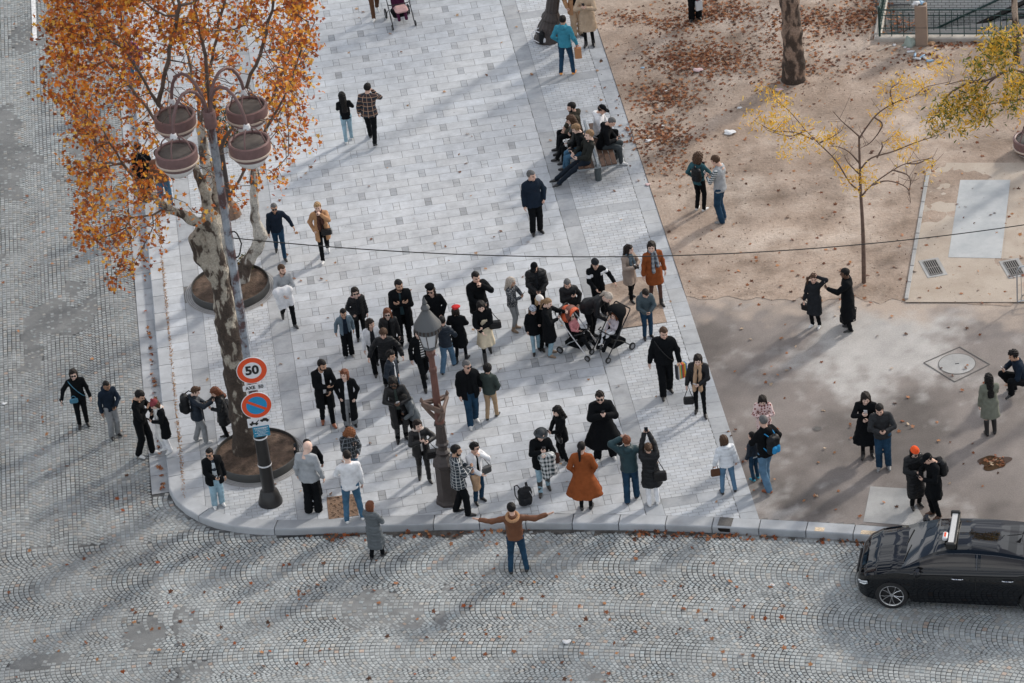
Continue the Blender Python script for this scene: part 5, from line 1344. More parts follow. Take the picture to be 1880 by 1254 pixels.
person('p_cape', 1112, 842, 718, 180, "person in huge black cape coat, wide trousers and sunglasses using a phone", coat(BK, .44, flare=.20, g=.052), ('wide', BK), wsn, 'fair', ('mid', 'dark'), arms=('phonehigh', 'phonehigh'), glasses=True, legs='apart')
person('w_rust_flared', 1077, 934, 812, 8, "woman in flared rust coat with a black ponytail seen from behind", coat(RST, .44, flare=.20, g=.030), ('legging', BK), ('shoe', S_B), 'light', ('ponytail', 'black'), arms=('pocket', 'pocket'), hy=12)
person('m_green_hug', 1161, 920, 800, 8, "man in dark green padded jacket with an arm around his companion", T_(DTL, hood=True, g=.040), ('straight', JD), bsn, 'light', ('short', 'auburn'), arms=('hug', 'headtop'), legs='step', hp=-8)
person('w_black_raised', 1200, 926, 812, 358, "woman in round black puffer and white trousers raising her phone overhead", puf(BKP, hem=.60, flare=.04, quilt=.11, hood=False), ('slim', WHT), wsn, 'light', ('bun', 'brown'), arms=('up', 'up'), hp=-12)
# --- under the tree on the far left
person('p_tree_black', 272, 368, 262, 330, "person in long black coat half hidden by the orange branches", coat(BK, .45), ('straight', BK), blk, 'light', ('short', 'dark'))
person('p_tree_jeans', 306, 384, 275, 10, "person in brown jacket and light jeans under the plane tree branches", T_(BSU, g=.03), ('straight', JN), wsn, 'light', ('short', 'brown'), legs='step')
person('p_tree_purple', 250, 158, 60, 20, "person in purple jacket and jeans behind the upper foliage", T_(cloth("purple", (.12, .04, .14), 'cotton'), g=.03), ('straight', JN), wsn, 'light', ('short', 'dark'))
# ================================================================== THINGS PEOPLE CARRY
PH = mat("phone_black", (.012, .012, .014), .25); PHW = mat("phone_white", (.6, .6, .62), .3); SCRN = mat("phone_glass", (.02, .025, .03), .08)
def frame_at(c, n, up):
    n = Vector([float(q) for q in n]).normalized(); up = Vector([float(q) for q in up]); up = (up - n * up.dot(n)).normalized(); x = up.cross(n)
    M = Matrix.Identity(4)
    for i in range(3): M[i][0], M[i][1], M[i][2], M[i][3] = x[i], n[i], up[i], float(c[i])
    return M
def phone(key, label, hand=None, m_=None, group=None, up=None):
    r = REG[key]
    if hand is None: c = (r['hands'][0][0] + r['hands'][1][0]) / 2
    else: c = r['hands'][hand][0]
    eye = r['headT'](np.array([[0, .1, 0]]))[0]
    W = r['M']; cw = W @ (Vector([float(q) for q in c]) * r['sc']); ew = W @ (Vector([float(q) for q in eye]) * r['sc'])
    n = (cw - ew); n.z *= .30; n.normalize(); cw = cw - n * .012
    t = empty("phone", cw, 0, label, "phone", group); t.matrix_world = frame_at(cw, n, (0, 0, 1) if up is None else up)
    b = MB(); b.box((0, 0, .05), (.040, .006, .080), bev=.004); b.build("case", m_ or PH, t)
    b = MB(); b.box((0, -.0068, .05), (.036, .0012, .074)); b.build("screen", SCRN, t)
    return t
def handbag(key, label, at_, size=(.28, .10, .20), m_=BKL, strap_to=None, drop=.0, cat="handbag", rot=0):
    """at_: body point of the bag's top centre; strap runs to strap_to (body point) or a small loop"""
    r = REG[key]; top = P2W(key, at_)
    rz = r['rz'] + rot
    t = empty("handbag" if cat == "handbag" else cat.replace(' ', '_'), top - Vector((0, 0, size[2])), rz, label, cat)
    b = MB(); w_, d_, h_ = size[0] / 2, size[1] / 2, size[2]
    b.box((0, 0, h_ * .45), (w_, d_, h_ * .45), bev=.03); b.build("bag_body", m_, t, smooth=True)
    b = MB(); b.box((0, d_ * .15, h_ * .80), (w_ * .96, d_ * 1.02, h_ * .14), bev=.015); b.build("flap", m_, t, smooth=True)
    M = t.matrix_basis.inverted(); t_ = MB()
    if strap_to is not None:
        e = M @ P2W(key, strap_to)
        e = np.array(e); a, c = np.array([-w_ * .8, 0, h_ * .85]), np.array([w_ * .8, 0, h_ * .85])
        t_.tube([a, (a * .5 + e * .5) + (0, .01, -.02), e, (c * .5 + e * .5) + (0, -.01, -.02), c], .009, 6)
    else:
        t_.tube([(-w_ * .5, 0, h_ * .85), (-w_ * .42, 0, h_ * 1.25), (0, 0, h_ * 1.45), (w_ * .42, 0, h_ * 1.25), (w_ * .5, 0, h_ * .85)], .009, 6)
    t_.build("strap", m_, t, smooth=True); return t
def backpack_shape(t, m_, m2, sc=1.0):
    P = grid((-.20 * sc, -.16 * sc, -.04), (.20 * sc, .16 * sc, .56 * sc), .013 * sc)
    d = U(cap(P, (-.06 * sc, 0, .12 * sc), (-.06 * sc, 0, .38 * sc), .10 * sc), cap(P, (.06 * sc, 0, .12 * sc), (.06 * sc, 0, .38 * sc), .10 * sc), k=.05)
    d = d + .004 * np.sin(40 * P[..., 2] + 30 * P[..., 0]); V, F = snet(P, d, .013 * sc)
    obj("pack", raw_mesh("pack", V, F, True, [m_]), t)
    P = grid((-.18 * sc, -.2 * sc, -.02), (.18 * sc, .02, .34 * sc), .012 * sc)
    d = U(cap(P, (-.05 * sc, -.08 * sc, .12 * sc), (-.05 * sc, -.08 * sc, .20 * sc), .062 * sc), cap(P, (.05 * sc, -.08 * sc, .12 * sc), (.05 * sc, -.08 * sc, .20 * sc), .062 * sc), k=.03)
    V, F = snet(P, d, .012 * sc); obj("pocket", raw_mesh("pocket", V, F, True, [m2]), t)
    b = MB(); b.tube([(-.03, -.02, .46 * sc), (-.02, -.02, .52 * sc), (.02, -.02, .52 * sc), (.03, -.02, .46 * sc)], .008, 6); b.build("handle", m_, t, smooth=True)
    for s in (-1, 1):
        b = MB(); b.tube([(s * .09 * sc, .04, .46 * sc), (s * .11 * sc, .13, .50 * sc), (s * .13 * sc, .26, .40 * sc), (s * .14 * sc, .24, .18 * sc), (s * .12 * sc, .06, .08 * sc)], .014, 6); b.build("shoulder_strap", m2, t, smooth=True)
def backpack(key, label, m_=BKP, m2=BK2, sc=1.0, off=(0, -.23, 1.02)):
    r = REG[key]; c = r['tr'](off); t = empty("backpack", P2W(key, c), r['rz'], label, "backpack")
    T3 = Matrix([[float(q) for q in row] for row in r['T']]).to_4x4()
    t.matrix_world = Matrix.Translation(P2W(key, c)) @ Matrix.Rotation(r['rz'], 4, 'Z') @ T3
    backpack_shape(t, m_, m2, sc); return t

PHL = [('w_blue_bag', "dark phone in the right hand of the blue bag woman", 0), ('m_grey_sweats', "phone held by the man in navy hoodie and grey sweatpants", 1),
 ('m_lean_black', "phone held by the leaning man in black at the left kerb", 1), ('w_burgundy', "phone in the hands of the woman in the burgundy bobble hat", None),
 ('m_bag_left', "phone shared between the backpack man and the fur-hooded woman by the tree", 0), ('m_blue_glasses', "phone held low by the man in the wave print top", 0),
 ('w_trench', "phone held up by the woman in the beige trench coat", None), ('w_curly_sand', "phone of the curly haired woman on the sand", 0), ('m_vest_sand', "phone between the hands of the man in the pale vest", None),
 ('m_long_black_photo', "black phone held out towards the woman in charcoal", 1), ('m_crouch', "white phone of the crouching man at the right edge", 0), ('w_black_flared', "pale green phone held up by the woman in the flared coat", 0),
 ('m_leather_tarmac', "phone of the man in leather jacket on the tarmac", None), ('w_orange_hat', "phone of the woman in the orange beanie", None), ('m_backpack_right', "phone of the capped man beside the orange beanie", None),
 ('w_floral', "small red toy in the hands of the girl in floral jacket", None), ('w_beige_scarf', "pale phone of the woman with the long beige scarf", 1), ('m_slate', "phone held low by the man in slate blue jacket", None),
 ('m_long_black_parka', "phone of the man in the long black parka", 0), ('w_black_sunglasses_up', "phone of the texting woman in long black coat and jeans", 0), ('m_cap_puffer', "phone of the heavy man in the baseball cap", None),
 ('w_speckled', "phone of the woman in the speckled jacket", None), ('m_smoking', "phone in the lower hand of the man with a hand at his mouth", 0), ('w_leather_long', "silver phone of the woman in the long leather coat", None),
 ('w_shearling', "black phone raised by the woman in shearling trim", 0), ('m_behind_bald', "phone held out to the left behind the bald man", 1), ('w_wide_hat', "phone held at her face by the woman in the wide-brimmed hat", 0),
 ('w_small_black', "phone of the small woman in the short black coat", None), ('p_cape', "black phone held up by the person in the cape coat", None), ('w_black_raised', "black phone raised overhead by the woman in the round puffer", None),
 ('w_long_grey_puffer', "camera held by the woman in the long quilted grey coat", None), ('m_overcoat', "phone in the left hand of the man in tan shoes", 1), ('w_taupe', "black camera held by the woman in the taupe coat", None),
 ('w_curly_red', "black camera in the hands of the curly red haired woman", 0)]
for key, lab, hnd in PHL:
    if 'camera' in lab or 'toy' in lab:
        r = REG[key]; c = (r['hands'][0][0] + r['hands'][1][0]) / 2 if hnd is None else r['hands'][hnd][0]; cw = P2W(key, c)
        toy = 'toy' in lab
        t = empty("toy" if toy else "camera", cw, r['rz'], lab, "toy" if toy else "camera")
        b = MB(); b.box((0, 0, 0), (.03, .02, .02) if toy else (.065, .03, .045), bev=.008); b.build("toy_body" if toy else "camera_body", mat("toy_red", (.45, .05, .04), .5) if toy else S_B, t)
        b = MB(); M = Matrix.Translation((0, .02, 0)) @ Matrix.Rotation(-pi / 2, 4, 'X'); b.lathe([(.028, 0), (.03, .03), (.026, .06), (.02, .055)] if not toy else [(.012, 0), (.012, .02), (.005, .03)], n=14, M=M); b.build("lens" if not toy else "knob", S_B, t, smooth=True)
        continue
    phone(key, lab, hnd, PHW if any(q in lab for q in ('white phone', 'pale', 'silver')) else PH)
backpack('m_bag_left', "black backpack on the man in the navy parka beside the tree", off=(0, -.26, 1.0))
backpack('m_backpack_tarmac', "dark backpack with bright blue edging worn by the man on the tarmac", BKP, cloth("bright_blue", (.03, .22, .45)), off=(0, -.24, .98))
backpack('m_backpack_right', "black backpack on the capped man beside the orange beanie", off=(0, -.22, 1.0), sc=.95)
backpack('w_curly_sand', "slim black backpack on the curly haired woman on the sand", off=(.04, -.19, 1.0), sc=.8)
# free-standing rucksacks
t = empty("backpack", at(966, 928), radians(20), "black backpack with pale piping standing on the paving beside the wide hat", "backpack")
backpack_shape(t, BKP, BKP, 1.0)
b = MB(); b.tube([(.12, -.10, .05), (.13, -.12, .25), (.08, -.11, .42)], .005, 5); b.build("piping", WHT, t, smooth=True)
t = empty("rolling_backpack", P2W('m_long_black_photo', (.26, .10, .02)), radians(-100), "black wheeled backpack hanging from the hand of the man photographing", "rucksack")
backpack_shape(t, BKP, BKP, .9)
for s in (-1, 1):
    b = MB(); M = Matrix.Translation((s * .10, .05, .03)) @ Matrix.Rotation(pi / 2, 4, 'Y'); b.lathe([(.03, -.012), (.03, .012)], n=12, M=M); b.build("wheel", S_B, t, smooth=True)
b = MB(); b.tube([(-.06, .06, .3), (-.05, .06, .78), (.05, .06, .78), (.06, .06, .3)], .008, 6); b.build("pull_handle", S_B, t, smooth=True)
t = empty("backpack", at(997, 80), radians(60), "black and white bag dumped at the foot of the leaning lamp", "backpack")
backpack_shape(t, BKP, WHT, .8)
handbag('w_blue_bag', "small blue crossbody bag on the woman in the road", (.13, .17, 1.0), (.20, .06, .14), mat("blue_strap", (.05, .18, .27), .6))
handbag('w_camel', "black shoulder bag against the camel coat", (-.12, .20, 1.0), (.26, .10, .18), BKL, (-.17, .02, 1.44))
handbag('w_grey_coat', "small black handbag held by the woman in belted charcoal", (.26, .06, .76), (.22, .10, .20), BKL)
handbag('w_white_puffer', "brown leather pouch held by the woman in the white puffer", (-.30, .02, .80), (.22, .05, .20), BRN)
handbag('w_beige_scarf', "black handbag swinging from a strap beside the long beige scarf", (.27, .06, .58), (.24, .08, .22), BKL, (.26, .05, .88))
handbag('w_cream_skirt', "black bag at the hip above the cream skirt", (-.27, .08, 1.14), (.28, .12, .22), BKL, (-.18, .0, 1.44))
handbag('w_shearling', "black handbag on the forearm of the woman in shearling trim", (-.24, .22, .98), (.30, .14, .22), BKL, (-.20, .20, 1.20))
handbag('w_white_cardigan', "grey leather bag at the hip of the woman in the white knit jacket", (-.26, .04, .98), (.28, .10, .20), cloth("grey_leather", (.07, .07, .07), 'leather'), (-.15, .0, 1.44))
handbag('w_wide_hat', "brown leather bag hanging behind the checked shirt", (-.28, -.02, 1.02), (.28, .12, .26), SCBR, (-.17, .0, 1.44))
handbag('w_small_black', "small black crossbody bag of the woman in the short coat", (-.2, .14, .98), (.22, .08, .16), BKL, (-.13, .02, 1.44))
handbag('w_auburn', "black purse held by the woman with auburn hair", (-.27, .04, .84), (.18, .07, .16), BKL)
handbag('w_long_puffer_tree', "black tote with orange lining hanging behind the fur-hooded woman", (.20, -.18, 1.10), (.32, .12, .34), BKL, (.16, -.05, 1.42))
handbag('w_black_raised', "black shoulder bag behind the woman with the raised phone", (.20, -.18, 1.05), (.28, .10, .26), BKL, (.13, -.02, 1.44))
handbag('c_curly_grey', "dark leather bag held open by the curly haired boy", (.05, .30, 1.02), (.28, .14, .26), BKL)
def paper_bag(key, label, at_, size, stripes, name="shopping_bag"):
    top = P2W(key, at_); t = empty(name, top - Vector((0, 0, size[2])), REG[key]['rz'] + .3, label, "bag")
    n = len(stripes)
    b = MB()
    for i in range(n):
        b.cm = i; x = -size[0] / 2 + (i + .5) * size[0] / n; b.box((x, 0, size[2] / 2), (size[0] / n / 2 * .999, size[1] / 2, size[2] / 2))
    b.build("paper_bag", [mat(f"stripe_{i}_{name}_{key}", c, .7) for i, c in enumerate(stripes)], t)
    for s in (-1, 1):
        b = MB(); b.tube([(-size[0] * .25, s * size[1] / 2, size[2]), (-size[0] * .1, s * .01, size[2] + .10), (size[0] * .1, s * .01, size[2] + .10), (size[0] * .25, s * size[1] / 2, size[2])], .004, 5); b.build("handle", mat("cord_red", (.4, .05, .05), .7), t, smooth=True)
paper_bag('m_big_black', "shopping bag in vertical rainbow stripes held by the broad man", (-.34, .12, .80), (.26, .10, .36), [(.03, .15, .35), (.6, .45, .05), (.65, .15, .03), (.4, .04, .04), (.05, .3, .15), (.75, .4, .05), (.5, .5, .5), (.05, .05, .06)])
paper_bag('m_blue_hood', "brown paper bag held by the man in the blue sweatshirt", (.33, .06, .78), (.18, .10, .30), [(.42, .20, .09)], "paper_carrier")
paper_bag('w_striped_top', "white paper bag held by the woman in the striped top", (-.28, .06, .80), (.26, .08, .34), [(.6, .62, .66)], "white_carrier")
paper_bag('p_top_right', "white plastic bag between the legs at the top edge", (-.10, .15, .62), (.18, .08, .26), [(.55, .58, .6)], "plastic_carrier")
def draped(key, label, at_, mat_, w_=.30, h_=.5, d_=.14, name="jacket", cat="jacket"):
    c = P2W(key, at_); t_ = empty(name, c - Vector((0, 0, h_)), REG[key]['rz'], label, cat)
    P = grid((-w_ * .8, -d_ * 1.4, -.05), (w_ * .8, d_ * 1.4, h_ + .12), .015)
    x, y, z_ = P[..., 0], P[..., 1], P[..., 2]
    d = U(cap(P, (-w_ * .32, 0, h_ * .92), (w_ * .32, 0, h_ * .92), d_ * .55), cap(P, (-w_ * .28, 0, h_ * .9), (-w_ * .38, 0, h_ * .28), d_ * .5, d_ * .45), cap(P, (w_ * .28, 0, h_ * .9), (w_ * .22, 0, .08), d_ * .5, d_ * .32), cap(P, (0, 0, h_ * .9), (0, .02, h_ * .2), d_ * .45, d_ * .38), k=.05)
    d = d + .012 * np.sin(34 * x + 9 * z_) * np.sin(20 * z_ + 25 * y) ; V, F = snet(P, d, .015); obj("cloth", raw_mesh("cloth", V, F, True, [mat_]), t_); return t_
draped('m_carry_white', "white jacket with black lining carried over a forearm in the open field", (.10, .26, 1.16), WHT, .42, .55, .20)
draped('w_wide_hat', "black and white checked shirt hung over the arm of the hat wearer", (-.12, .24, 1.18), PLB, .30, .66, .18, "checked_shirt", "shirt")
draped('w_white_cardigan', "beige scarf hanging from the woman in the white knit jacket", (.16, .22, 1.0), SCB, .16, .46, .12, "hanging_scarf", "scarf")
t = empty("water_bottle", P2W('w_white_cardigan', (.20, .20, 1.0)), 0, "blue metal bottle held between the checked overshirt and the white jacket", "bottle")
b = MB(); b.lathe([(.033, 0), (.036, .02), (.036, .17), (.022, .20), (.022, .23)], n=14); b.build("bottle_body", mat("bottle_blue", (.03, .12, .25), .35), t, smooth=True)
b = MB(); b.lathe([(.024, .231), (.024, .262), (.018, .268)], n=12); b.build("lid", S_B, t, smooth=True)
t = empty("umbrella", P2W('m_bag_left', (-.15, .20, .52)), 0, "folded dark umbrella hanging beside the man in the navy parka", "umbrella")
b = MB(); b.tube([(0, 0, 0), (-.01, 0, .10), (-.03, .0, .42), (-.04, 0, .55)], [.005, .016, .03, .012], 8); b.build("canopy", BK2, t, smooth=True)
b = MB(); b.tube([(-.04, 0, .55), (-.045, 0, .62), (-.06, 0, .65), (-.075, 0, .63)], .008, 6); b.build("handle", S_BR, t, smooth=True)

# ================================================================== PUSHCHAIRS
ALU = mat("aluminium", (.55, .56, .58), .3, metal=1.0); RUB = mat("rubber", (.02, .02, .02), .8); DKM = mat("black_frame", (.015, .015, .016), .35)
def pushchair(px, py, face, label, frame, hood_m, seat_m, blanket=None, big=False):
    t = empty("pushchair", at(px, py), -radians(face), label, "pushchair", "pushchairs on the square")
    W = .26 if not big else .30
    for s in (-1, 1):
        b = MB(); b.tube([(s * W, .36, .12), (s * W, .10, .42), (s * W, -.20, .78), (s * W, -.42, 1.04)], .014, 8); b.build("side_frame", frame, t, smooth=True)
        b = MB(); b.tube([(s * W, -.36, .12), (s * W, -.10, .36), (s * W, .12, .50)], .012, 8); b.build("rear_strut", frame, t, smooth=True)
        for yy, r in ((.38, .075), (-.38, .09 if not big else .14)):
            wl = MB(); M = Matrix.Translation((s * (W + .02), yy, r)) @ Matrix.Rotation(pi / 2, 4, 'Y')
            wl.lathe([(r * .62, -.016), (r * .97, -.018), (r, -.008), (r, .008), (r * .97, .018), (r * .62, .016)], n=20, M=M, cap=False); w_ = wl.build("wheel", RUB, t, smooth=True)
            hb = MB(); hb.lathe([(r * .66, -.012), (r * .66, .012)], n=16, M=M)
            for k in range(5):
                a = k * 2 * pi / 5; hb.tube([M @ Vector((r * .1 * cos(a), r * .1 * sin(a), .014)), M @ Vector((r * .6 * cos(a), r * .6 * sin(a), .016))], .006, 4)
            hb.build("rim", mat("rim_grey", (.25, .25, .26), .4), w_)
    b = MB(); b.tube([(-W, -.42, 1.04), (-W * .9, -.45, 1.07), (W * .9, -.45, 1.07), (W, -.42, 1.04)], .018, 8); b.build("push_bar", RUB, t, smooth=True)
    P = grid((-.28, -.42, .2), (.28, .42, 1.1), .018)
    d = U(cap(P, (-.13, -.02, .46), (.13, -.02, .46), .065), cap(P, (-.13, .16, .46), (.13, .16, .46), .055), cap(P, (-.13, -.10, .50), (-.13, -.28, .92), .06, .05), cap(P, (.13, -.10, .50), (.13, -.28, .92), .06, .05), cap(P, (0, -.10, .50), (0, -.30, .92), .06, .05), cap(P, (-.1, .2, .44), (-.1, .34, .24), .045), cap(P, (.1, .2, .44), (.1, .34, .24), .045), k=.05)
    V, F = snet(P, d, .018); obj("seat", raw_mesh("seat", V, F, True, [seat_m]), t)
    P = grid((-.32, -.55, .6), (.32, .25, 1.3), .018)
    e = ell(P, (0, -.22, .88), (.275, .29, .29)); d = smax(np.abs(e + .012) - .014, -(P[..., 2] - .82 + .5 * P[..., 1]), .01); d = smax(d, P[..., 1] + .10 - .25 * (P[..., 2] - .9), .01)
    if len(hood_m) > 1: d = d + .006 * np.sin(36 * P[..., 1])
    V, F = snet(P, d, .018)
    cen = V[F].mean(1); mi = (np.sin(28 * (cen[:, 1] + .6 * cen[:, 2])) > .1).astype(int) if len(hood_m) > 1 else None
    obj("sun_hood", raw_mesh("sun_hood", V, F, True, hood_m, mi), t)
    b = MB(); b.box((0, -.08, .26), (.21, .22, .07), bev=.04); b.build("basket", BK, t, smooth=True)
    b = MB(); b.tube([(-W, .05, .60), (-W * .7, .20, .64), (W * .7, .20, .64), (W, .05, .60)], .015, 8); b.build("bumper_bar", RUB, t, smooth=True)
    if blanket: b = MB(); b.box((0, .22, .50), (.18, .18, .06), bev=.05); b.build("blanket", blanket, t, smooth=True)
    return t
pushchair(1066, 645, 128, "pushchair with aluminium frame and orange-red striped hood", ALU, [mat("hood_orange", (.50, .085, .025), .7), mat("hood_dark", (.12, .04, .03), .7)], BK)
pushchair(1124, 646, 232, "black pushchair with raised black hood beside the bending woman", DKM, [BK], BK)
pushchair(736, 40, 168, "large black pushchair with purple blanket at the top edge", DKM, [BK], cloth("purple_dark", (.06, .015, .04)), blanket=cloth("pale_pink", (.6, .38, .36)), big=True)
def in_chair(px, py, face, up, back): a = -radians(face); g_ = at(px, py); return (g_[0] - sin(a) * back, g_[1] + cos(a) * back, up)
SITK = dict(h=.30, feet=((.10, .62, .25), (-.10, .58, .25)))
person('k_pink', 0, 0, .98, 128, "small child in pink coat and white pompom hat seated in the striped pushchair", T_(PK, g=.03), ('slim', BK), blk, 'fair', ('bob', 'brown'), ('beanie', WKN, FUR), pos=in_chair(1066, 645, 128, .17, -.10), sit=SITK, lean=-12, arms=('lap', 'belly'), hp=5, glasses=True)
person('k_girl', 0, 0, .98, 232, "small girl with auburn hair and pale coat seated in the black pushchair", T_(LIL, g=.03), ('slim', WHT), wsn, 'fair', ('longwide', 'auburn'), pos=in_chair(1124, 646, 232, .17, -.10), sit=SITK, lean=-12, arms=('lap', 'chest'), hp=10)

# ================================================================== THE BENCH AND THE PEOPLE ON IT
B0 = at(1099, 330); BA = -AL       # along +v
def bench():
    t = empty("bench", B0, BA + 0, "double-sided wooden bench on steel posts at the paving edge", "bench")
    # local: y along the bench, x across
    wd = mat("bench_wood", (.085, .045, .028), .6, bump=.4, bscale=18, var=.35, vscale=7); st = mat("bench_steel", (.30, .33, .35), .4, metal=.6); dp = mat("post_grey", (.06, .075, .08), .5)
    for s in (-1, 1):
        b = MB()
        for k in range(3):
            b.box((s * (.15 + k * .135), .95, .455 + .012 * k), (.062, 1.10, .022), bev=.006)
        b.build("seat", wd, t)
    b = MB(); b.box((0, .95, .52), (.035, 1.14, .05), bev=.01); b.build("centre_rail", st, t)
    for yy in (0.0, 1.8):
        b = MB(); b.lathe([(.085, 0), (.085, .36), (.06, .42)], (0, yy, 0), n=20); b.build("post", dp, t, smooth=True)
        b = MB(); b.box((0, yy - .10, .415), (.52, .03, .022), bev=.008); b.build("bracket", st, t)
    return t
bench()
def seatpos(du, dv): x, y = B0[0], B0[1]; return (x + DR[0] * du + DC[0] * dv, y + DR[1] * du + DC[1] * dv, 0)
fL, fR = 270 - math.degrees(-AL) , 90 - math.degrees(-AL)
S_ = lambda f1, f2, **k: dict(h=.46, feet=((.10, f1, 0), (-.10, f2, 0)), **k)
person('b_lean', 0, 0, 1.78, fL - 8, "blond man in dark sweater on the bench with legs stretched out in front", T_(cloth("dark_green_knit", (.022, .024, .022), 'knit'), g=.018, name='sweater'), ('slim', cloth("ink_jeans", (.012, .018, .028), 'denim')), bsn, 'fair', ('short', 'light'), pos=seatpos(-.27, .12), sit=S_(.84, .80), lean=-18, arms=('lap', 'lap'), hp=20)
person('b_jeans', 0, 0, 1.66, fL, "woman in blue jeans on the bench beside the man with stretched legs", T_(BK, g=.026), ('slim', JN), abt, 'fair', ('mid', 'light'), pos=seatpos(-.26, .62), sit=S_(.52, .46), lean=6, arms=('lap', 'lap'), hp=20)
person('b_longhair', 0, 0, 1.66, fL, "woman with very long brown hair and black leather jacket sitting cross-legged on the bench", T_(BKL, g=.026), ('slim', BK), blk, 'light', ('vlong', 'brown'), pos=seatpos(-.28, 1.12), sit=S_(.62, .48), lean=12, arms=('chest', 'lap'), hp=10)
person('b_beard', 0, 0, 1.78, fL, "dark bearded man in brown-green jacket at the far left of the bench", T_(cloth("olive_dark", (.05, .045, .035)), g=.034, hood=True), ('slim', BK), blk, 'light', ('short', 'black'), pos=seatpos(-.26, 1.62), sit=S_(.5, .5), lean=4, arms=('lap', 'lap'), beard=True)
person('b_black_right', 0, 0, 1.78, fR + 15, "man with cropped hair and black jacket facing the sand on the bench", T_(BK, g=.034, hood=True), ('slim', cloth("grey_denim2", (.05, .06, .065), 'denim')), wsn, 'light', ('buzz', 'salt'), pos=seatpos(.26, .78), sit=S_(.44, .30), lean=18, arms=('phone', 'phone'), hp=30)
person('b_cap', 0, 0, 1.75, fR + 20, "man in white hooded top and black cap facing away on the bench", T_(WHT, g=.028, hood=True), ('slim', BK), wsn, 'light', ('short', 'black'), ('cap', BK), pos=seatpos(.24, 1.40), sit=S_(.45, .42), lean=8, arms=('phone', 'phone'), hp=25)
t = handbag('b_longhair', "black and white patterned bag on the lap of the long haired woman", (-.05, .34, .62), (.26, .10, .22), pattern("bag_print", 'blotch', (.6, .6, .6), (.02, .02, .02), 14))
handbag('b_jeans', "black bag on the lap of the woman in jeans on the bench", (.0, .30, .66), (.24, .12, .16), BKL)
phone('b_black_right', "phone of the man in black facing the sand on the bench", None)

# ================================================================== LAMPS, SIGNS, CABLE
IRON = mat("dark_iron", (.045, .035, .032), .5, bump=.2, bscale=40, var=.2, vscale=8); MAROON = mat("maroon_paint", (.17, .10, .095), .5, var=.12, vscale=10); RUSTP = mat("rust_paint", (.13, .058, .045), .5, bump=.15, bscale=30, var=.2, vscale=5)
MASTM = ground_mat("flaked_mast_paint", [(.44, (.10, .06, .06)), (.50, (.24, .26, .29)), (.58, (.33, .36, .40))], 2.2, rough=.5, bump=.3, bscale=20); BLKP = mat("black_base_paint", (.016, .015, .015), .35, var=.1)
CREAM = mat("cream_trim", (.55, .45, .37), .5); TOPG = mat("lantern_top", (.085, .075, .068), .7, var=.15, vscale=9); BOWL = mat("frosted_bowl", (.72, .70, .68), .25); WCAP = mat("white_cap", (.65, .65, .66), .5)
RUSTY_ = mat("rusty_dome", (.20, .13, .09), .75, bump=.5, bscale=40, var=.35, vscale=14)
def four_lamp(base, height, label, with_pole=True, rot=0):
    t = empty("street_lamp", base, rot, label, "street lamp")
    b = MB(); b.lathe([(.27, 0), (.27, .05), (.20, .30), (.155, .34), (.15, .36)], n=28); b.build("base_collar", BLKP, t, smooth=True)
    b = MB(); b.lathe([(.145, .36), (.135, 2.05), (.12, 2.1)], n=24, cap=True); b.build("lower_pole", BLKP, t, smooth=True)
    b = MB(); b.lathe([(.098, 2.1), (.092, 4), (.080, height - .45)], n=16, fold=lambda a, z: 1 + .07 * cos(8 * a)); b.build("pole", MASTM, t, smooth=True)
    b = MB(); b.lathe([(.125, height - .46), (.135, height - .44), (.135, height - .10), (.12, height - .08)], n=24); b.build("collar", MAROON, t, smooth=True)
    H = height - .12
    for k in range(4):
        a = radians(45 + 90 * k) + .04; ca, sa = cos(a), sin(a); R = 1.06
        prof = [(.05, -.05), (.07, .12), (.14, .38), (.28, .60), (.46, .72), (.64, .73), (.82, .62), (.95, .42), (1.03, .2), (R, .0)]
        b = MB(); b.tube([(r_ * ca, r_ * sa, H + z_) for r_, z_ in prof], .036, 10); b.build("arm", MAROON, t, smooth=True)
        cx, cy = R * ca, R * sa; z0 = H - .02
        ln = MB(); ln.cm = 0
        ln.lathe([(.37, -.40), (.37, -.35), (.40, -.335), (.435, -.35), (.44, -.39), (.43, -.56)], (cx, cy, z0), n=36, cap=False)
        ln.lathe([(.415, -.605), (.37, -.70), (.34, -.705)], (cx, cy, z0), n=36, cap=False)
        L_ = ln.build("lantern", [MAROON], t, smooth=True)
        q = MB(); q.lathe([(.43, -.56), (.452, -.57), (.448, -.60), (.41, -.606)], (cx, cy, z0), n=36, cap=False); q.build("pale_band", CREAM, L_, smooth=True)
        q = MB(); q.lathe([(.372, -.39), (.36, -.38), (.18, -.37), (.01, -.365)], (cx, cy, z0), n=36); q.build("lantern_lid", TOPG, L_, smooth=True)
        q = MB(); q.lathe([(.345, -.69), (.33, -.75), (.27, -.85), (.16, -.93), (.02, -.96)], (cx, cy, z0), n=32); q.build("glass_bowl", BOWL, L_, smooth=True)
        q = MB(); q.lathe([(.03, .05), (.06, .03), (.085, -.05), (.07, -.08)], (cx, cy, z0), n=16); q.build("white_cap", WCAP, L_, smooth=True)
        q = MB()
        for j in range(4):
            e = a + j * pi / 2 + .5
            q.tube([(cx + .04 * cos(e), cy + .04 * sin(e), z0 - .05), (cx + .16 * cos(e), cy + .16 * sin(e), z0 - .04), (cx + .27 * cos(e), cy + .27 * sin(e), z0 - .15), (cx + .345 * cos(e), cy + .345 * sin(e), z0 - .37)], .017, 6)
        q.build("hanger", MAROON, L_, smooth=True)
    return t
MAST = at(497, 922); MH = 9.7
mast_t = four_lamp(MAST, MH + .28, "tall mast with four round maroon lanterns and road signs beside the plane tree")
b = MB()
for z_ in (1.02, 1.75): b.lathe([(.155, z_), (.158, z_ + .02), (.155, z_ + .04)], n=20, cap=False)
b.build("cable_tie", WCAP, mast_t, smooth=True)
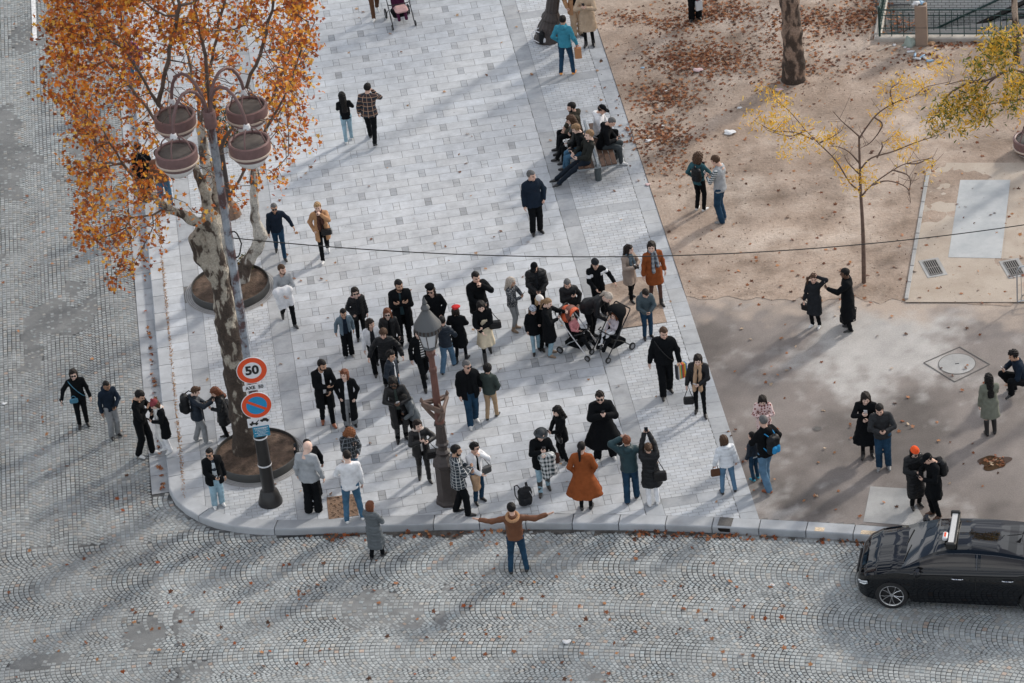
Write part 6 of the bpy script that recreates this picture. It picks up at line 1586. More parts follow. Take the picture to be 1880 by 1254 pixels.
b = MB(); b.tube([(.08 + .17 * sin(k * pi / 12) ** .7, -.04, 7.0 - .62 * k / 12 + .05 * sin(k)) for k in range(13)], .016, 6); b.build("cable_loop", RUB, mast_t, smooth=True)
four_lamp((aty(1893, 262, 76.0)[0] + 1.06, 76.0, 0), aty(1893, 262, 76.0)[2] + .62, "second four-armed lamp with one lantern showing at the right edge", rot=radians(42))
# signs
WSG = mat("sign_white", (.72, .72, .74), .35); RSG = mat("sign_red", (.72, .075, .015), .35); BSG = mat("sign_blue", (.01, .25, .50), .35); KSG = mat("sign_black", (.01, .01, .01), .4); BSG2 = mat("plate_blue", (.015, .22, .36), .4)
def text_mesh(s, size, font_off=0.0):
    c = bpy.data.curves.new("t", 'FONT'); c.body = s; c.size = size; c.align_x = 'CENTER'; c.align_y = 'CENTER'; c.offset = font_off; c.extrude = .001; c.resolution_u = 4
    o = bpy.data.objects.new("t", c); COL.objects.link(o); dg = bpy.context.evaluated_depsgraph_get(); me = bpy.data.meshes.new_from_object(o.evaluated_get(dg)); bpy.data.objects.remove(o); return me
def sign_root(px, py, label, cat="road sign", r_=.17):
    p = aty(px, py, MAST[1] - r_); x = MAST[0]
    to = Vector((EYE[0] - p[0], EYE[1] - p[1], 0)).normalized()
    t = empty("road_sign", (p[0], p[1], p[2]), atan2(to.y, to.x) + pi / 2, label, cat)
    return t
def disc(t, name, r0, r1, m_, y, n=56):
    b = MB(); V = []; F = []
    for k in range(n):
        a = 2 * pi * k / n; V += [(r1 * cos(a), y, r1 * sin(a)), (r1 * cos(a), y + .006, r1 * sin(a)), (r0 * cos(a), y, r0 * sin(a))]
    for k in range(n):
        i, j = 3 * k, 3 * ((k + 1) % n); F += [(i, j, j + 1, i + 1)]
        if r0 > 0: F.append((i, i + 2, j + 2, j))
    if r0 <= 0: F.append(tuple(3 * k for k in range(n)))
    b.add(V, F); return b.build(name, m_, t)
def plate(t, name, w_, h_, m_, y, bev=.02):
    b = MB(); V = []; n = 5
    for cx, cz, a0 in ((w_ / 2 - bev, h_ / 2 - bev, 0), (-w_ / 2 + bev, h_ / 2 - bev, pi / 2), (-w_ / 2 + bev, -h_ / 2 + bev, pi), (w_ / 2 - bev, -h_ / 2 + bev, 1.5 * pi)):
        for k in range(n): a = a0 + k * pi / 2 / (n - 1); V.append((cx + bev * cos(a), y, cz + bev * sin(a)))
    m = len(V); V += [(x, y + .008, z) for x, _, z in V]
    b.add(V, [tuple(range(m - 1, -1, -1)), tuple(range(m, 2 * m))] + [(i, (i + 1) % m, m + (i + 1) % m, m + i) for i in range(m)]); return b.build(name, m_, t)
def put_text(t, s, size, m_, x, z, y=-.012, off=0.0, sx=1.0):
    me = text_mesh(s, size, off); me.materials.clear(); me.materials.append(m_)
    o = obj("lettering", me, t); o.rotation_euler = (pi / 2, 0, 0); o.location = (x, y, z); o.scale = (sx, 1, 1); return o
t = sign_root(462.5, 680, "round red-rimmed speed limit sign reading 50")
disc(t, "back_plate", 0, .335, mat("sign_back", (.55, .56, .57), .4), .002); disc(t, "white_rim", 0, .335, WSG, -.004); disc(t, "red_ring", .205, .318, RSG, -.008); disc(t, "face", 0, .205, WSG, -.0075)
put_text(t, "50", .295, KSG, 0, 0, off=.012)
t = sign_root(467, 711, "small white plate reading AXE 50 under the speed limit")
plate(t, "plate", .50, .15, WSG, -.004, .03); put_text(t, "AXE  50", .115, KSG, 0, 0, off=.003, sx=.98)
t = sign_root(471, 744, "round no-parking sign with red rim, blue face and red diagonal")
disc(t, "back_plate", 0, .335, MATS["sign_back"], .002); disc(t, "white_rim", 0, .335, WSG, -.004); disc(t, "red_ring", .225, .318, RSG, -.008); disc(t, "face", 0, .225, BSG, -.0075)
b = MB(); b.box((0, -.0115, 0), (.235, .002, .030), M=Matrix.Rotation(radians(33), 4, 'Y')); b.build("diagonal", RSG, t)
t = sign_root(475.5, 774.5, "white plate with a tow truck pictogram")
plate(t, "plate", .50, .23, WSG, -.004, .012)
b = MB(); Y = -.009
def pg(pts): b.add([(x, Y, z) for x, z in pts], [tuple(range(len(pts)))])
pg([(-.21, -.045), (-.21, .0), (-.17, .0), (-.155, .04), (-.12, .04), (-.12, -.0), (-.02, -.015), (-.02, -.045)])
pg([(-.08, -.01), (.0, .065), (.012, .055), (-.05, -.015)])
pg([(.02, .03), (.04, .055), (.08, .06), (.105, .085), (.17, .08), (.20, .045), (.22, .03), (.215, .0), (.03, .015)])
for cx, cz in ((-.17, -.05), (-.06, -.05), (.07, .012), (.18, .0)):
    pg([(cx + .024 * cos(2 * pi * k / 14), cz + .024 * sin(2 * pi * k / 14)) for k in range(14)])
b.build("pictogram", KSG, t)
t = sign_root(480, 791.5, "small blue plate with lines of tiny white lettering")
plate(t, "plate", .36, .27, BSG2, -.004, .012); put_text(t, "STATIONNEMENT", .038, WSG, 0, .092, off=.001)
b = MB(); rr = random.Random(4)
for k, wd in enumerate((.24, .28, .20, .30, .16, .24)):
    x = -wd / 2
    while x < wd / 2:
        l = rr.uniform(.012, .04); b.add([(x, -.009, .062 - k * .034), (min(x + l, wd / 2), -.009, .062 - k * .034), (min(x + l, wd / 2), -.009, .074 - k * .034), (x, -.009, .074 - k * .034)], [(0, 1, 2, 3)]); x += l + .008
b.build("fine_print", WSG, t)
# central lantern post
def old_lantern(base, label, rot=0.3):
    t = empty("lantern_post", base, rot, label, "lantern post")
    b = MB(); b.lathe([(.30, 0), (.30, .06), (.26, .09), (.25, .12), (.235, .95), (.27, 1.0), (.27, 1.06), (.20, 1.12)], n=8); b.build("pedestal", IRON, t)
    b = MB()
    b.lathe([(.20, 1.120), (.17, 1.174), (.11, 1.242), (.15, 1.283), (.16, 1.324), (.10, 1.378), (.095, 1.460), (.135, 1.501), (.145, 1.542), (.11, 1.582), (.12, 1.650), (.105, 1.854), (.10, 2.004), (.13, 2.031), (.12, 2.072)], n=24, fold=lambda a, z: 1 + .06 * cos(8 * a)); b.build("ornate_shaft", IRON, t, smooth=True)
    # triangular bracket: open frame whose struts meet at the shaft
    b = MB(); zt = 2.55; R = .34
    P = [(R * cos(2 * pi * k / 3 + pi / 6), R * sin(2 * pi * k / 3 + pi / 6)) for k in range(3)]
    for k in range(3):
        a, c = P[k], P[(k + 1) % 3]; mx, my = (a[0] + c[0]) / 2, (a[1] + c[1]) / 2; b.box((mx, my, zt), (hypot(c[0] - a[0], c[1] - a[1]) / 2, .028, .06), rz=atan2(c[1] - a[1], c[0] - a[0]), bev=.008)
        b.tube([(a[0], a[1], zt), (a[0] * .55, a[1] * .55, zt - .22), (.05 * cos(k), .05 * sin(k), zt - .50)], [.035, .045, .06], 8)
        b.tube([(a[0], a[1], zt + .03), (a[0] * .3, a[1] * .3, zt + .06)], .022, 6)
        b.lathe([(.02, -.02), (.045, .03), (.02, .09), (.005, .12)], (a[0], a[1], zt + .05), n=10)
    b.build("bracket", mat("bracket_brown", (.13, .085, .065), .55, var=.25, vscale=8), t, smooth='auto')
    b = MB(); b.lathe([(.11, 2.05), (.095, 2.15), (.085, 2.5), (.085, 2.6), (.075, 3.38), (.09, 3.41), (.09, 3.48), (.07, 3.52), (.065, 3.76), (.10, 3.84), (.11, 3.90), (.06, 3.97)], n=8); b.build("upper_post", RUSTP, t)
    z = 3.98
    b = MB(); b.lathe([(.04, z - .03), (.09, z), (.15, z + .03), (.17, z + .06), (.155, z + .09)], n=24); b.lathe([(.23, z + .44), (.27, z + .46), (.285, z + .50), (.275, z + .57), (.30, z + .59), (.29, z + .62), (.19, z + .78), (.12, z + .90), (.075, z + .96), (.075, z + 1.0), (.10, z + 1.03), (.07, z + 1.09), (.04, z + 1.12), (.055, z + 1.16), (.02, z + 1.24), (.005, z + 1.30)], n=28); b.build("lantern_cap", mat("lantern_grey", (.085, .09, .095), .5, bump=.2), t, smooth=True)
    b = MB()
    for k in range(20):
        a = 2 * pi * k / 20; b.box((.285 * cos(a), .285 * sin(a), z + .535), (.012, .02, .05), rz=a, bev=.006)
    b.build("frieze", IRON, t)
    b = MB(); b.lathe([(.145, z + .08), (.225, z + .45)], n=6, cap=True); b.build("glass", mat("lantern_glass", (.55, .56, .58), .12), t)
    b = MB()
    for k in range(6):
        a = 2 * pi * k / 6; b.tube([(.152 * cos(a), .152 * sin(a), z + .07), (.236 * cos(a), .236 * sin(a), z + .46)], .011, 6)
    b.build("glazing_bars", IRON, t, smooth=True)
    return t
LAMP = at(825, 919)
lamp_t = old_lantern(LAMP, "ornate rust-brown lantern post with triangular bracket in the middle of the crowd")
t = empty("lamp_column", at(425, 396), 0, "slim lamp column with a patterned dome foot behind the tall mast", "lamp post")
b = MB(); b.lathe([(.24, 0), (.24, .05), (.21, .22), (.15, .36), (.08, .44)], n=28, fold=lambda a, z: 1 + .05 * cos(12 * a)); b.build("foot", RUSTY_, t, smooth=True)
b = MB(); b.lathe([(.07, .42), (.055, 3.6), (.09, 3.7), (.02, 3.9)], n=16); b.build("column", IRON, t, smooth=True)
# leaning lamp column at the top
t = empty("lamp_column", at(1007, 71), 0, "thick dark lamp column with a flared fluted foot at the top edge", "lamp post")
t.rotation_euler = (radians(2), radians(11), 0)
b = MB(); b.lathe([(.38, -.05), (.38, .06), (.34, .12), (.335, .3), (.30, .42), (.24, .56), (.235, .60), (.26, .64), (.25, .70), (.19, .80), (.175, .86)], n=32, fold=lambda a, z: 1 + .035 * cos(16 * a)); b.build("foot", IRON, t, smooth=True)
b = MB(); b.lathe([(.17, .86), (.16, 2.5), (.14, 5.0)], n=24, fold=lambda a, z: 1 + .05 * cos(12 * a)); b.build("column", IRON, t, smooth=True)
b = MB(); b.lathe([(.10, 5.0), (.30, 5.3), (.32, 5.5), (.1, 5.8)], n=20); b.build("lamp_head", IRON, t, smooth=True)
# the cable
A_ = np.array(aty(428, 437, MAST[1])); B_ = np.array(aty(1985, 396, MAST[1] + 4.5)) 
def proj(p): d = np.array(p) - EYE; return 940 + FOC * (d @ R_) / (d @ F_), 627 - FOC * (d @ U_) / (d @ F_)
def cabl(sag): return [A_ + (B_ - A_) * t_ + np.array([0, 0, -4 * sag * t_ * (1 - t_)]) for t_ in np.linspace(0, 1, 40)]
best = min(np.arange(.1, 3, .05), key=lambda s: abs(np.interp(1100, [proj(q)[0] for q in cabl(s)], [proj(q)[1] for q in cabl(s)]) - 472))
b = MB(); b.tube(cabl(best), .0115, 6); tag(b.build("overhead_cable", RUB, smooth=True), "thin black cable strung from the lamp mast across the whole square", "cable")

# ================================================================== GROUND FITTINGS
def frame_box(px, py, w_, d_, rz, name, label, cat, parts):
    t = empty(name, at(px, py), rz, label, cat); parts(t); return t
CAST = mat("cast_iron", (.10, .095, .09), .6, bump=.4, bscale=40, var=.3, vscale=12); RUSTY = mat("rusty_plate", (.20, .125, .08), .75, bump=.5, bscale=40, var=.35, vscale=14)
def grate(px, py, w_, d_, label, rz):
    t = empty("drain_grate", at(px, py, .02), rz, label, "grate", "drain grates in the sandy slab")
    b = MB(); b.box((0, 0, .006), (w_ / 2 + .09, d_ / 2 + .09, .006)); b.build("stone_frame", conc, t)
    b = MB(); b.box((0, 0, .0135), (w_ / 2, d_ / 2, .0015)); b.build("pit", mat("pit_black", (.008, .008, .008), .9), t)
    b = MB(); n = 6
    for k in range(n + 1): b.box((-w_ / 2 + k * w_ / n, 0, .021), (.010, d_ / 2, .006))
    for k in range(3): b.box((0, -d_ / 2 + k * d_ / 2, .0225), (w_ / 2, .012, .0065))
    b.build("bars", mat("grate_iron", (.20, .19, .18), .6), t)
grate(1713, 492, .30, .62, "slotted iron grate at the lower left of the grey cover", AL * -1 + .05)
grate(1861, 493, .30, .62, "slotted iron grate near the crowd barrier", AL * -1 + .05)
def ringc(b, r0, r1, z, n=64, c=(0, 0)):
    V = []; 
    for k in range(n): a = 2 * pi * k / n; V += [(c[0] + r0 * cos(a), c[1] + r0 * sin(a), z), (c[0] + r1 * cos(a), c[1] + r1 * sin(a), z)]
    b.add(V, [(2 * k, 2 * k + 1, 2 * ((k + 1) % n) + 1, 2 * ((k + 1) % n)) for k in range(n)])
mh = at(1757, 668)
t = empty("manhole_cover", mh, 0, "large round concrete-filled manhole in a diamond frame on the tarmac", "manhole")
dk = mat("cast_line", (.12, .115, .11), .7)
b = MB(); ringc(b, .405, .425, .0065); b.build("ring", dk, t)
b = MB(); b.poly([(.405 * cos(2 * pi * k / 48), .405 * sin(2 * pi * k / 48), .005) for k in range(48)]); b.build("lid", conc, t)
cs = [at(a, c)[:2] - mh[:2] for a, c in ((1696, 666), (1762, 637), (1817, 669), (1753, 701))]
b = MB()
for k in range(4):
    p, q = cs[k], cs[(k + 1) % 4]; m2 = (p + q) / 2; b.box((m2[0], m2[1], .006), (np.linalg.norm(q - p) / 2, .012, .002), rz=atan2(q[1] - p[1], q[0] - p[0]))
b.build("frame", dk, t)
b = MB(); b.box((0, 0, .009), (.045, .012, .0015)); b.build("key_slot", KSG, t)
t = empty("valve_cover", at(1500, 787), 0, "small round iron valve cover on the open tarmac", "cover")
b = MB(); ringc(b, .085, .10, .005, 32); ringc(b, .03, .07, .005, 32); b.build("rings", CAST, t); b = MB(); b.poly([(.03 * cos(k), .03 * sin(k), .0062) for k in np.arange(0, 6.2, .4)]); b.build("centre", CAST, t)
t = empty("access_plate", at(629, 930), -AL - .03, "square brown cast plate with wavy relief beside the man in white", "plate")
b = MB(); b.box((0, 0, .004), (.33, .42, .004)); b.build("plate", RUSTY, t)
b = MB(); rr = random.Random(8)
for k in range(60):
    x, y = rr.uniform(-.29, .29), rr.uniform(-.38, .38); a = rr.uniform(0, 3); b.tube([(x - .04 * cos(a), y - .04 * sin(a), .009), (x + .02 * sin(a), y + .02 * cos(a), .014), (x + .04 * cos(a), y + .04 * sin(a), .009)], .010, 4)
b.build("relief", RUSTY, t)
t = empty("kerb_drain", at(1332, 958, .008), -.3, "small dark drain slab set in the kerb", "drain"); b = MB(); b.box((0, 0, .003), (.15, .15, .003)); b.build("slab", mat("drain_slab", (.10, .095, .09), .8, var=.2, vscale=20), t)
b = MB(); b.box((0, -.185, -.08), (.13, .012, .045)); b.build("inlet", KSG, t)
# puddle
pc = at(1825, 849); V = []
for k in range(40):
    a = 2 * pi * k / 40; r_ = 1 + .18 * sin(3 * a + 1) + .12 * sin(5 * a); V.append((pc[0] + .33 * r_ * cos(a), pc[1] + .26 * r_ * sin(a), .003))
b = MB(); b.poly(V); tag(b.build("puddle", mat("puddle_water", (.06, .035, .02), .06)), kind="structure")

# ---- tree pits
SOIL = ground_mat("pit_soil", [(.35, (.05, .035, .025)), (.65, (.14, .095, .07))], 5, bump=.9, bscale=22)
COLLAR = mat("pit_paving", (.33, .33, .33), .8, var=.15, vscale=5); STEEL = mat("pit_steel", (.05, .05, .048), .5, bump=.2)
def pit(px, py, label, R=.93):
    c = at(px, py); t = empty("tree_pit", c, 0, label, "tree pit")
    b = MB(); b.poly([(1.12 * cos(2 * pi * k / 60), 1.12 * sin(2 * pi * k / 60), .004) for k in range(60)]); b.build("paving_collar", COLLAR, t)
    b = MB(); 
    for r0 in (.99, 1.03, 1.08): ringc(b, r0, r0 + .008, .0065)
    b.build("groove", dk, t)
    b = MB(); b.lathe([(R + .02, .0), (R + .022, .19), (R + .012, .205), (R - .004, .205), (R - .008, .10)], n=64, cap=False); b.build("edging", STEEL, t, smooth='auto')
    nr, na = 14, 64; V = [(0, 0, .22)]; F = []
    for i in range(1, nr + 1):
        for k in range(na):
            a = 2 * pi * k / na; r_ = (R - .006) * i / nr; V.append((r_ * cos(a), r_ * sin(a), .13 + .07 * (1 - i / nr) + .03 * float(vnoise(r_ * cos(a) + c[0], r_ * sin(a) + c[1], .2, 3)) * (i < nr)))
    for k in range(na): F.append((0, 1 + k, 1 + (k + 1) % na))
    for i in range(nr - 1):
        for k in range(na): F.append((1 + i * na + k, 1 + (i + 1) * na + k, 1 + (i + 1) * na + (k + 1) % na, 1 + i * na + (k + 1) % na))
    b = MB(); b.add(V, F); b.build("soil", SOIL, t, smooth=True)
    return c
C1 = pit(473, 842, "round steel-edged pit around the foot of the front plane tree"); C2 = pit(424, 533, "round steel-edged pit under the second plane tree")

# ---- station stairs with railing
fa, fb = _fa.copy(), _fb.copy(); ex = fb - fa; ex[2] = 0; FL = np.linalg.norm(ex); ex /= FL; FZ = atan2(ex[1], ex[0])
GRN_P = mat("railing_green", (.012, .045, .042), .4); STONE = mat("parapet_stone", (.42, .39, .35), .8, bump=.3, bscale=30, var=.2, vscale=4)
t = empty("stair_parapet", fa, FZ, "pale stone kerb around the station stairs", "parapet")
b = MB(); b.box((FL / 2 + 2, 0, .05), (FL / 2 + 2.1, .11, .075), bev=.03); b.build("front_stone", STONE, t); b = MB(); b.box((-.02, 1.75, .052), (.10, 1.6, .07), bev=.03); b.build("side_stone", STONE, t)
rl = empty("railing", fa, FZ, "dark green iron railing on the stone kerb of the station stairs", "railing")
def rail_run(x0, y0, x1, y1, n):
    a = np.array([x0, y0]); d = np.array([x1 - x0, y1 - y0]); 
    for z_, r_ in ((.90, .022), (.73, .014), (.36, .014), (.20, .014)):
        b = MB(); b.tube([(x0, y0, z_), (x1, y1, z_)], r_, 8); b.build("rail", GRN_P, rl, smooth=True)
    b = MB()
    for k in range(n + 1):
        p = a + d * k / n
        if k % 2 == 0: b.tube([(p[0], p[1], .12), (p[0], p[1], .9)], .013, 6)
        else: b.tube([(p[0], p[1], .30), (p[0], p[1], .80)], .011, 6)
    b.build("balusters", GRN_P, rl, smooth=True)
rail_run(.05, 0, FL + 3.5, 0, 46); rail_run(.05, .02, .05, 3.2, 20)
for x in (.05,):
    b = MB(); b.lathe([(.03, .10), (.03, .95), (.045, .97), (.03, 1.0)], (x, 0, 0), n=12); b.build("corner_post", GRN_P, rl, smooth=True)
M = bpy.data.materials.new("glazed_brick"); M.use_nodes = True; N = M.node_tree; bb = N.nodes["Principled BSDF"]; bb.inputs["Roughness"].default_value = .3
tc = N.nodes.new("ShaderNodeTexCoord"); sp = N.nodes.new("ShaderNodeSeparateXYZ"); cb = N.nodes.new("ShaderNodeCombineXYZ"); br = N.nodes.new("ShaderNodeTexBrick")
N.links.new(tc.outputs["Object"], sp.inputs[0]); ad = N.nodes.new("ShaderNodeMath"); ad.operation = 'ADD'; N.links.new(sp.outputs[0], ad.inputs[0]); N.links.new(sp.outputs[1], ad.inputs[1]); N.links.new(ad.outputs[0], cb.inputs[0]); N.links.new(sp.outputs[2], cb.inputs[1]); N.links.new(cb.outputs[0], br.inputs["Vector"])
br.inputs["Scale"].default_value = 1; br.inputs["Brick Width"].default_value = .2; br.inputs["Row Height"].default_value = .075; br.inputs["Mortar Size"].default_value = .006
br.inputs["Color1"].default_value = (.72, .73, .73, 1); br.inputs["Color2"].default_value = (.62, .64, .64, 1); br.inputs["Mortar"].default_value = (.06, .06, .06, 1); N.links.new(br.outputs["Color"], bb.inputs["Base Color"])
st = empty("station_stairs", fa, FZ, "white brick stairwell of the underground station behind the green railing", "stairs")
b = MB(); b.box((4, 2.62, -1.7), (4.1, .1, 1.72)); b.build("far_wall", M, st); b = MB(); b.box((-.1, 1.35, -1.75), (.1, 1.18, 1.72)); b.build("left_wall", STONE, st)
b = MB(); b.box((4, .02, -1.8), (4.1, .08, 1.76)); b.build("near_wall", M, st); b = MB(); b.box((4, 1.3, -3.5), (4.1, 1.3, .05)); b.build("floor", IRON, st)
b = MB()
for k in range(14):
    s = .4 + k * .30; z_ = -1.37 + .55 * (s - 1.7) - .1; b.box((s + .15 + 2, 1.32, z_ - 1.2), (2.15 - 0 * k, 1.17, 1.2)) if False else b.box((s + .15, 1.32, (z_ - 3.4) / 2), (.15, 1.17, (z_ + 3.4) / 2))
b.build("steps", mat("stair_stone", (.035, .037, .04), .6), st)
b = MB(); b.tube([(.9, 2.44, -1.18), (5.5, 2.44, 1.2)], .03, 8); b.build("handrail", GRN_P, st, smooth=True)
b = MB(); b.tube([(1.5, 2.50, -1.40), (5.5, 2.50, .80)], .07, 6); b.build("stringer", KSG, st)
# beige bin with litter on top
cb_ = at(1692, 86); t = empty("cabinet", cb_, FZ, "tall beige metal box by the railing with rubbish on its top", "box")
BX = mat("beige_metal", (.29, .215, .165), .6, bump=.1, var=.08)
b = MB(); b.box((0, .13, .60), (.155, .13, .58), bev=.008); b.build("case", BX, t); b = MB(); b.box((0, -.003, .56), (.15, .003, .004)); b.build("seam", KSG, t); b = MB(); b.box((0, .13, .01), (.15, .12, .012)); b.build("plinth", KSG, t)
PLW = mat("litter_white", (.62, .63, .64), .6); PLB_ = mat("litter_blue", (.25, .40, .55), .5); PLP = mat("litter_pink", (.55, .40, .40), .7); CRD = mat("cardboard", (.42, .26, .15), .85); GRB = mat("litter_green", (.10, .16, .12), .4)
def crumple(name, c, r_, m_, label, seed, cat=None, fl=.6, group=None):
    P = grid((-r_ * 1.6,) * 3, (r_ * 1.6,) * 3, r_ / 7); f = 2.6 / r_; x, y, z_ = P[..., 0], P[..., 1], P[..., 2] / fl
    d = np.sqrt(x * x * .7 + y * y * 1.2 + z_ * z_) - r_ * .8 + r_ * .28 * np.sin(f * x + seed) * np.sin(f * y * 1.2 + 2 * seed) * np.sin(f * z_ * .9 + 3 * seed) + r_ * .1 * np.sin(2.3 * f * x + y * f)
    d = smax(d, -(P[..., 2] + r_ * .35), .005); V, F = snet(P, d, r_ / 7); o = obj(name, raw_mesh(name, V, F, False, [m_]), None, [float(c[0]), float(c[1]), float(c[2] + r_ * .32)])
    tag(o, label, cat or name.replace('_', ' '), group); return o
top = cb_ + np.array([0, .13, 1.19])
crumple("plastic_bag", top + (-.08, 0, 0), .11, PLW, "crumpled white plastic bag on the left of the box top", 1); crumple("wrapper", top + (.05, .02, 0), .09, PLB_, "crumpled pale blue wrapper in the middle of the box top", 2); crumple("paper_wrapper", top + (.12, -.02, 0), .05, CRD, "small brown paper wrapper on the right of the box top", 3)
crumple("rubbish_bag", at(1670, 84), .17, mat("mixed_bag", (.30, .36, .32), .35), "bulging pale green rubbish bag leaning on the beige box", 5, fl=1.3)
crumple("carton", at(1710, 82), .10, CRD, "folded brown carton right of the beige box", 7)
crumple("paper_cup", at(1642, 84), .06, PLW, "white cup lying near the corner of the railing", 8); crumple("paper_scrap", at(1662, 88), .05, PLW, "white lid beside the green rubbish bag", 9); crumple("pink_wrapper", at(1668, 91), .05, PLP, "pink wrapper under the rubbish bag", 10)
t_ = MB(); t_.box((0, 0, .02), (.24, .03, .02), bev=.005); o = t_.build("wood_scrap", mat("wood_pale", (.4, .34, .28), .8)); o.location = at(1624, 90); o.rotation_euler = (0, 0, .5); tag(o, "pale strip of wood left of the rubbish", "wood")
for i, (a, c) in enumerate(((1672, 97), (1680, 103), (1684, 110), (1693, 106), (1700, 110), (1708, 114))):
    t2 = MB(); M2 = Matrix.Rotation(pi / 2, 4, 'Y'); t2.lathe([(.028, -.10), (.032, -.08), (.032, .05), (.014, .09), (.014, .11)], n=12, M=M2); o = t2.build("plastic_bottle", PLB_ if i % 2 else PLW, smooth=True); o.location = [*at(a, c)[:2], .036]; o.rotation_euler = (0, 0, i * 1.3)
    tag(o, ("blue" if i % 2 else "clear white") + " plastic bottle, " + ("nearest the box", "second from the box", "third from the box", "fourth from the box", "fifth from the box", "farthest from the box")[i] + " in the littered row", "bottle", "plastic bottles below the beige box")
for i, (a, c, r_, m_, l) in enumerate(((1281, 131, .20, PLP, "large crumpled pink paper in the leaf pile"), (1430, 167, .16, PLP, "pale mauve paper left of the tree trunk foot"), (1340, 246, .22, PLW, "large white carrier bag on the sand above the couple"), (1358, 199, .09, PLW, "small white tissue in the open sand"), (1189, 340, .10, PLP, "pink and white wrapper at the paving edge"), (1190, 260, .12, PLW, "white paper in the small leaf drift by the bench"), (1215, 232, .08, PLW, "white cup in the leaf drift north of the bench"), (1256, 274, .07, GRB, "teal drink can behind the curly haired woman"), (1222, 168, .07, PLW, "white scrap in the sand above the bench"), (1180, 125, .07, PLB_, "pale blue wrapper at the edge of the leaves"), (1725, 118, .06, KSG, "black and white can right of the bottles"), (1564, 120, .05, PLW, "lone white scrap right of the tree trunk"), (1428, 30, .06, PLW, "tiny white scrap at the top of the sand"), (8, 742, .09, PLW, "white rag in the cobbled road at the left edge"), (280, 668, .07, PLW, "white tissue in the gutter"), (1418, 1075, .08, PLW, "white scrap on the cobbles left of the taxi"), (1040, 1180, .14, PLW, "flat pale rag on the cobbles below the spread arms"))):
    z_ = ROADZ if c > 960 or a < 290 else 0; crumple(next(q for q in ("paper", "bag", "tissue", "wrapper", "cup", "can", "scrap", "rag") if q in l), at(a, c, z_), r_ * .75, m_, l, i + 20, fl=.24)
# crowd barrier
t = empty("crowd_barrier", at(1868, 562), radians(8), "galvanised crowd barrier at the right edge", "barrier"); GALV = mat("galvanised", (.45, .47, .49), .4, metal=.7)
b = MB(); b.tube([(0, 0, .12), (0, 0, .95), (.06, 0, 1.05), (2.2, 0, 1.05), (2.26, 0, .95), (2.26, 0, .12), (0, 0, .12)], .019, 8); b.build("frame", GALV, t, smooth=True)
b = MB(); [b.tube([(k * .12 + .1, 0, .13), (k * .12 + .1, 0, 1.04)], .008, 6) for k in range(18)]; b.build("bars", GALV, t, smooth=True)
for x in (.25, 2.0):
    b = MB(); b.tube([(x, -.38, .01), (x, -.05, .28), (x, .05, .28), (x, .38, .01)], .016, 6); b.build("foot", GALV, t, smooth=True)
# ================================================================== TREES
def bark_mat(name, dark, pale, z0, z1, scale=3.0):
    M = bpy.data.materials.new(name); M.use_nodes = True; N = M.node_tree; b = N.nodes["Principled BSDF"]; b.inputs["Roughness"].default_value = .9
    tc = N.nodes.new("ShaderNodeTexCoord"); n = N.nodes.new("ShaderNodeTexNoise"); n.inputs["Scale"].default_value = scale; n.inputs["Detail"].default_value = 3; n.inputs["Distortion"].default_value = .4
    mp = N.nodes.new("ShaderNodeMapping"); mp.inputs["Scale"].default_value = (1.6, 1.6, .75); N.links.new(tc.outputs["Object"], mp.inputs[0]); N.links.new(mp.outputs[0], n.inputs["Vector"])
    sp = N.nodes.new("ShaderNodeSeparateXYZ"); N.links.new(tc.outputs["Object"], sp.inputs[0])
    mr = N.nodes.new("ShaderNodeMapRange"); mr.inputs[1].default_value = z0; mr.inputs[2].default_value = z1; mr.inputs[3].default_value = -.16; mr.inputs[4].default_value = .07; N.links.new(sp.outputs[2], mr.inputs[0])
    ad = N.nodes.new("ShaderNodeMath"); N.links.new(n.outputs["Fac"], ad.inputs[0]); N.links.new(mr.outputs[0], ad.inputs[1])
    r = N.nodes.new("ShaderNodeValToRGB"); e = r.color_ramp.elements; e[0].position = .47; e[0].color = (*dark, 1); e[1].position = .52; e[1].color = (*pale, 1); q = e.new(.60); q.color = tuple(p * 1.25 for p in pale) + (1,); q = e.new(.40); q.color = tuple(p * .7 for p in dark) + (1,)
    N.links.new(ad.outputs[0], r.inputs[0])
    n3 = N.nodes.new("ShaderNodeTexNoise"); n3.inputs["Scale"].default_value = 25; N.links.new(tc.outputs["Object"], n3.inputs["Vector"])
    mx = N.nodes.new("ShaderNodeMix"); mx.data_type = 'RGBA'; mx.blend_type = 'OVERLAY'; mx.inputs[0].default_value = .6; N.links.new(r.outputs[0], mx.inputs[6]); N.links.new(n3.outputs["Fac"], mx.inputs[7]); N.links.new(mx.outputs[2], b.inputs["Base Color"])
    bp = N.nodes.new("ShaderNodeBump"); bp.inputs["Strength"].default_value = .8; bp.inputs["Distance"].default_value = .03; N.links.new(n3.outputs["Fac"], bp.inputs["Height"]); N.links.new(bp.outputs[0], b.inputs["Normal"]); return M
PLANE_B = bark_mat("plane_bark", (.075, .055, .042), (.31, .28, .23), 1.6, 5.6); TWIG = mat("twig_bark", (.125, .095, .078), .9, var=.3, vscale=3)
def leaf_mat(name):
    M = mat(name, rough=.6, attr="tint", spec=.25); N = M.node_tree; b = N.nodes["Principled BSDF"]; out = N.nodes["Material Output"]; tr = N.nodes.new("ShaderNodeBsdfTranslucent"); mx = N.nodes.new("ShaderNodeMixShader"); mx.inputs[0].default_value = .35
    src = b.inputs["Base Color"].links[0].from_socket; N.links.new(src, tr.inputs[0]); N.links.new(b.outputs[0], mx.inputs[1]); N.links.new(tr.outputs[0], mx.inputs[2]); N.links.new(mx.outputs[0], out.inputs[0]); return M
LEAFM = leaf_mat("autumn_leaf")
_L5 = []
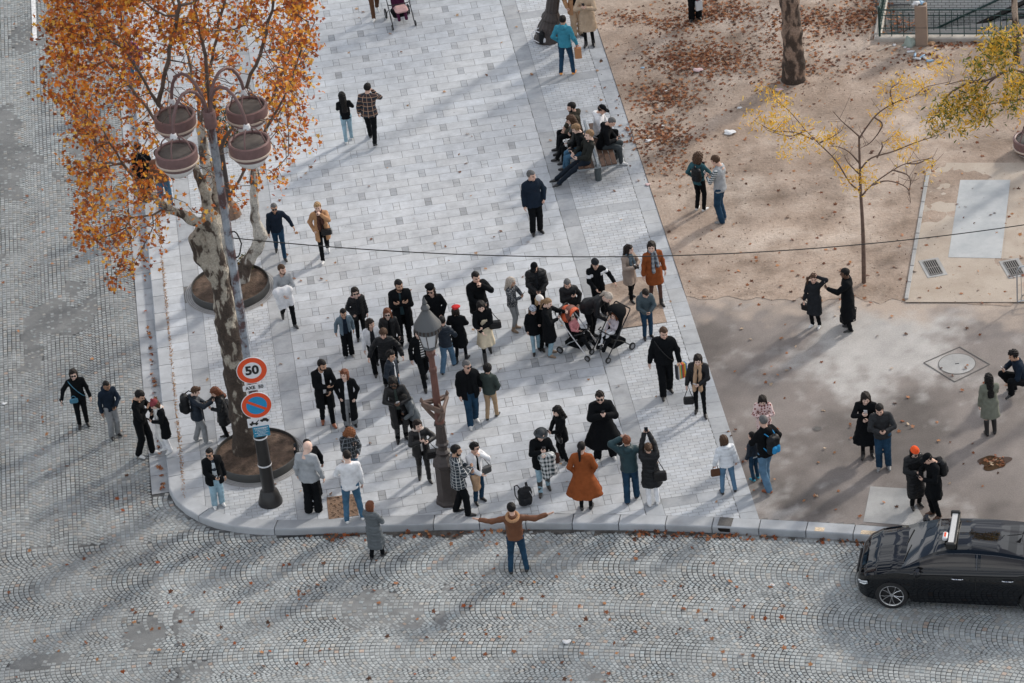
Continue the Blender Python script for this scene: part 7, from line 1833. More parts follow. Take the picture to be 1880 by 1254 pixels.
for k in range(11):
    a = -pi / 2 + 2 * pi * k / 11; r_ = (.35, .62, .92, .52, .98, .60, 1.08, .60, .98, .52, .92)[(k * 1) % 11] if k else .30
    _L5.append((r_ * cos(a), r_ * sin(a)))
_L5 = np.array(_L5)
def leaves(P, size, pal, rg, flat=0.0, shape=None, zdir=None):
    """P (n,3) centres -> vertices, faces, colours of lobed leaves"""
    n = len(P); Lf = _L5 if shape is None else shape; m_ = len(Lf)
    nr = rg.normal(size=(n, 3)); nr[:, 2] = np.abs(nr[:, 2]) + flat; nr /= np.linalg.norm(nr, axis=1)[:, None]
    a = rg.normal(size=(n, 3)); a -= nr * (a * nr).sum(1)[:, None]; a /= np.linalg.norm(a, axis=1)[:, None]; b = np.cross(nr, a)
    s = size * rg.uniform(.6, 1.2, n)
    cup = rg.uniform(-.35, .35, n)
    X = Lf[:, 0][None, :, None] * a[:, None] + Lf[:, 1][None, :, None] * b[:, None] + (cup[:, None] * (Lf ** 2).sum(1)[None] * .8)[..., None] * nr[:, None]
    V = np.concatenate([P[:, None], P[:, None] + X * s[:, None, None]], 1); k = m_ + 1
    f = np.array([[0, 1 + i, 1 + (i + 1) % m_] for i in range(m_)]); F = (np.arange(n)[:, None, None] * k + f).reshape(-1, 3)
    pal = np.array(pal); c = pal[rg.integers(0, len(pal), n)] * rg.uniform(.75, 1.25, (n, 1)); return V.reshape(-1, 3), F, np.repeat(np.clip(c, 0, .9), m_, axis=0)
PAL_O = [(.72, .27, .04), (.66, .20, .03), (.50, .13, .025), (.34, .085, .025), (.78, .36, .05), (.22, .075, .03), (.58, .22, .06), (.82, .46, .08), (.40, .12, .05)]
PAL_G = [(.32, .13, .06), (.24, .085, .04), (.40, .18, .09), (.17, .07, .04), (.46, .22, .10), (.11, .055, .035)]
def colonize(limbs, attr, D=.26, infl=2.2, kill=.42, iters=120, rg=None, jitter=.25):
    """limbs: polylines [(p,r)...]; grows thin branches from their outer parts towards the points in attr"""
    N = []; par = []
    for L in limbs:
        prev = L['from'] if 'from' in L else -1
        pts = L['pts']; 
        for i in range(len(pts)):
            p = np.array(pts[i], float)
            if i == 0: 
                if prev == -1 or L.get('root'): N.append(p); par.append(-1); last = len(N) - 1
                else: last = int(np.argmin(np.linalg.norm(np.array(N) - p, axis=1)))
                continue
            q0 = N[last]; k = max(1, int(np.linalg.norm(p - q0) / D))
            for j in range(1, k + 1):
                N.append(q0 + (p - q0) * j / k + rg.normal(0, .02, 3) * (j < k)); par.append(last); last = len(N) - 1
    nb = len(N); N = np.array(N); par = list(par); A = attr.copy(); start = np.array([p[2] > LOWZ for p in N])
    for it in range(iters):
        if not len(A): break
        cand = np.nonzero(start)[0]; C = N[cand]
        d2 = ((A[:, None] - C[None]) ** 2).sum(-1); j = d2.argmin(1); dm = np.sqrt(d2[np.arange(len(A)), j]); ok = dm < infl * (3 if it < 8 else 1)
        if not ok.any(): break
        new, pn = [], []
        for q in np.unique(j[ok]):
            s_ = ok & (j == q); v = A[s_] - C[q]; v /= np.linalg.norm(v, axis=1)[:, None]; v = v.mean(0) + rg.normal(0, jitter, 3); v /= np.linalg.norm(v) + 1e-9
            new.append(C[q] + v * D); pn.append(cand[q])
        new = np.array(new); base = len(N); N = np.concatenate([N, new]); par += pn; start = np.concatenate([start, np.ones(len(new), bool)])
        d2 = ((A[:, None] - new[None]) ** 2).sum(-1).min(1); A = A[d2 > kill ** 2]
    return N, np.array(par), nb
def skin_branches(N, par, nb, base_r, tip=.007, p=2.3, ns=6):
    n = len(N); r = np.full(n, 0.0); ch = np.zeros(n, int)
    for i in range(n):
        if par[i] >= 0: ch[par[i]] += 1
    acc = np.zeros(n)
    order = range(n - 1, -1, -1)
    for i in order:
        v = acc[i] if ch[i] else tip ** p
        r[i] = v ** (1 / p)
        if par[i] >= 0: acc[par[i]] += v
    r = np.minimum(np.maximum(r, tip), base_r)
    V, F = [], []; c = 0; I = np.nonzero(par >= 0)[0]; a = N[par[I]]; b = N[I]; d = b - a; L = np.linalg.norm(d, axis=1); I = I[L > 1e-6]; a, b, d = a[L > 1e-6], b[L > 1e-6], d[L > 1e-6] / L[L > 1e-6][:, None]
    up = np.where(np.abs(d[:, 2:3]) < .9, np.array([[0, 0, 1.]]), np.array([[1., 0, 0]])); x = np.cross(d, up); x /= np.linalg.norm(x, axis=1)[:, None]; y = np.cross(d, x)
    q = np.arange(ns) * 2 * pi / ns; ring = np.cos(q)[None, :, None] * x[:, None] + np.sin(q)[None, :, None] * y[:, None]
    ra = r[par[I]][:, None, None]; rb_ = r[I][:, None, None]; ra = np.minimum(ra, rb_ * 1.5)
    V = np.concatenate([a[:, None] + ring * ra, (b + d * np.minimum(r[I], .02)[:, None])[:, None] + ring * rb_], 1).reshape(-1, 3); k = np.arange(len(I))[:, None, None] * 2 * ns
    j = np.arange(ns); f = np.stack([j, ns + j, ns + (j + 1) % ns, (j + 1) % ns], 1); return V, (k + f).reshape(-1, 4), r, ch
LOWZ = 5.6
def inpoly(x, y, P):
    P = np.array(P, float); c = np.zeros(len(x), bool)
    for i in range(len(P)):
        a, b = P[i], P[i - 1]; m_ = ((a[1] > y) != (b[1] > y)) & (x < (b[0] - a[0]) * (y - a[1]) / (b[1] - a[1] + 1e-12) + a[0]); c ^= m_
    return c
def trunk_mesh(paths, name, m_, par):
    """smooth swollen trunk and main limbs by implicit surface; paths: [(p, r), ...]"""
    allp = np.array([p for L in paths for p, r in L]); lo, hi = allp.min(0) - .5, allp.max(0) + .4; c = .045; P = grid(lo, hi, c); d = None
    for L in paths:
        for (p, r), (q, s) in zip(L[:-1], L[1:]):
            e = cap(P, p, q, r, s); d = e if d is None else smin(d, e, .10)
    d = d + .018 * np.sin(9 * P[..., 0] + 4 * P[..., 2]) * np.sin(8 * P[..., 1] - 3 * P[..., 2]) + .008 * np.sin(22 * P[..., 2] + 9 * P[..., 0])
    V, F = snet(P, d, c); return V, F
def build_tree(name, label, base, paths, limbs, attr, n_leaf, leaf_size, pal, seed, base_r=.11, tip=.007, leaf_w=None, D=.26, group=None, cat="tree", leafj=.13, kill=.42, leafm=None, bark=None, twig=None):
    rg = np.random.default_rng(seed); t = empty(name, base, 0, label, cat, group); B = np.array(base, float)
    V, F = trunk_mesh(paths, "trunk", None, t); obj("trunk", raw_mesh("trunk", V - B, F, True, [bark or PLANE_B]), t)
    N, par, nb = colonize(limbs, attr, D, rg=rg, kill=kill); V, F, r, ch = skin_branches(N, par, nb, base_r, tip); obj("branches", raw_mesh("branches", V - B, F, True, [twig or TWIG]), t)
    tips = np.nonzero(r < .018)[0]; tips = tips[tips >= nb]
    w_ = np.ones(len(tips)) if leaf_w is None else leaf_w(N[tips]); w_ = w_ / w_.sum()
    c = N[rg.choice(tips, n_leaf, p=w_)] + rg.normal(0, leafj, (n_leaf, 3)) + (0, 0, -.03)
    c = c[~((np.hypot(c[:, 0] - MAST[0], c[:, 1] - MAST[1]) < 1.62) & (c[:, 2] > 8.3) & (c[:, 2] < 11.2))]
    V, F, C = leaves(c, leaf_size, pal, rg); obj("crown", raw_mesh("crown", V - B, F, False, [leafm or LEAFM], None, C), t); return t, N
# front plane tree
Y1 = C1[1] + .12
def a1(px, py, dy=0.0): return np.array(aty(px, py, Y1 + dy))
T1 = [[(a1(456, 842), .38), (a1(450, 815), .27), (a1(440, 760), .225), (a1(430, 690), .215), (a1(424, 620), .245), (a1(412, 560), .215), (a1(402, 500), .185), (a1(392, 440), .16), (a1(384, 405), .15)],
      [(a1(424, 615), .25), (a1(413, 595, -.05), .22)], [(a1(395, 505), .16), (a1(372, 470, .1), .17), (a1(360, 440, .1), .15), (a1(372, 412, .1), .10)],
      [(a1(388, 420), .13), (a1(350, 402, -.2), .095), (a1(310, 382, -.5), .08), (a1(268, 350, -.8), .06)],
      [(a1(384, 405), .14), (a1(398, 370, .2), .11), (a1(396, 300, .5), .085)], [(a1(384, 405), .14), (a1(376, 350), .11), (a1(350, 290, -.2), .08)], [(a1(390, 420), .13), (a1(415, 380, .3), .08)]]
L1 = [dict(pts=[a1(384, 405), a1(350, 402, -.2), a1(310, 382, -.5), a1(268, 350, -.8), a1(225, 300, -1.0), a1(190, 240, -1.2)]), {'from': 0, 'pts': [a1(310, 382, -.5), a1(280, 395, -1.0), a1(240, 400, -1.4)]},
      {'from': 0, 'pts': [a1(384, 405), a1(376, 350), a1(350, 290, -.2), a1(290, 190, -.6), a1(230, 90, -.8)]}, {'from': 0, 'pts': [a1(350, 290, -.2), a1(300, 240, .4), a1(240, 160, 1.0), a1(180, 90, 1.4)]},
      {'from': 0, 'pts': [a1(384, 405), a1(398, 370, .2), a1(396, 300, .5), a1(385, 190, .8), a1(372, 80, 1.0), a1(350, -30, 1.1)]}, {'from': 0, 'pts': [a1(396, 300, .5), a1(430, 220, .2), a1(470, 120, 0), a1(500, 20, -.2)]},
      {'from': 0, 'pts': [a1(384, 405), a1(415, 380, .3), a1(440, 330, .6), a1(480, 250, .8), a1(530, 160, .7), a1(560, 60, .4)]}, {'from': 0, 'pts': [a1(290, 190, -.6), a1(310, 110, -1.2), a1(330, 10, -1.6)]}, {'from': 0, 'pts': [a1(225, 300, -1.0), a1(190, 300, -.4), a1(170, 250, .4)]}]
CR1 = [(62, -330), (60, 0), (76, 60), (104, 150), (128, 270), (150, 400), (186, 446), (262, 452), (300, 410), (330, 345), (400, 300), (470, 330), (515, 250), (560, 225), (580, 150), (584, 0), (584, -330)]
def sample_crown(poly, Yc, depth, n, rg, shell=.5):
    W = np.array([[aty(a, b, Yc)[0], aty(a, b, Yc)[2]] for a, b in poly]); lo, hi = W.min(0), W.max(0); out = []
    while len(out) < n:
        x = rg.uniform(lo[0], hi[0], 4000); z = rg.uniform(lo[1], hi[1], 4000); y = rg.uniform(-1, 1, 4000); ok = inpoly(x, z, W)
        cx, cz = (lo[0] + hi[0]) / 2, (lo[1] + hi[1]) / 2; rr_ = np.sqrt(((x - cx) / (hi[0] - lo[0]) * 2) ** 2 + y ** 2 + (np.maximum(0, cz - z) / (hi[1] - lo[1]) * 1.6) ** 2)
        ok &= rg.random(4000) < (1 - shell + shell * np.clip(rr_, 0, 1) ** 2); ok &= np.abs(y) < .98
        out += [np.array([a, Yc + depth * c, b]) for a, b, c in zip(x[ok], z[ok], y[ok])]
    return np.array(out[:n])
rg1 = np.random.default_rng(21); A1 = sample_crown(CR1, Y1, 2.3, 2300, rg1, .7)
def lw1(P):      # leaves thick on the road side and outside, thin in the middle
    x = (P[:, 0] + 6.1) / 3.0; y = (P[:, 1] - Y1) / 2.3; r = np.sqrt(x * x + y * y); return .11 + np.clip(r - .25, 0, 1.2) ** 1.5 * (1 + .8 * (x < -.2)) + .9 * (P[:, 2] > 11.3)
t1_, _ = build_tree("plane_tree", "big plane tree with orange leaves rising from the round pit at the kerb", C1, T1, L1, A1, 27000, .058, PAL_O, 31, leaf_w=lw1)
# second plane tree behind it
Y2 = C2[1] + .1
def a2(px, py, dy=0.0): return np.array(aty(px, py, Y2 + dy))
T2 = [[(a2(436, 528), .22), (a2(420, 500), .19), (a2(405, 440), .16), (a2(392, 380), .15), (a2(378, 300), .13), (a2(368, 230), .11)], [(a2(440, 526), .18), (a2(455, 480), .15), (a2(472, 455), .14), (a2(478, 430), .15), (a2(468, 400), .10), (a2(466, 330), .09), (a2(470, 260), .07)]]
L2 = [dict(pts=[a2(436, 526), a2(405, 440), a2(378, 300), a2(368, 232), a2(360, 170, .3), a2(345, 100, .6), a2(320, 10, .8), a2(300, -60, 1)]), {'from': 0, 'pts': [a2(368, 232), a2(380, 150, -.4), a2(400, 60, -.8), a2(420, -50, -1)]}, {'from': 0, 'pts': [a2(436, 526), a2(455, 480), a2(474, 440), a2(468, 400), a2(470, 262), a2(490, 200, .3), a2(520, 130, .5), a2(545, 50, .6), a2(560, -40, .6)]}, {'from': 0, 'pts': [a2(470, 262), a2(500, 220, -.5), a2(545, 170, -1)]}]
LOWZ = 5.2
CR2 = [(150, -260), (150, 20), (200, 120), (300, 120), (360, 230), (440, 250), (470, 320), (545, 300), (572, 200), (578, 100), (580, -260)]
A2 = sample_crown(CR2, Y2, 2.2, 620, np.random.default_rng(5), .5)
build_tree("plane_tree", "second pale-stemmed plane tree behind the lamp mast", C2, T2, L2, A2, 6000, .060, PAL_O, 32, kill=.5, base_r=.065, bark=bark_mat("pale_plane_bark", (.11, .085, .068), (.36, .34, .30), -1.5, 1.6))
# trunk at the top of the sand
C3 = at(1457, 146); Y3 = C3[1]
T3 = [[(aty(1457, 150, Y3), .34), (aty(1457, 120, Y3), .28), (aty(1454, 60, Y3), .25), (aty(1449, 0, Y3), .24), (aty(1440, -120, Y3), .22), (aty(1436, -260, Y3), .18)]]
LOWZ = 4.5
def ball(c, R, n, seed): q = np.random.default_rng(seed); v = q.normal(size=(n, 3)); v /= np.linalg.norm(v, axis=1)[:, None]; return np.array(c) + v * np.array(R) * q.uniform(.35, 1, (n, 1)) ** .5
c3 = aty(1430, -420, Y3) + np.array([0, 0, .8])
build_tree("plane_tree", "thick mottled tree trunk standing on the leaf-strewn sand", C3, T3, [dict(pts=[aty(1436, -255, Y3), aty(1430, -400, Y3)])], ball(c3, (2.4, 2.4, 2.2), 260, 3), 1500, .10, PAL_G, 33, bark=bark_mat("plane_bark_brown", (.070, .048, .036), (.20, .14, .105), -1.5, 3.5, 3.0), kill=.6)
# slim trunk at the top right and the yellow-green tree reaching in from the right
YL = [(.78, .46, .05), (.70, .38, .04), (.66, .44, .08), (.80, .54, .12)]; YG = [(.10, .14, .03), (.14, .17, .04), (.07, .10, .03), (.45, .33, .05), (.55, .35, .05)]
_o = np.array([(0, -1), (.22, -.3), (.2, .5), (0, 1.1), (-.2, .5), (-.22, -.3)])
def sprays(P, n_each, rg, size=.05, spread=.16):
    c = np.repeat(P, n_each, axis=0) + rg.normal(0, spread, (len(P) * n_each, 3)); return c
def traced_tree(name, label, base, paths, tips, n_each, pal, seed, trunk_m, leaf=.055, spread=.15, cat="tree", parts_z=None):
    t = empty(name, base, 0, label, cat); B = np.array(base, float); b = MB(); b2 = MB()
    for i, (pts, r0, r1) in enumerate(paths):
        P = [np.array(q) - B for q in pts]; Q = []
        E_ = [2 * P[0] - P[1]] + P + [2 * P[-1] - P[-2]]
        for k in range(1, len(E_) - 2):
            a, b0, c0, d0 = E_[k - 1:k + 3]
            for s in (0, .25, .5, .75): Q.append(.5 * (2 * b0 + (c0 - a) * s + (2 * a - 5 * b0 + 4 * c0 - d0) * s * s + (3 * b0 - a - 3 * c0 + d0) * s ** 3))
        Q.append(P[-1]); rr_ = np.linspace(r0, r1, len(Q)); (b if i == 0 else b2).tube(Q, list(rr_), 7)
        if i:
            for _ in range(5):      # side twigs
                q = Q[random.randrange(len(Q) // 3, len(Q))]; v = np.array([random.uniform(-1, 1), random.uniform(-1, 1), random.uniform(-.2, 1.2)]); L_ = random.uniform(.15, .42)
                b2.tube([q, q + v * L_ * .5 + (0, 0, .02), q + v * L_ + (0, 0, .08)], [.006, .005, .003], 5)
    b.build("trunk", trunk_m, t, smooth=True)
    if b2.v: b2.build("branches", trunk_m, t, smooth=True)
    rg = np.random.default_rng(seed); c = sprays(np.array(tips), n_each, rg, spread=spread)
    V, F, C = leaves(c, leaf, pal, rg, shape=_o); obj("crown", raw_mesh("crown", V - B, F, False, [LEAFM], None, C), t); return t
S0 = at(1586, 520); YS = S0[1]; s_ = lambda x, y, d=0: aty(x, y, YS + d)
SB = [([s_(1586, 520), s_(1585, 450), s_(1583, 400), s_(1580, 350), s_(1578, 290), s_(1577, 250)], .055, .022)]
for pts in ([(1578, 350), (1560, 335), (1535, 295), (1505, 265), (1480, 240), (1450, 205), (1425, 185)], [(1493, 256), (1460, 243), (1420, 240), (1385, 222)], [(1480, 240), (1450, 250), (1410, 240)], [(1505, 262), (1530, 250), (1545, 240)], [(1582, 360), (1600, 340), (1640, 312), (1665, 300), (1710, 290)], [(1600, 340), (1630, 332), (1665, 345), (1672, 372)], [(1580, 310), (1600, 290), (1640, 278), (1680, 262), (1730, 245), (1740, 235)], [(1640, 312), (1670, 325), (1668, 360)],
            [(1577, 255), (1590, 235), (1610, 210), (1640, 190), (1680, 175), (1700, 160), (1745, 150)], [(1577, 250), (1560, 235), (1545, 222), (1530, 205)], [(1605, 215), (1620, 230), (1600, 260), (1580, 272)], [(1640, 195), (1635, 165), (1655, 150)], [(1578, 300), (1560, 280), (1540, 270), (1520, 268)], [(1578, 320), (1558, 300), (1550, 285)], [(1610, 290), (1620, 270), (1618, 262)], [(1665, 300), (1685, 300), (1712, 290), (1710, 315)]):
    d = random.uniform(-.5, .5); SB.append(([s_(x, y, d * k / len(pts)) for k, (x, y) in enumerate(pts)], .022, .006))
tipsS = [s_(x + random.uniform(-9, 9), y + random.uniform(-8, 8), random.uniform(-.4, .4)) for x, y in ((1405, 172), (1430, 180), (1445, 195), (1440, 215), (1385, 215), (1400, 228), (1420, 235), (1450, 240), (1470, 235), (1500, 250), (1530, 245), (1530, 255), (1448, 285), (1470, 262), (1630, 158), (1660, 150), (1680, 160), (1700, 165), (1640, 190), (1630, 205), (1655, 180), (1640, 250), (1650, 265), (1680, 255), (1545, 300), (1560, 320), (1575, 335), (1665, 295), (1590, 322), (1698, 310), (1725, 118), (1735, 130))]
traced_tree("young_tree", "slender young tree with sparse yellow leaves at the edge of the sand", S0, SB, tipsS, 62, YL, 41, mat("young_bark", (.13, .085, .065), .85, var=.25, vscale=9), .058, .14)
R0 = at(1866, 116); traced_tree("slim_tree", "slim bare trunk in front of the railing at the top right", R0, [([aty(1866, 118, R0[1]), aty(1865, 60, R0[1]), aty(1862, 0, R0[1]), aty(1858, -160, R0[1]), aty(1850, -300, R0[1])], .10, .06), ([aty(1858, -160, R0[1]), aty(1890, -300, R0[1])], .04, .02)], [aty(1850 + 8 * k, -300 - 9 * k, R0[1]) for k in range(8)], 40, YL, 42, bark_mat("slim_bark", (.09, .06, .045), (.30, .24, .19), -1, 2.0))
G0 = np.array([aty(2060, 260, 66.5)[0], 66.5, 0]); g_ = lambda x, y, d=0: aty(x, y, 66.5 + d)
GB = [([G0, G0 + (0, 0, 4), g_(2015, 330), g_(2010, 200), g_(2000, 60)], .14, .05)]
for pts in ([(2010, 210), (1950, 160), (1880, 133), (1850, 130), (1810, 148), (1770, 148), (1735, 156)], [(1810, 148), (1780, 152), (1740, 175), (1720, 210), (1700, 225)], [(1950, 160), (1890, 180), (1850, 185), (1800, 195)], [(1960, 120), (1900, 55), (1870, 66), (1830, 75), (1815, 88)], [(1850, 130), (1830, 140), (1810, 160), (1812, 178)]):
    d = random.uniform(-.6, .6); GB.append(([g_(x, y, d * k / len(pts)) for k, (x, y) in enumerate(pts)], .035, .008))
tg = [g_(x + random.uniform(-12, 12), y + random.uniform(-10, 10), random.uniform(-.5, .5)) for x, y in ((1745, 185), (1760, 190), (1775, 185), (1740, 210), (1755, 225), (1715, 222), (1795, 130), (1780, 160), (1800, 180), (1815, 210), (1810, 100), (1820, 85), (1830, 75), (1840, 90), (1855, 120), (1860, 155), (1870, 170), (1850, 190), (1870, 200), (1840, 65), (1870, 60), (1790, 205), (1765, 205), (1790, 120), (1835, 100), (1875, 140))]
traced_tree("robinia_tree", "yellow and green foliage reaching in from beyond the right edge", G0, GB, tg, 150, YG + YL, 43, MATS["young_bark"], .066, .15)
b2x = at(418, 262); t = empty("bush", b2x, 0, "dark green round bush behind the lamp mast", "bush"); rgb = np.random.default_rng(9)
V, F, C = leaves(ball((0, 0, .5), (.62, .62, .5), 1900, 8), .05, [(.03, .05, .02), (.05, .075, .03), (.02, .035, .018), (.10, .10, .04)], rgb, shape=_o); obj("foliage", raw_mesh("foliage", V, F, False, [LEAFM], None, C), t); b = MB(); b.tube([(0, 0, 0), (.02, 0, .5)], .05, 6); b.build("stem", TWIG, t)
pl = at(455, 505); t = empty("plant", (pl[0], pl[1], .15), 0, "small green plant growing in the second tree pit", "plant"); V, F, C = leaves(ball((0, 0, .22), (.22, .22, .22), 300, 8), .045, [(.06, .10, .03), (.10, .13, .04), (.40, .22, .05)], rgb, shape=_o); obj("foliage", raw_mesh("foliage", V, F, False, [LEAFM], None, C), t)
# unseen trees added beyond the view to cast shade across the square
LOWZ = 4.0
for i, (x, y) in enumerate(((8.5, 95.5), (15.5, 91.5))):
    tb = np.array([x, y, 0.0]); build_tree("plane_tree", ("unseen plane tree beyond the top edge, left of its twin", "unseen plane tree beyond the top edge, right of its twin")[i], tb, [[(tb, .35), (tb + (0, 0, 3), .25), (tb + (.1, 0, 6), .18)]], [dict(pts=[tb + (.1, 0, 5.8), tb + (0, .2, 9)])], ball(tb + (0, 0, 8.5), (3.6, 3.0, 2.8), 420, 50 + i), 1500, .12, PAL_O, 60 + i, kill=.6, D=.35)

# ================================================================== FALLEN LEAVES
rgl = np.random.default_rng(77)
def scatter(spots, n_uniform, region, name, label, size, pal, z=.012, curl=True):
    P = []
    for (px, py, rx, ry, n) in spots:
        n = int(n * .75)
        c = rgl.normal(0, .5, (n, 2)); pts = [at(px + a * rx * .72, py + b_ * ry * .72) for a, b_ in c]; P += [q for q in pts if True]
    for _ in range(n_uniform): P.append(region())
    P = np.array([(q[0], q[1], q[2] + z + rgl.uniform(0, .025)) for q in P]); V, F, C = leaves(P, size, pal, rgl, flat=2.2); o = obj(name, raw_mesh(name, V, F, False, [LEAFM], None, C)); o["kind"] = "stuff"; o["label"] = label; o["category"] = "leaves"; return o
piles = [(1160, 36, 70, 22, 260), (1240, 46, 70, 24, 300), (1320, 20, 110, 34, 650), (1290, 108, 150, 50, 1500), (1225, 178, 90, 42, 620), (1215, 250, 95, 40, 700), (1500, 38, 120, 40, 500), (1590, 30, 70, 60, 520), (1420, 60, 150, 60, 400), (1660, 45, 40, 30, 90), (1520, 120, 150, 40, 180), (1420, 130, 120, 60, 200), (1690, 110, 60, 20, 90), (1760, 82, 130, 10, 120), (1240, 300, 90, 60, 160)]
def sandpt():
    while True:
        p = at(rgl.uniform(1100, 1880), rgl.uniform(0, 560)); u, v = wuv(p[0], p[1])
        if u > .05 and p[1] < STAIR_Y(p[0]) - .3 or (u > .05 and p[0] < 10.2): return p
piles = [(a, b_, c, d, e) for a, b_, c, d, e in piles]
scatter(piles, 480, sandpt, "fallen_leaves", "brown and orange leaf litter drifted over the sand", .058, PAL_G)
n = 7000; c = []
for a, b_, rx, ry, k in piles: c += [at(a + q[0] * rx * .9, b_ + q[1] * ry * .9) for q in rgl.normal(0, .5, (int(k * .7), 2))]
c += [sandpt() for _ in range(2600)]; P = np.array([(q[0], q[1], .022) for q in c]); V, F, C = leaves(P, .019, [(.10, .06, .04), (.16, .09, .055), (.06, .04, .03), (.24, .16, .10), (.5, .42, .34)], rgl, flat=2); tag(obj("leaf_debris", raw_mesh("leaf_debris", V, F, False, [LEAFM], None, C)), "crushed leaf fragments and small stones trodden into the sand", "leaf debris", kind="stuff")
def sqpt():
    while True:
        u, v = rgl.uniform(-12, 0), rgl.uniform(.5, 29); x, y = uvw(u, v)
        if inside_kerb(x, y, .1): return (x, y, 0)
scatter([], 170, sqpt, "square_leaves", "single plane leaves scattered over the pale paving", .056, [(.36, .20, .11), (.28, .14, .08), (.45, .28, .17), (.20, .10, .06), (.5, .33, .2)])
def tarpt(): return at(rgl.uniform(1330, 1880), rgl.uniform(560, 960))
scatter([(1825, 849, 40, 14, 40)], 80, tarpt, "tarmac_leaves", "scattered leaves on the tarmac", .055, PAL_G + [(.55, .42, .3)], .006)
pts = []
for k in range(690):      # leaves caught along the kerbs
    if k < 300: a = ang_of(*uvw(rgl.uniform(-9.8, 3.2), 1.0)); R = RO - .05 - abs(rgl.normal(0, .13)); p = (*circ_pt(a, R), ROADZ)
    elif k < 460: p = (*uvw(-12.62 + abs(rgl.normal(0, .05)) * -1, rgl.uniform(4.6, 30)), ROADZ + .01)
    else: p = (*uvw(rgl.uniform(-17, -13), rgl.uniform(2, 30)), ROADZ) if k % 4 == 0 else (at(rgl.uniform(0, 1500), rgl.uniform(1000, 1254), ROADZ))
    if k < 300 and vnoise(p[0], p[1], .8, 2) < .47: continue
    pts.append(p)
P = np.array(pts) + rgl.uniform(0, .03, (len(pts), 1)) * (0, 0, 1) + (0, 0, .012); V, F, C = leaves(P, .06, PAL_G + PAL_O[3:4], rgl, flat=1.6); o = obj("gutter_leaves", raw_mesh("gutter_leaves", V, F, False, [LEAFM], None, C)); tag(o, "dead leaves gathered along the kerb and on the cobbles", "leaves", kind="stuff")
# crumbs of leaf along the joint behind the left kerb
n = 1700; v_ = rgl.uniform(4, 30, n); P = np.array([(*uvw(-12.18 + rgl.normal(0, .022), q), .006) for q in v_]); V, F, C = leaves(P, .022, [(.42, .24, .12), (.30, .16, .08), (.5, .33, .2)], rgl, flat=2); tag(obj("leaf_crumbs", raw_mesh("leaf_crumbs", V, F, False, [LEAFM], None, C)), "orange leaf crumbs filling the joint behind the left kerb", "leaf debris", kind="stuff")

# ================================================================== THE TAXI
w0, w1 = at(1640, 1117, ROADZ), at(1893, 1129, ROADZ); fd = (w0 - w1); fd[2] = 0; fd /= np.linalg.norm(fd); sd_ = np.array([fd[1], -fd[0], 0])   # sd_: towards the kerb
if sd_[1] < 0: sd_ = -sd_
WB = 2.94; W_ = .80
ctr = w0 - fd * (WB / 2) + sd_ * (W_ + .04); car = empty("car", (ctr[0], ctr[1], ROADZ), atan2(fd[1], fd[0]), "black saloon taxi with a white light bar on its roof at the lower right", "car")
PAINT = mat("black_car_paint", (.003, .004, .006), .03, spec=.5); GLS = mat("car_glass", (.003, .004, .006), .02, spec=.8); GL2 = mat("side_window", (.040, .034, .030), .05, spec=.5); CHR = mat("chrome", (.6, .6, .62), .12, metal=1.0); TYR = mat("tyre", (.014, .014, .015), .75); RIM = mat("rim_metal", (.10, .10, .11), .25, metal=.9); RIMC = mat("rim_cut", (.62, .62, .63), .25, metal=.9)
def interp(x, T): return float(np.interp(x, [a for a, _ in T][::1], [b for _, b in T]))
HW = [(-2.48, .55), (-2.40, .78), (-2.2, .88), (-1.6, .92), (0, .925), (1.3, .925), (1.9, .90), (2.2, .82), (2.38, .68), (2.47, .48)]
BELT = [(-2.48, .80), (-2.40, .98), (-2.2, 1.03), (-1.5, 1.02), (0, .99), (.9, .97), (1.4, .94), (1.9, .86), (2.2, .76), (2.38, .64), (2.47, .52)]
BOT = [(-2.48, .42), (-2.38, .26), (-2, .20), (2.1, .19), (2.35, .22), (2.47, .34)]
CRN = [(-2.48, .0), (-2.2, .05), (-1.5, .04), (.9, .05), (1.5, .085), (2.0, .09), (2.35, .07), (2.47, .02)]
fx = lambda x: x if x < 1.49 else 1.49 + (x - 1.49) * .78
CWS = .93
xs = np.linspace(-2.48, 2.47, 124); V = []; ns = 15
for x in xs:
    hw, be, bo, cr = interp(x, HW), interp(x, BELT), interp(x, BOT), interp(x, CRN); arch = bo
    for xw in (WB / 2 + .02, -WB / 2): 
        if abs(x - xw) < .375: arch = max(arch, .335 + sqrt(.375 ** 2 - (x - xw) ** 2) * .98)
    b0 = max(bo, arch); P = [(0, bo), (hw * .80, bo)]
    zz = [b0, b0 + (be - b0) * .10, b0 + (be - b0) * .30, b0 + (be - b0) * .55, b0 + (be - b0) * .80, be - .03]
    for z_ in zz:
        tz = (z_ - .2) / (be - .2 + 1e-6); f = .965 + .035 * sin(pi * min(max((z_ - .15) / .8, 0), 1)) ; f = f * (1 - .10 * max(0, tz - .75) ** 1.2); P.append((hw * f, z_))
    P += [(hw * .925, be - .004), (hw * .86, be + .012 + cr * .25), (hw * .78, be + .006 + cr * .42), (hw * .70, be + .012 + cr * .55 + .012), (hw * .55, be + cr * .72), (hw * .30, be + cr * .93), (0, be + cr)]
    V += [(fx(x), y, z_) for y, z_ in P] + [(fx(x), -y, z_) for y, z_ in P]
F = []; n2 = 2 * ns
for i in range(len(xs) - 1):
    for s in (0, ns):
        for j in range(ns - 1):
            q = (i * n2 + s + j, i * n2 + s + j + 1, (i + 1) * n2 + s + j + 1, (i + 1) * n2 + s + j); F.append(q if s else q[::-1])
F.append(tuple(list(range(0, ns)) + list(range(2 * ns - 1, ns, -1)))); k = (len(xs) - 1) * n2; F.append(tuple([k + q for q in (list(range(0, ns)) + list(range(2 * ns - 1, ns, -1)))][::-1]))
b = MB(); b.add(V, F); body = b.build("body", PAINT, car, smooth=True)
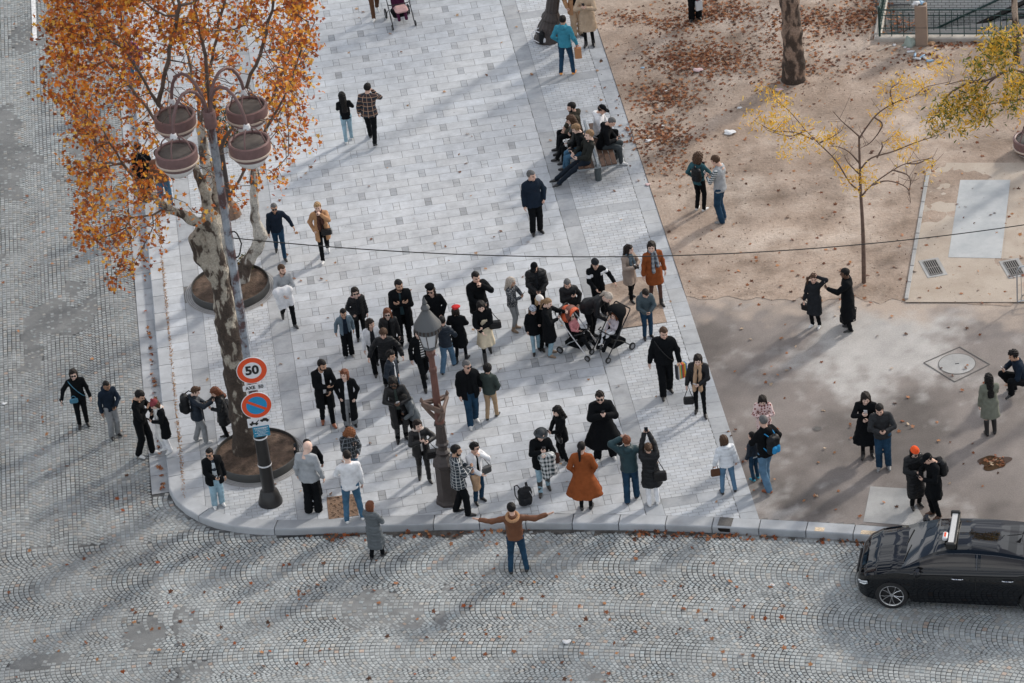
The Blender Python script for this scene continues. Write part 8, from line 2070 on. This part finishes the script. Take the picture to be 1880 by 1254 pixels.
# cabin
RF = [(-2.05, 1.02), (-1.75, 1.13), (-1.2, 1.32), (-.7, 1.385), (-.1, 1.415), (.35, 1.39), (.62, 1.33), (.9, 1.20), (1.22, 1.02), (1.32, .965)]
xc = np.linspace(-2.05, 1.32, 58); V = []; m_ = 11
for x in xc:
    be = interp(x, BELT) - .01; rz_ = max(interp(x, RF), be + .006); h_ = rz_ - be; hw = interp(x, HW) * .90; tf = min(h_ / .45, 1); hr = hw - .26 * tf
    for k in range(m_):
        if k < 6: t_ = k / 5; y = hw + (hr - hw) * (t_ ** 1.15); z_ = be + h_ * .90 * t_
        else: t_ = (k - 5) / 5; y = hr * (1 - t_); z_ = be + h_ * (.90 + .10 * sin(t_ * pi / 2) ** .8)
        V.append((x, y, z_))
    for k in range(m_ - 2, -1, -1): p = V[-1 - 2 * (m_ - 2 - k)]; q = V[len(V) - 1 - (m_ - 2 - k) - (m_ - 2 - k)]; V.append((x, -q[1], q[2]))
k_ = 2 * m_ - 1; F = []; mi = []
for i in range(len(xc) - 1):
    xm = (xc[i] + xc[i + 1]) / 2
    for j in range(k_ - 1):
        F.append((i * k_ + j, i * k_ + j + 1, (i + 1) * k_ + j + 1, (i + 1) * k_ + j)); jj = j if j < m_ - 1 else k_ - 2 - j; glass = 0
        if 1 <= jj <= 3 and -1.55 < xm < .92 and not (-.32 < xm < -.20): glass = 2
        if jj >= 5 and (xm > .50 and xm < 1.26): glass = 1
        if jj >= 5 and xm < -1.05: glass = 1
        if jj >= 6 and -.85 < xm < .18: glass = 1
        mi.append(glass)
cab = MB(); cab.add(V, [f[::-1] for f in F]); cab.m = mi; cabin = cab.build("cabin", [PAINT, GLS, GL2], car, smooth=True)
for s in (1, -1):
    for xw in (WB / 2 + .02, -WB / 2):
        M = Matrix.Translation((xw, s * (W_ + .02), .335)) @ Matrix.Rotation(-s * pi / 2, 4, 'X')
        b = MB(); b.lathe([(.24, -.11), (.325, -.105), (.335, -.07), (.335, .07), (.325, .10), (.25, .105)], n=44, M=M, cap=False); tyre = b.build("wheel", TYR, car, smooth=True)
        b = MB(); b.lathe([(.25, .02), (.03, .03)], n=36, M=M); b.build("brake_disc", mat("wheel_dark", (.012, .012, .013), .5), tyre)
        b = MB(); b.lathe([(.232, .098), (.252, .106), (.256, .098), (.25, .03)], n=44, M=M, cap=False); b.lathe([(.045, .07), (.045, .085), (.01, .09)], n=16, M=M)
        b.build("rim", RIMC, tyre, smooth=True); b = MB()
        for q in range(5):
            for dl in (-.12, .12):
                a = 2 * pi * q / 5 + .3; b.tube([M @ Vector((.05 * cos(a + dl), .05 * sin(a + dl), .078)), M @ Vector((.15 * cos(a + dl * 1.4), .15 * sin(a + dl * 1.4), .09)), M @ Vector((.243 * cos(a + dl * 2.4), .243 * sin(a + dl * 2.4), .098))], .0085, 5)
        b.build("spokes", RIMC, tyre, smooth=True)
    b = MB(); b.box((1.47, s * .56, .50), (.40, .26, .28)); b.box((-1.47, s * .56, .50), (.40, .26, .28)); b.build("wheel_well", KSG, car)
    # headlight with its lamp shapes
    b = MB(); HLp = [(fx(a_), b_, c2) for a_, b_, c2 in ((2.12, .862, .66), (2.30, .775, .60), (2.40, .665, .565), (2.38, .665, .505), (2.26, .80, .53), (2.10, .877, .59))]
    b.add([(x + .012, s * (y + .006), z_) for x, y, z_ in HLp], [tuple(range(6)) if s < 0 else tuple(range(5, -1, -1))]); hl = b.build("headlight", mat("headlight_glass", (.30, .33, .36), .08, spec=.8), car)
    b = MB(); b.tube([(fx(2.13), s * .884, .645), (fx(2.28), s * .80, .600), (fx(2.38), s * .705, .572)], .010, 6); b.tube([(fx(2.16), s * .884, .60), (fx(2.22), s * .852, .565), (fx(2.34), s * .762, .54)], .012, 6); b.build("light_strip", mat("lamp_white", (.75, .78, .8), .3), hl, smooth=True)
    b = MB(); b.box((.93, s * 1.02, 1.02), (.075, .11, .065), bev=.04); b.box((.93, s * .90, .985), (.03, .06, .02), bev=.008); b.build("side_mirror", PAINT, car, smooth=True)
    for xh in (.02, -1.0):
        b = MB(); b.tube([(xh, s * .925, .845), (xh + .03, s * .95, .85), (xh + .19, s * .95, .85), (xh + .22, s * .928, .845)], .012, 6); b.build("door_handle", CHR, car, smooth=True)
    b = MB(); b.tube([(x, s * (interp(x, HW) * .905 + .002), interp(x, BELT) + .016) for x in np.linspace(1.05, -1.6, 14)], .007, 5); b.build("window_trim", mat("dark_trim", (.10, .10, .105), .2, metal=.8), car, smooth=True)
    b = MB(); tp2 = []
    for x in list(np.linspace(1.16, -1.62, 22)):
        be = interp(x, BELT) - .01; rz_ = max(interp(x, RF), be + .006); h_ = rz_ - be; hw = interp(x, HW) * .90; hr = hw - .26 * min(h_ / .45, 1); t2 = .82
        tp2.append((x, s * (hw + (hr - hw) * t2 ** 1.15 + .004), be + h_ * .9 * t2 + .002))
    b.tube(tp2, .008, 5)
    for x, w3 in ((-.26, .035), (-1.22, .014)):
        be = interp(x, BELT) - .01; h_ = interp(x, RF) - be; hw = interp(x, HW) * .90; hr = hw - .26 * min(h_ / .45, 1)
        b.tube([(x, s * (hw + (hr - hw) * q ** 1.15 + .001), be + h_ * .9 * q) for q in (.08, .3, .55, .8)], w3 * .4, 5)
    b.build("window_frame", MATS["dark_trim"], car, smooth=True)
    b = MB()
    for xd in (.98, -.24, -1.18): b.tube([(xd, s * (interp(xd, HW) + .001), z_) for z_ in (.30, .5, .7, .88)], .0035, 4)
    b.build("door_gap", KSG, car)
b = MB(); b.box((fx(2.455), 0, .52), (.02, .42, .10), bev=.015); b.build("grille", mat("grille_dark", (.02, .02, .022), .3), car); b = MB(); b.tube([(fx(2.478), -.36, .52), (fx(2.482), 0, .52), (fx(2.478), .36, .52)], .010, 6); b.build("grille_bar", CHR, car, smooth=True)
b = MB(); b.box((fx(2.47), 0, .345), (.012, .26, .055), bev=.006); b.build("number_plate", WSG, car)
b = MB(); [b.tube([(1.27, y0, 1.005), (1.20, y0 - .33, 1.04), (1.14, y0 - .56, 1.07)], .009, 5) for y0 in (.62, .05)]; b.build("wiper", KSG, car, smooth=True)
b = MB(); b.box((.28, 0, 1.475), (.065, .58, .022), bev=.012); lb = b.build("light_bar", mat("bar_white", (.5, .5, .5), .4), car); b = MB(); [b.box((.28, s * .60, 1.46), (.10, .045, .075), bev=.02) for s in (1, -1)]; b.box((.205, 0, 1.46), (.03, .57, .04), bev=.01); b.build("bar_mount", KSG, lb)
b = MB(); b.box((.42, .26, 1.46), (.05, .12, .045), bev=.02); sg = b.build("roof_sign", WSG, car); b = MB(); b.box((.42, .26, 1.507), (.02, .08, .002)); b.build("roof_sign_mark", RSG, sg)

car.scale = (1, CWS, 1)
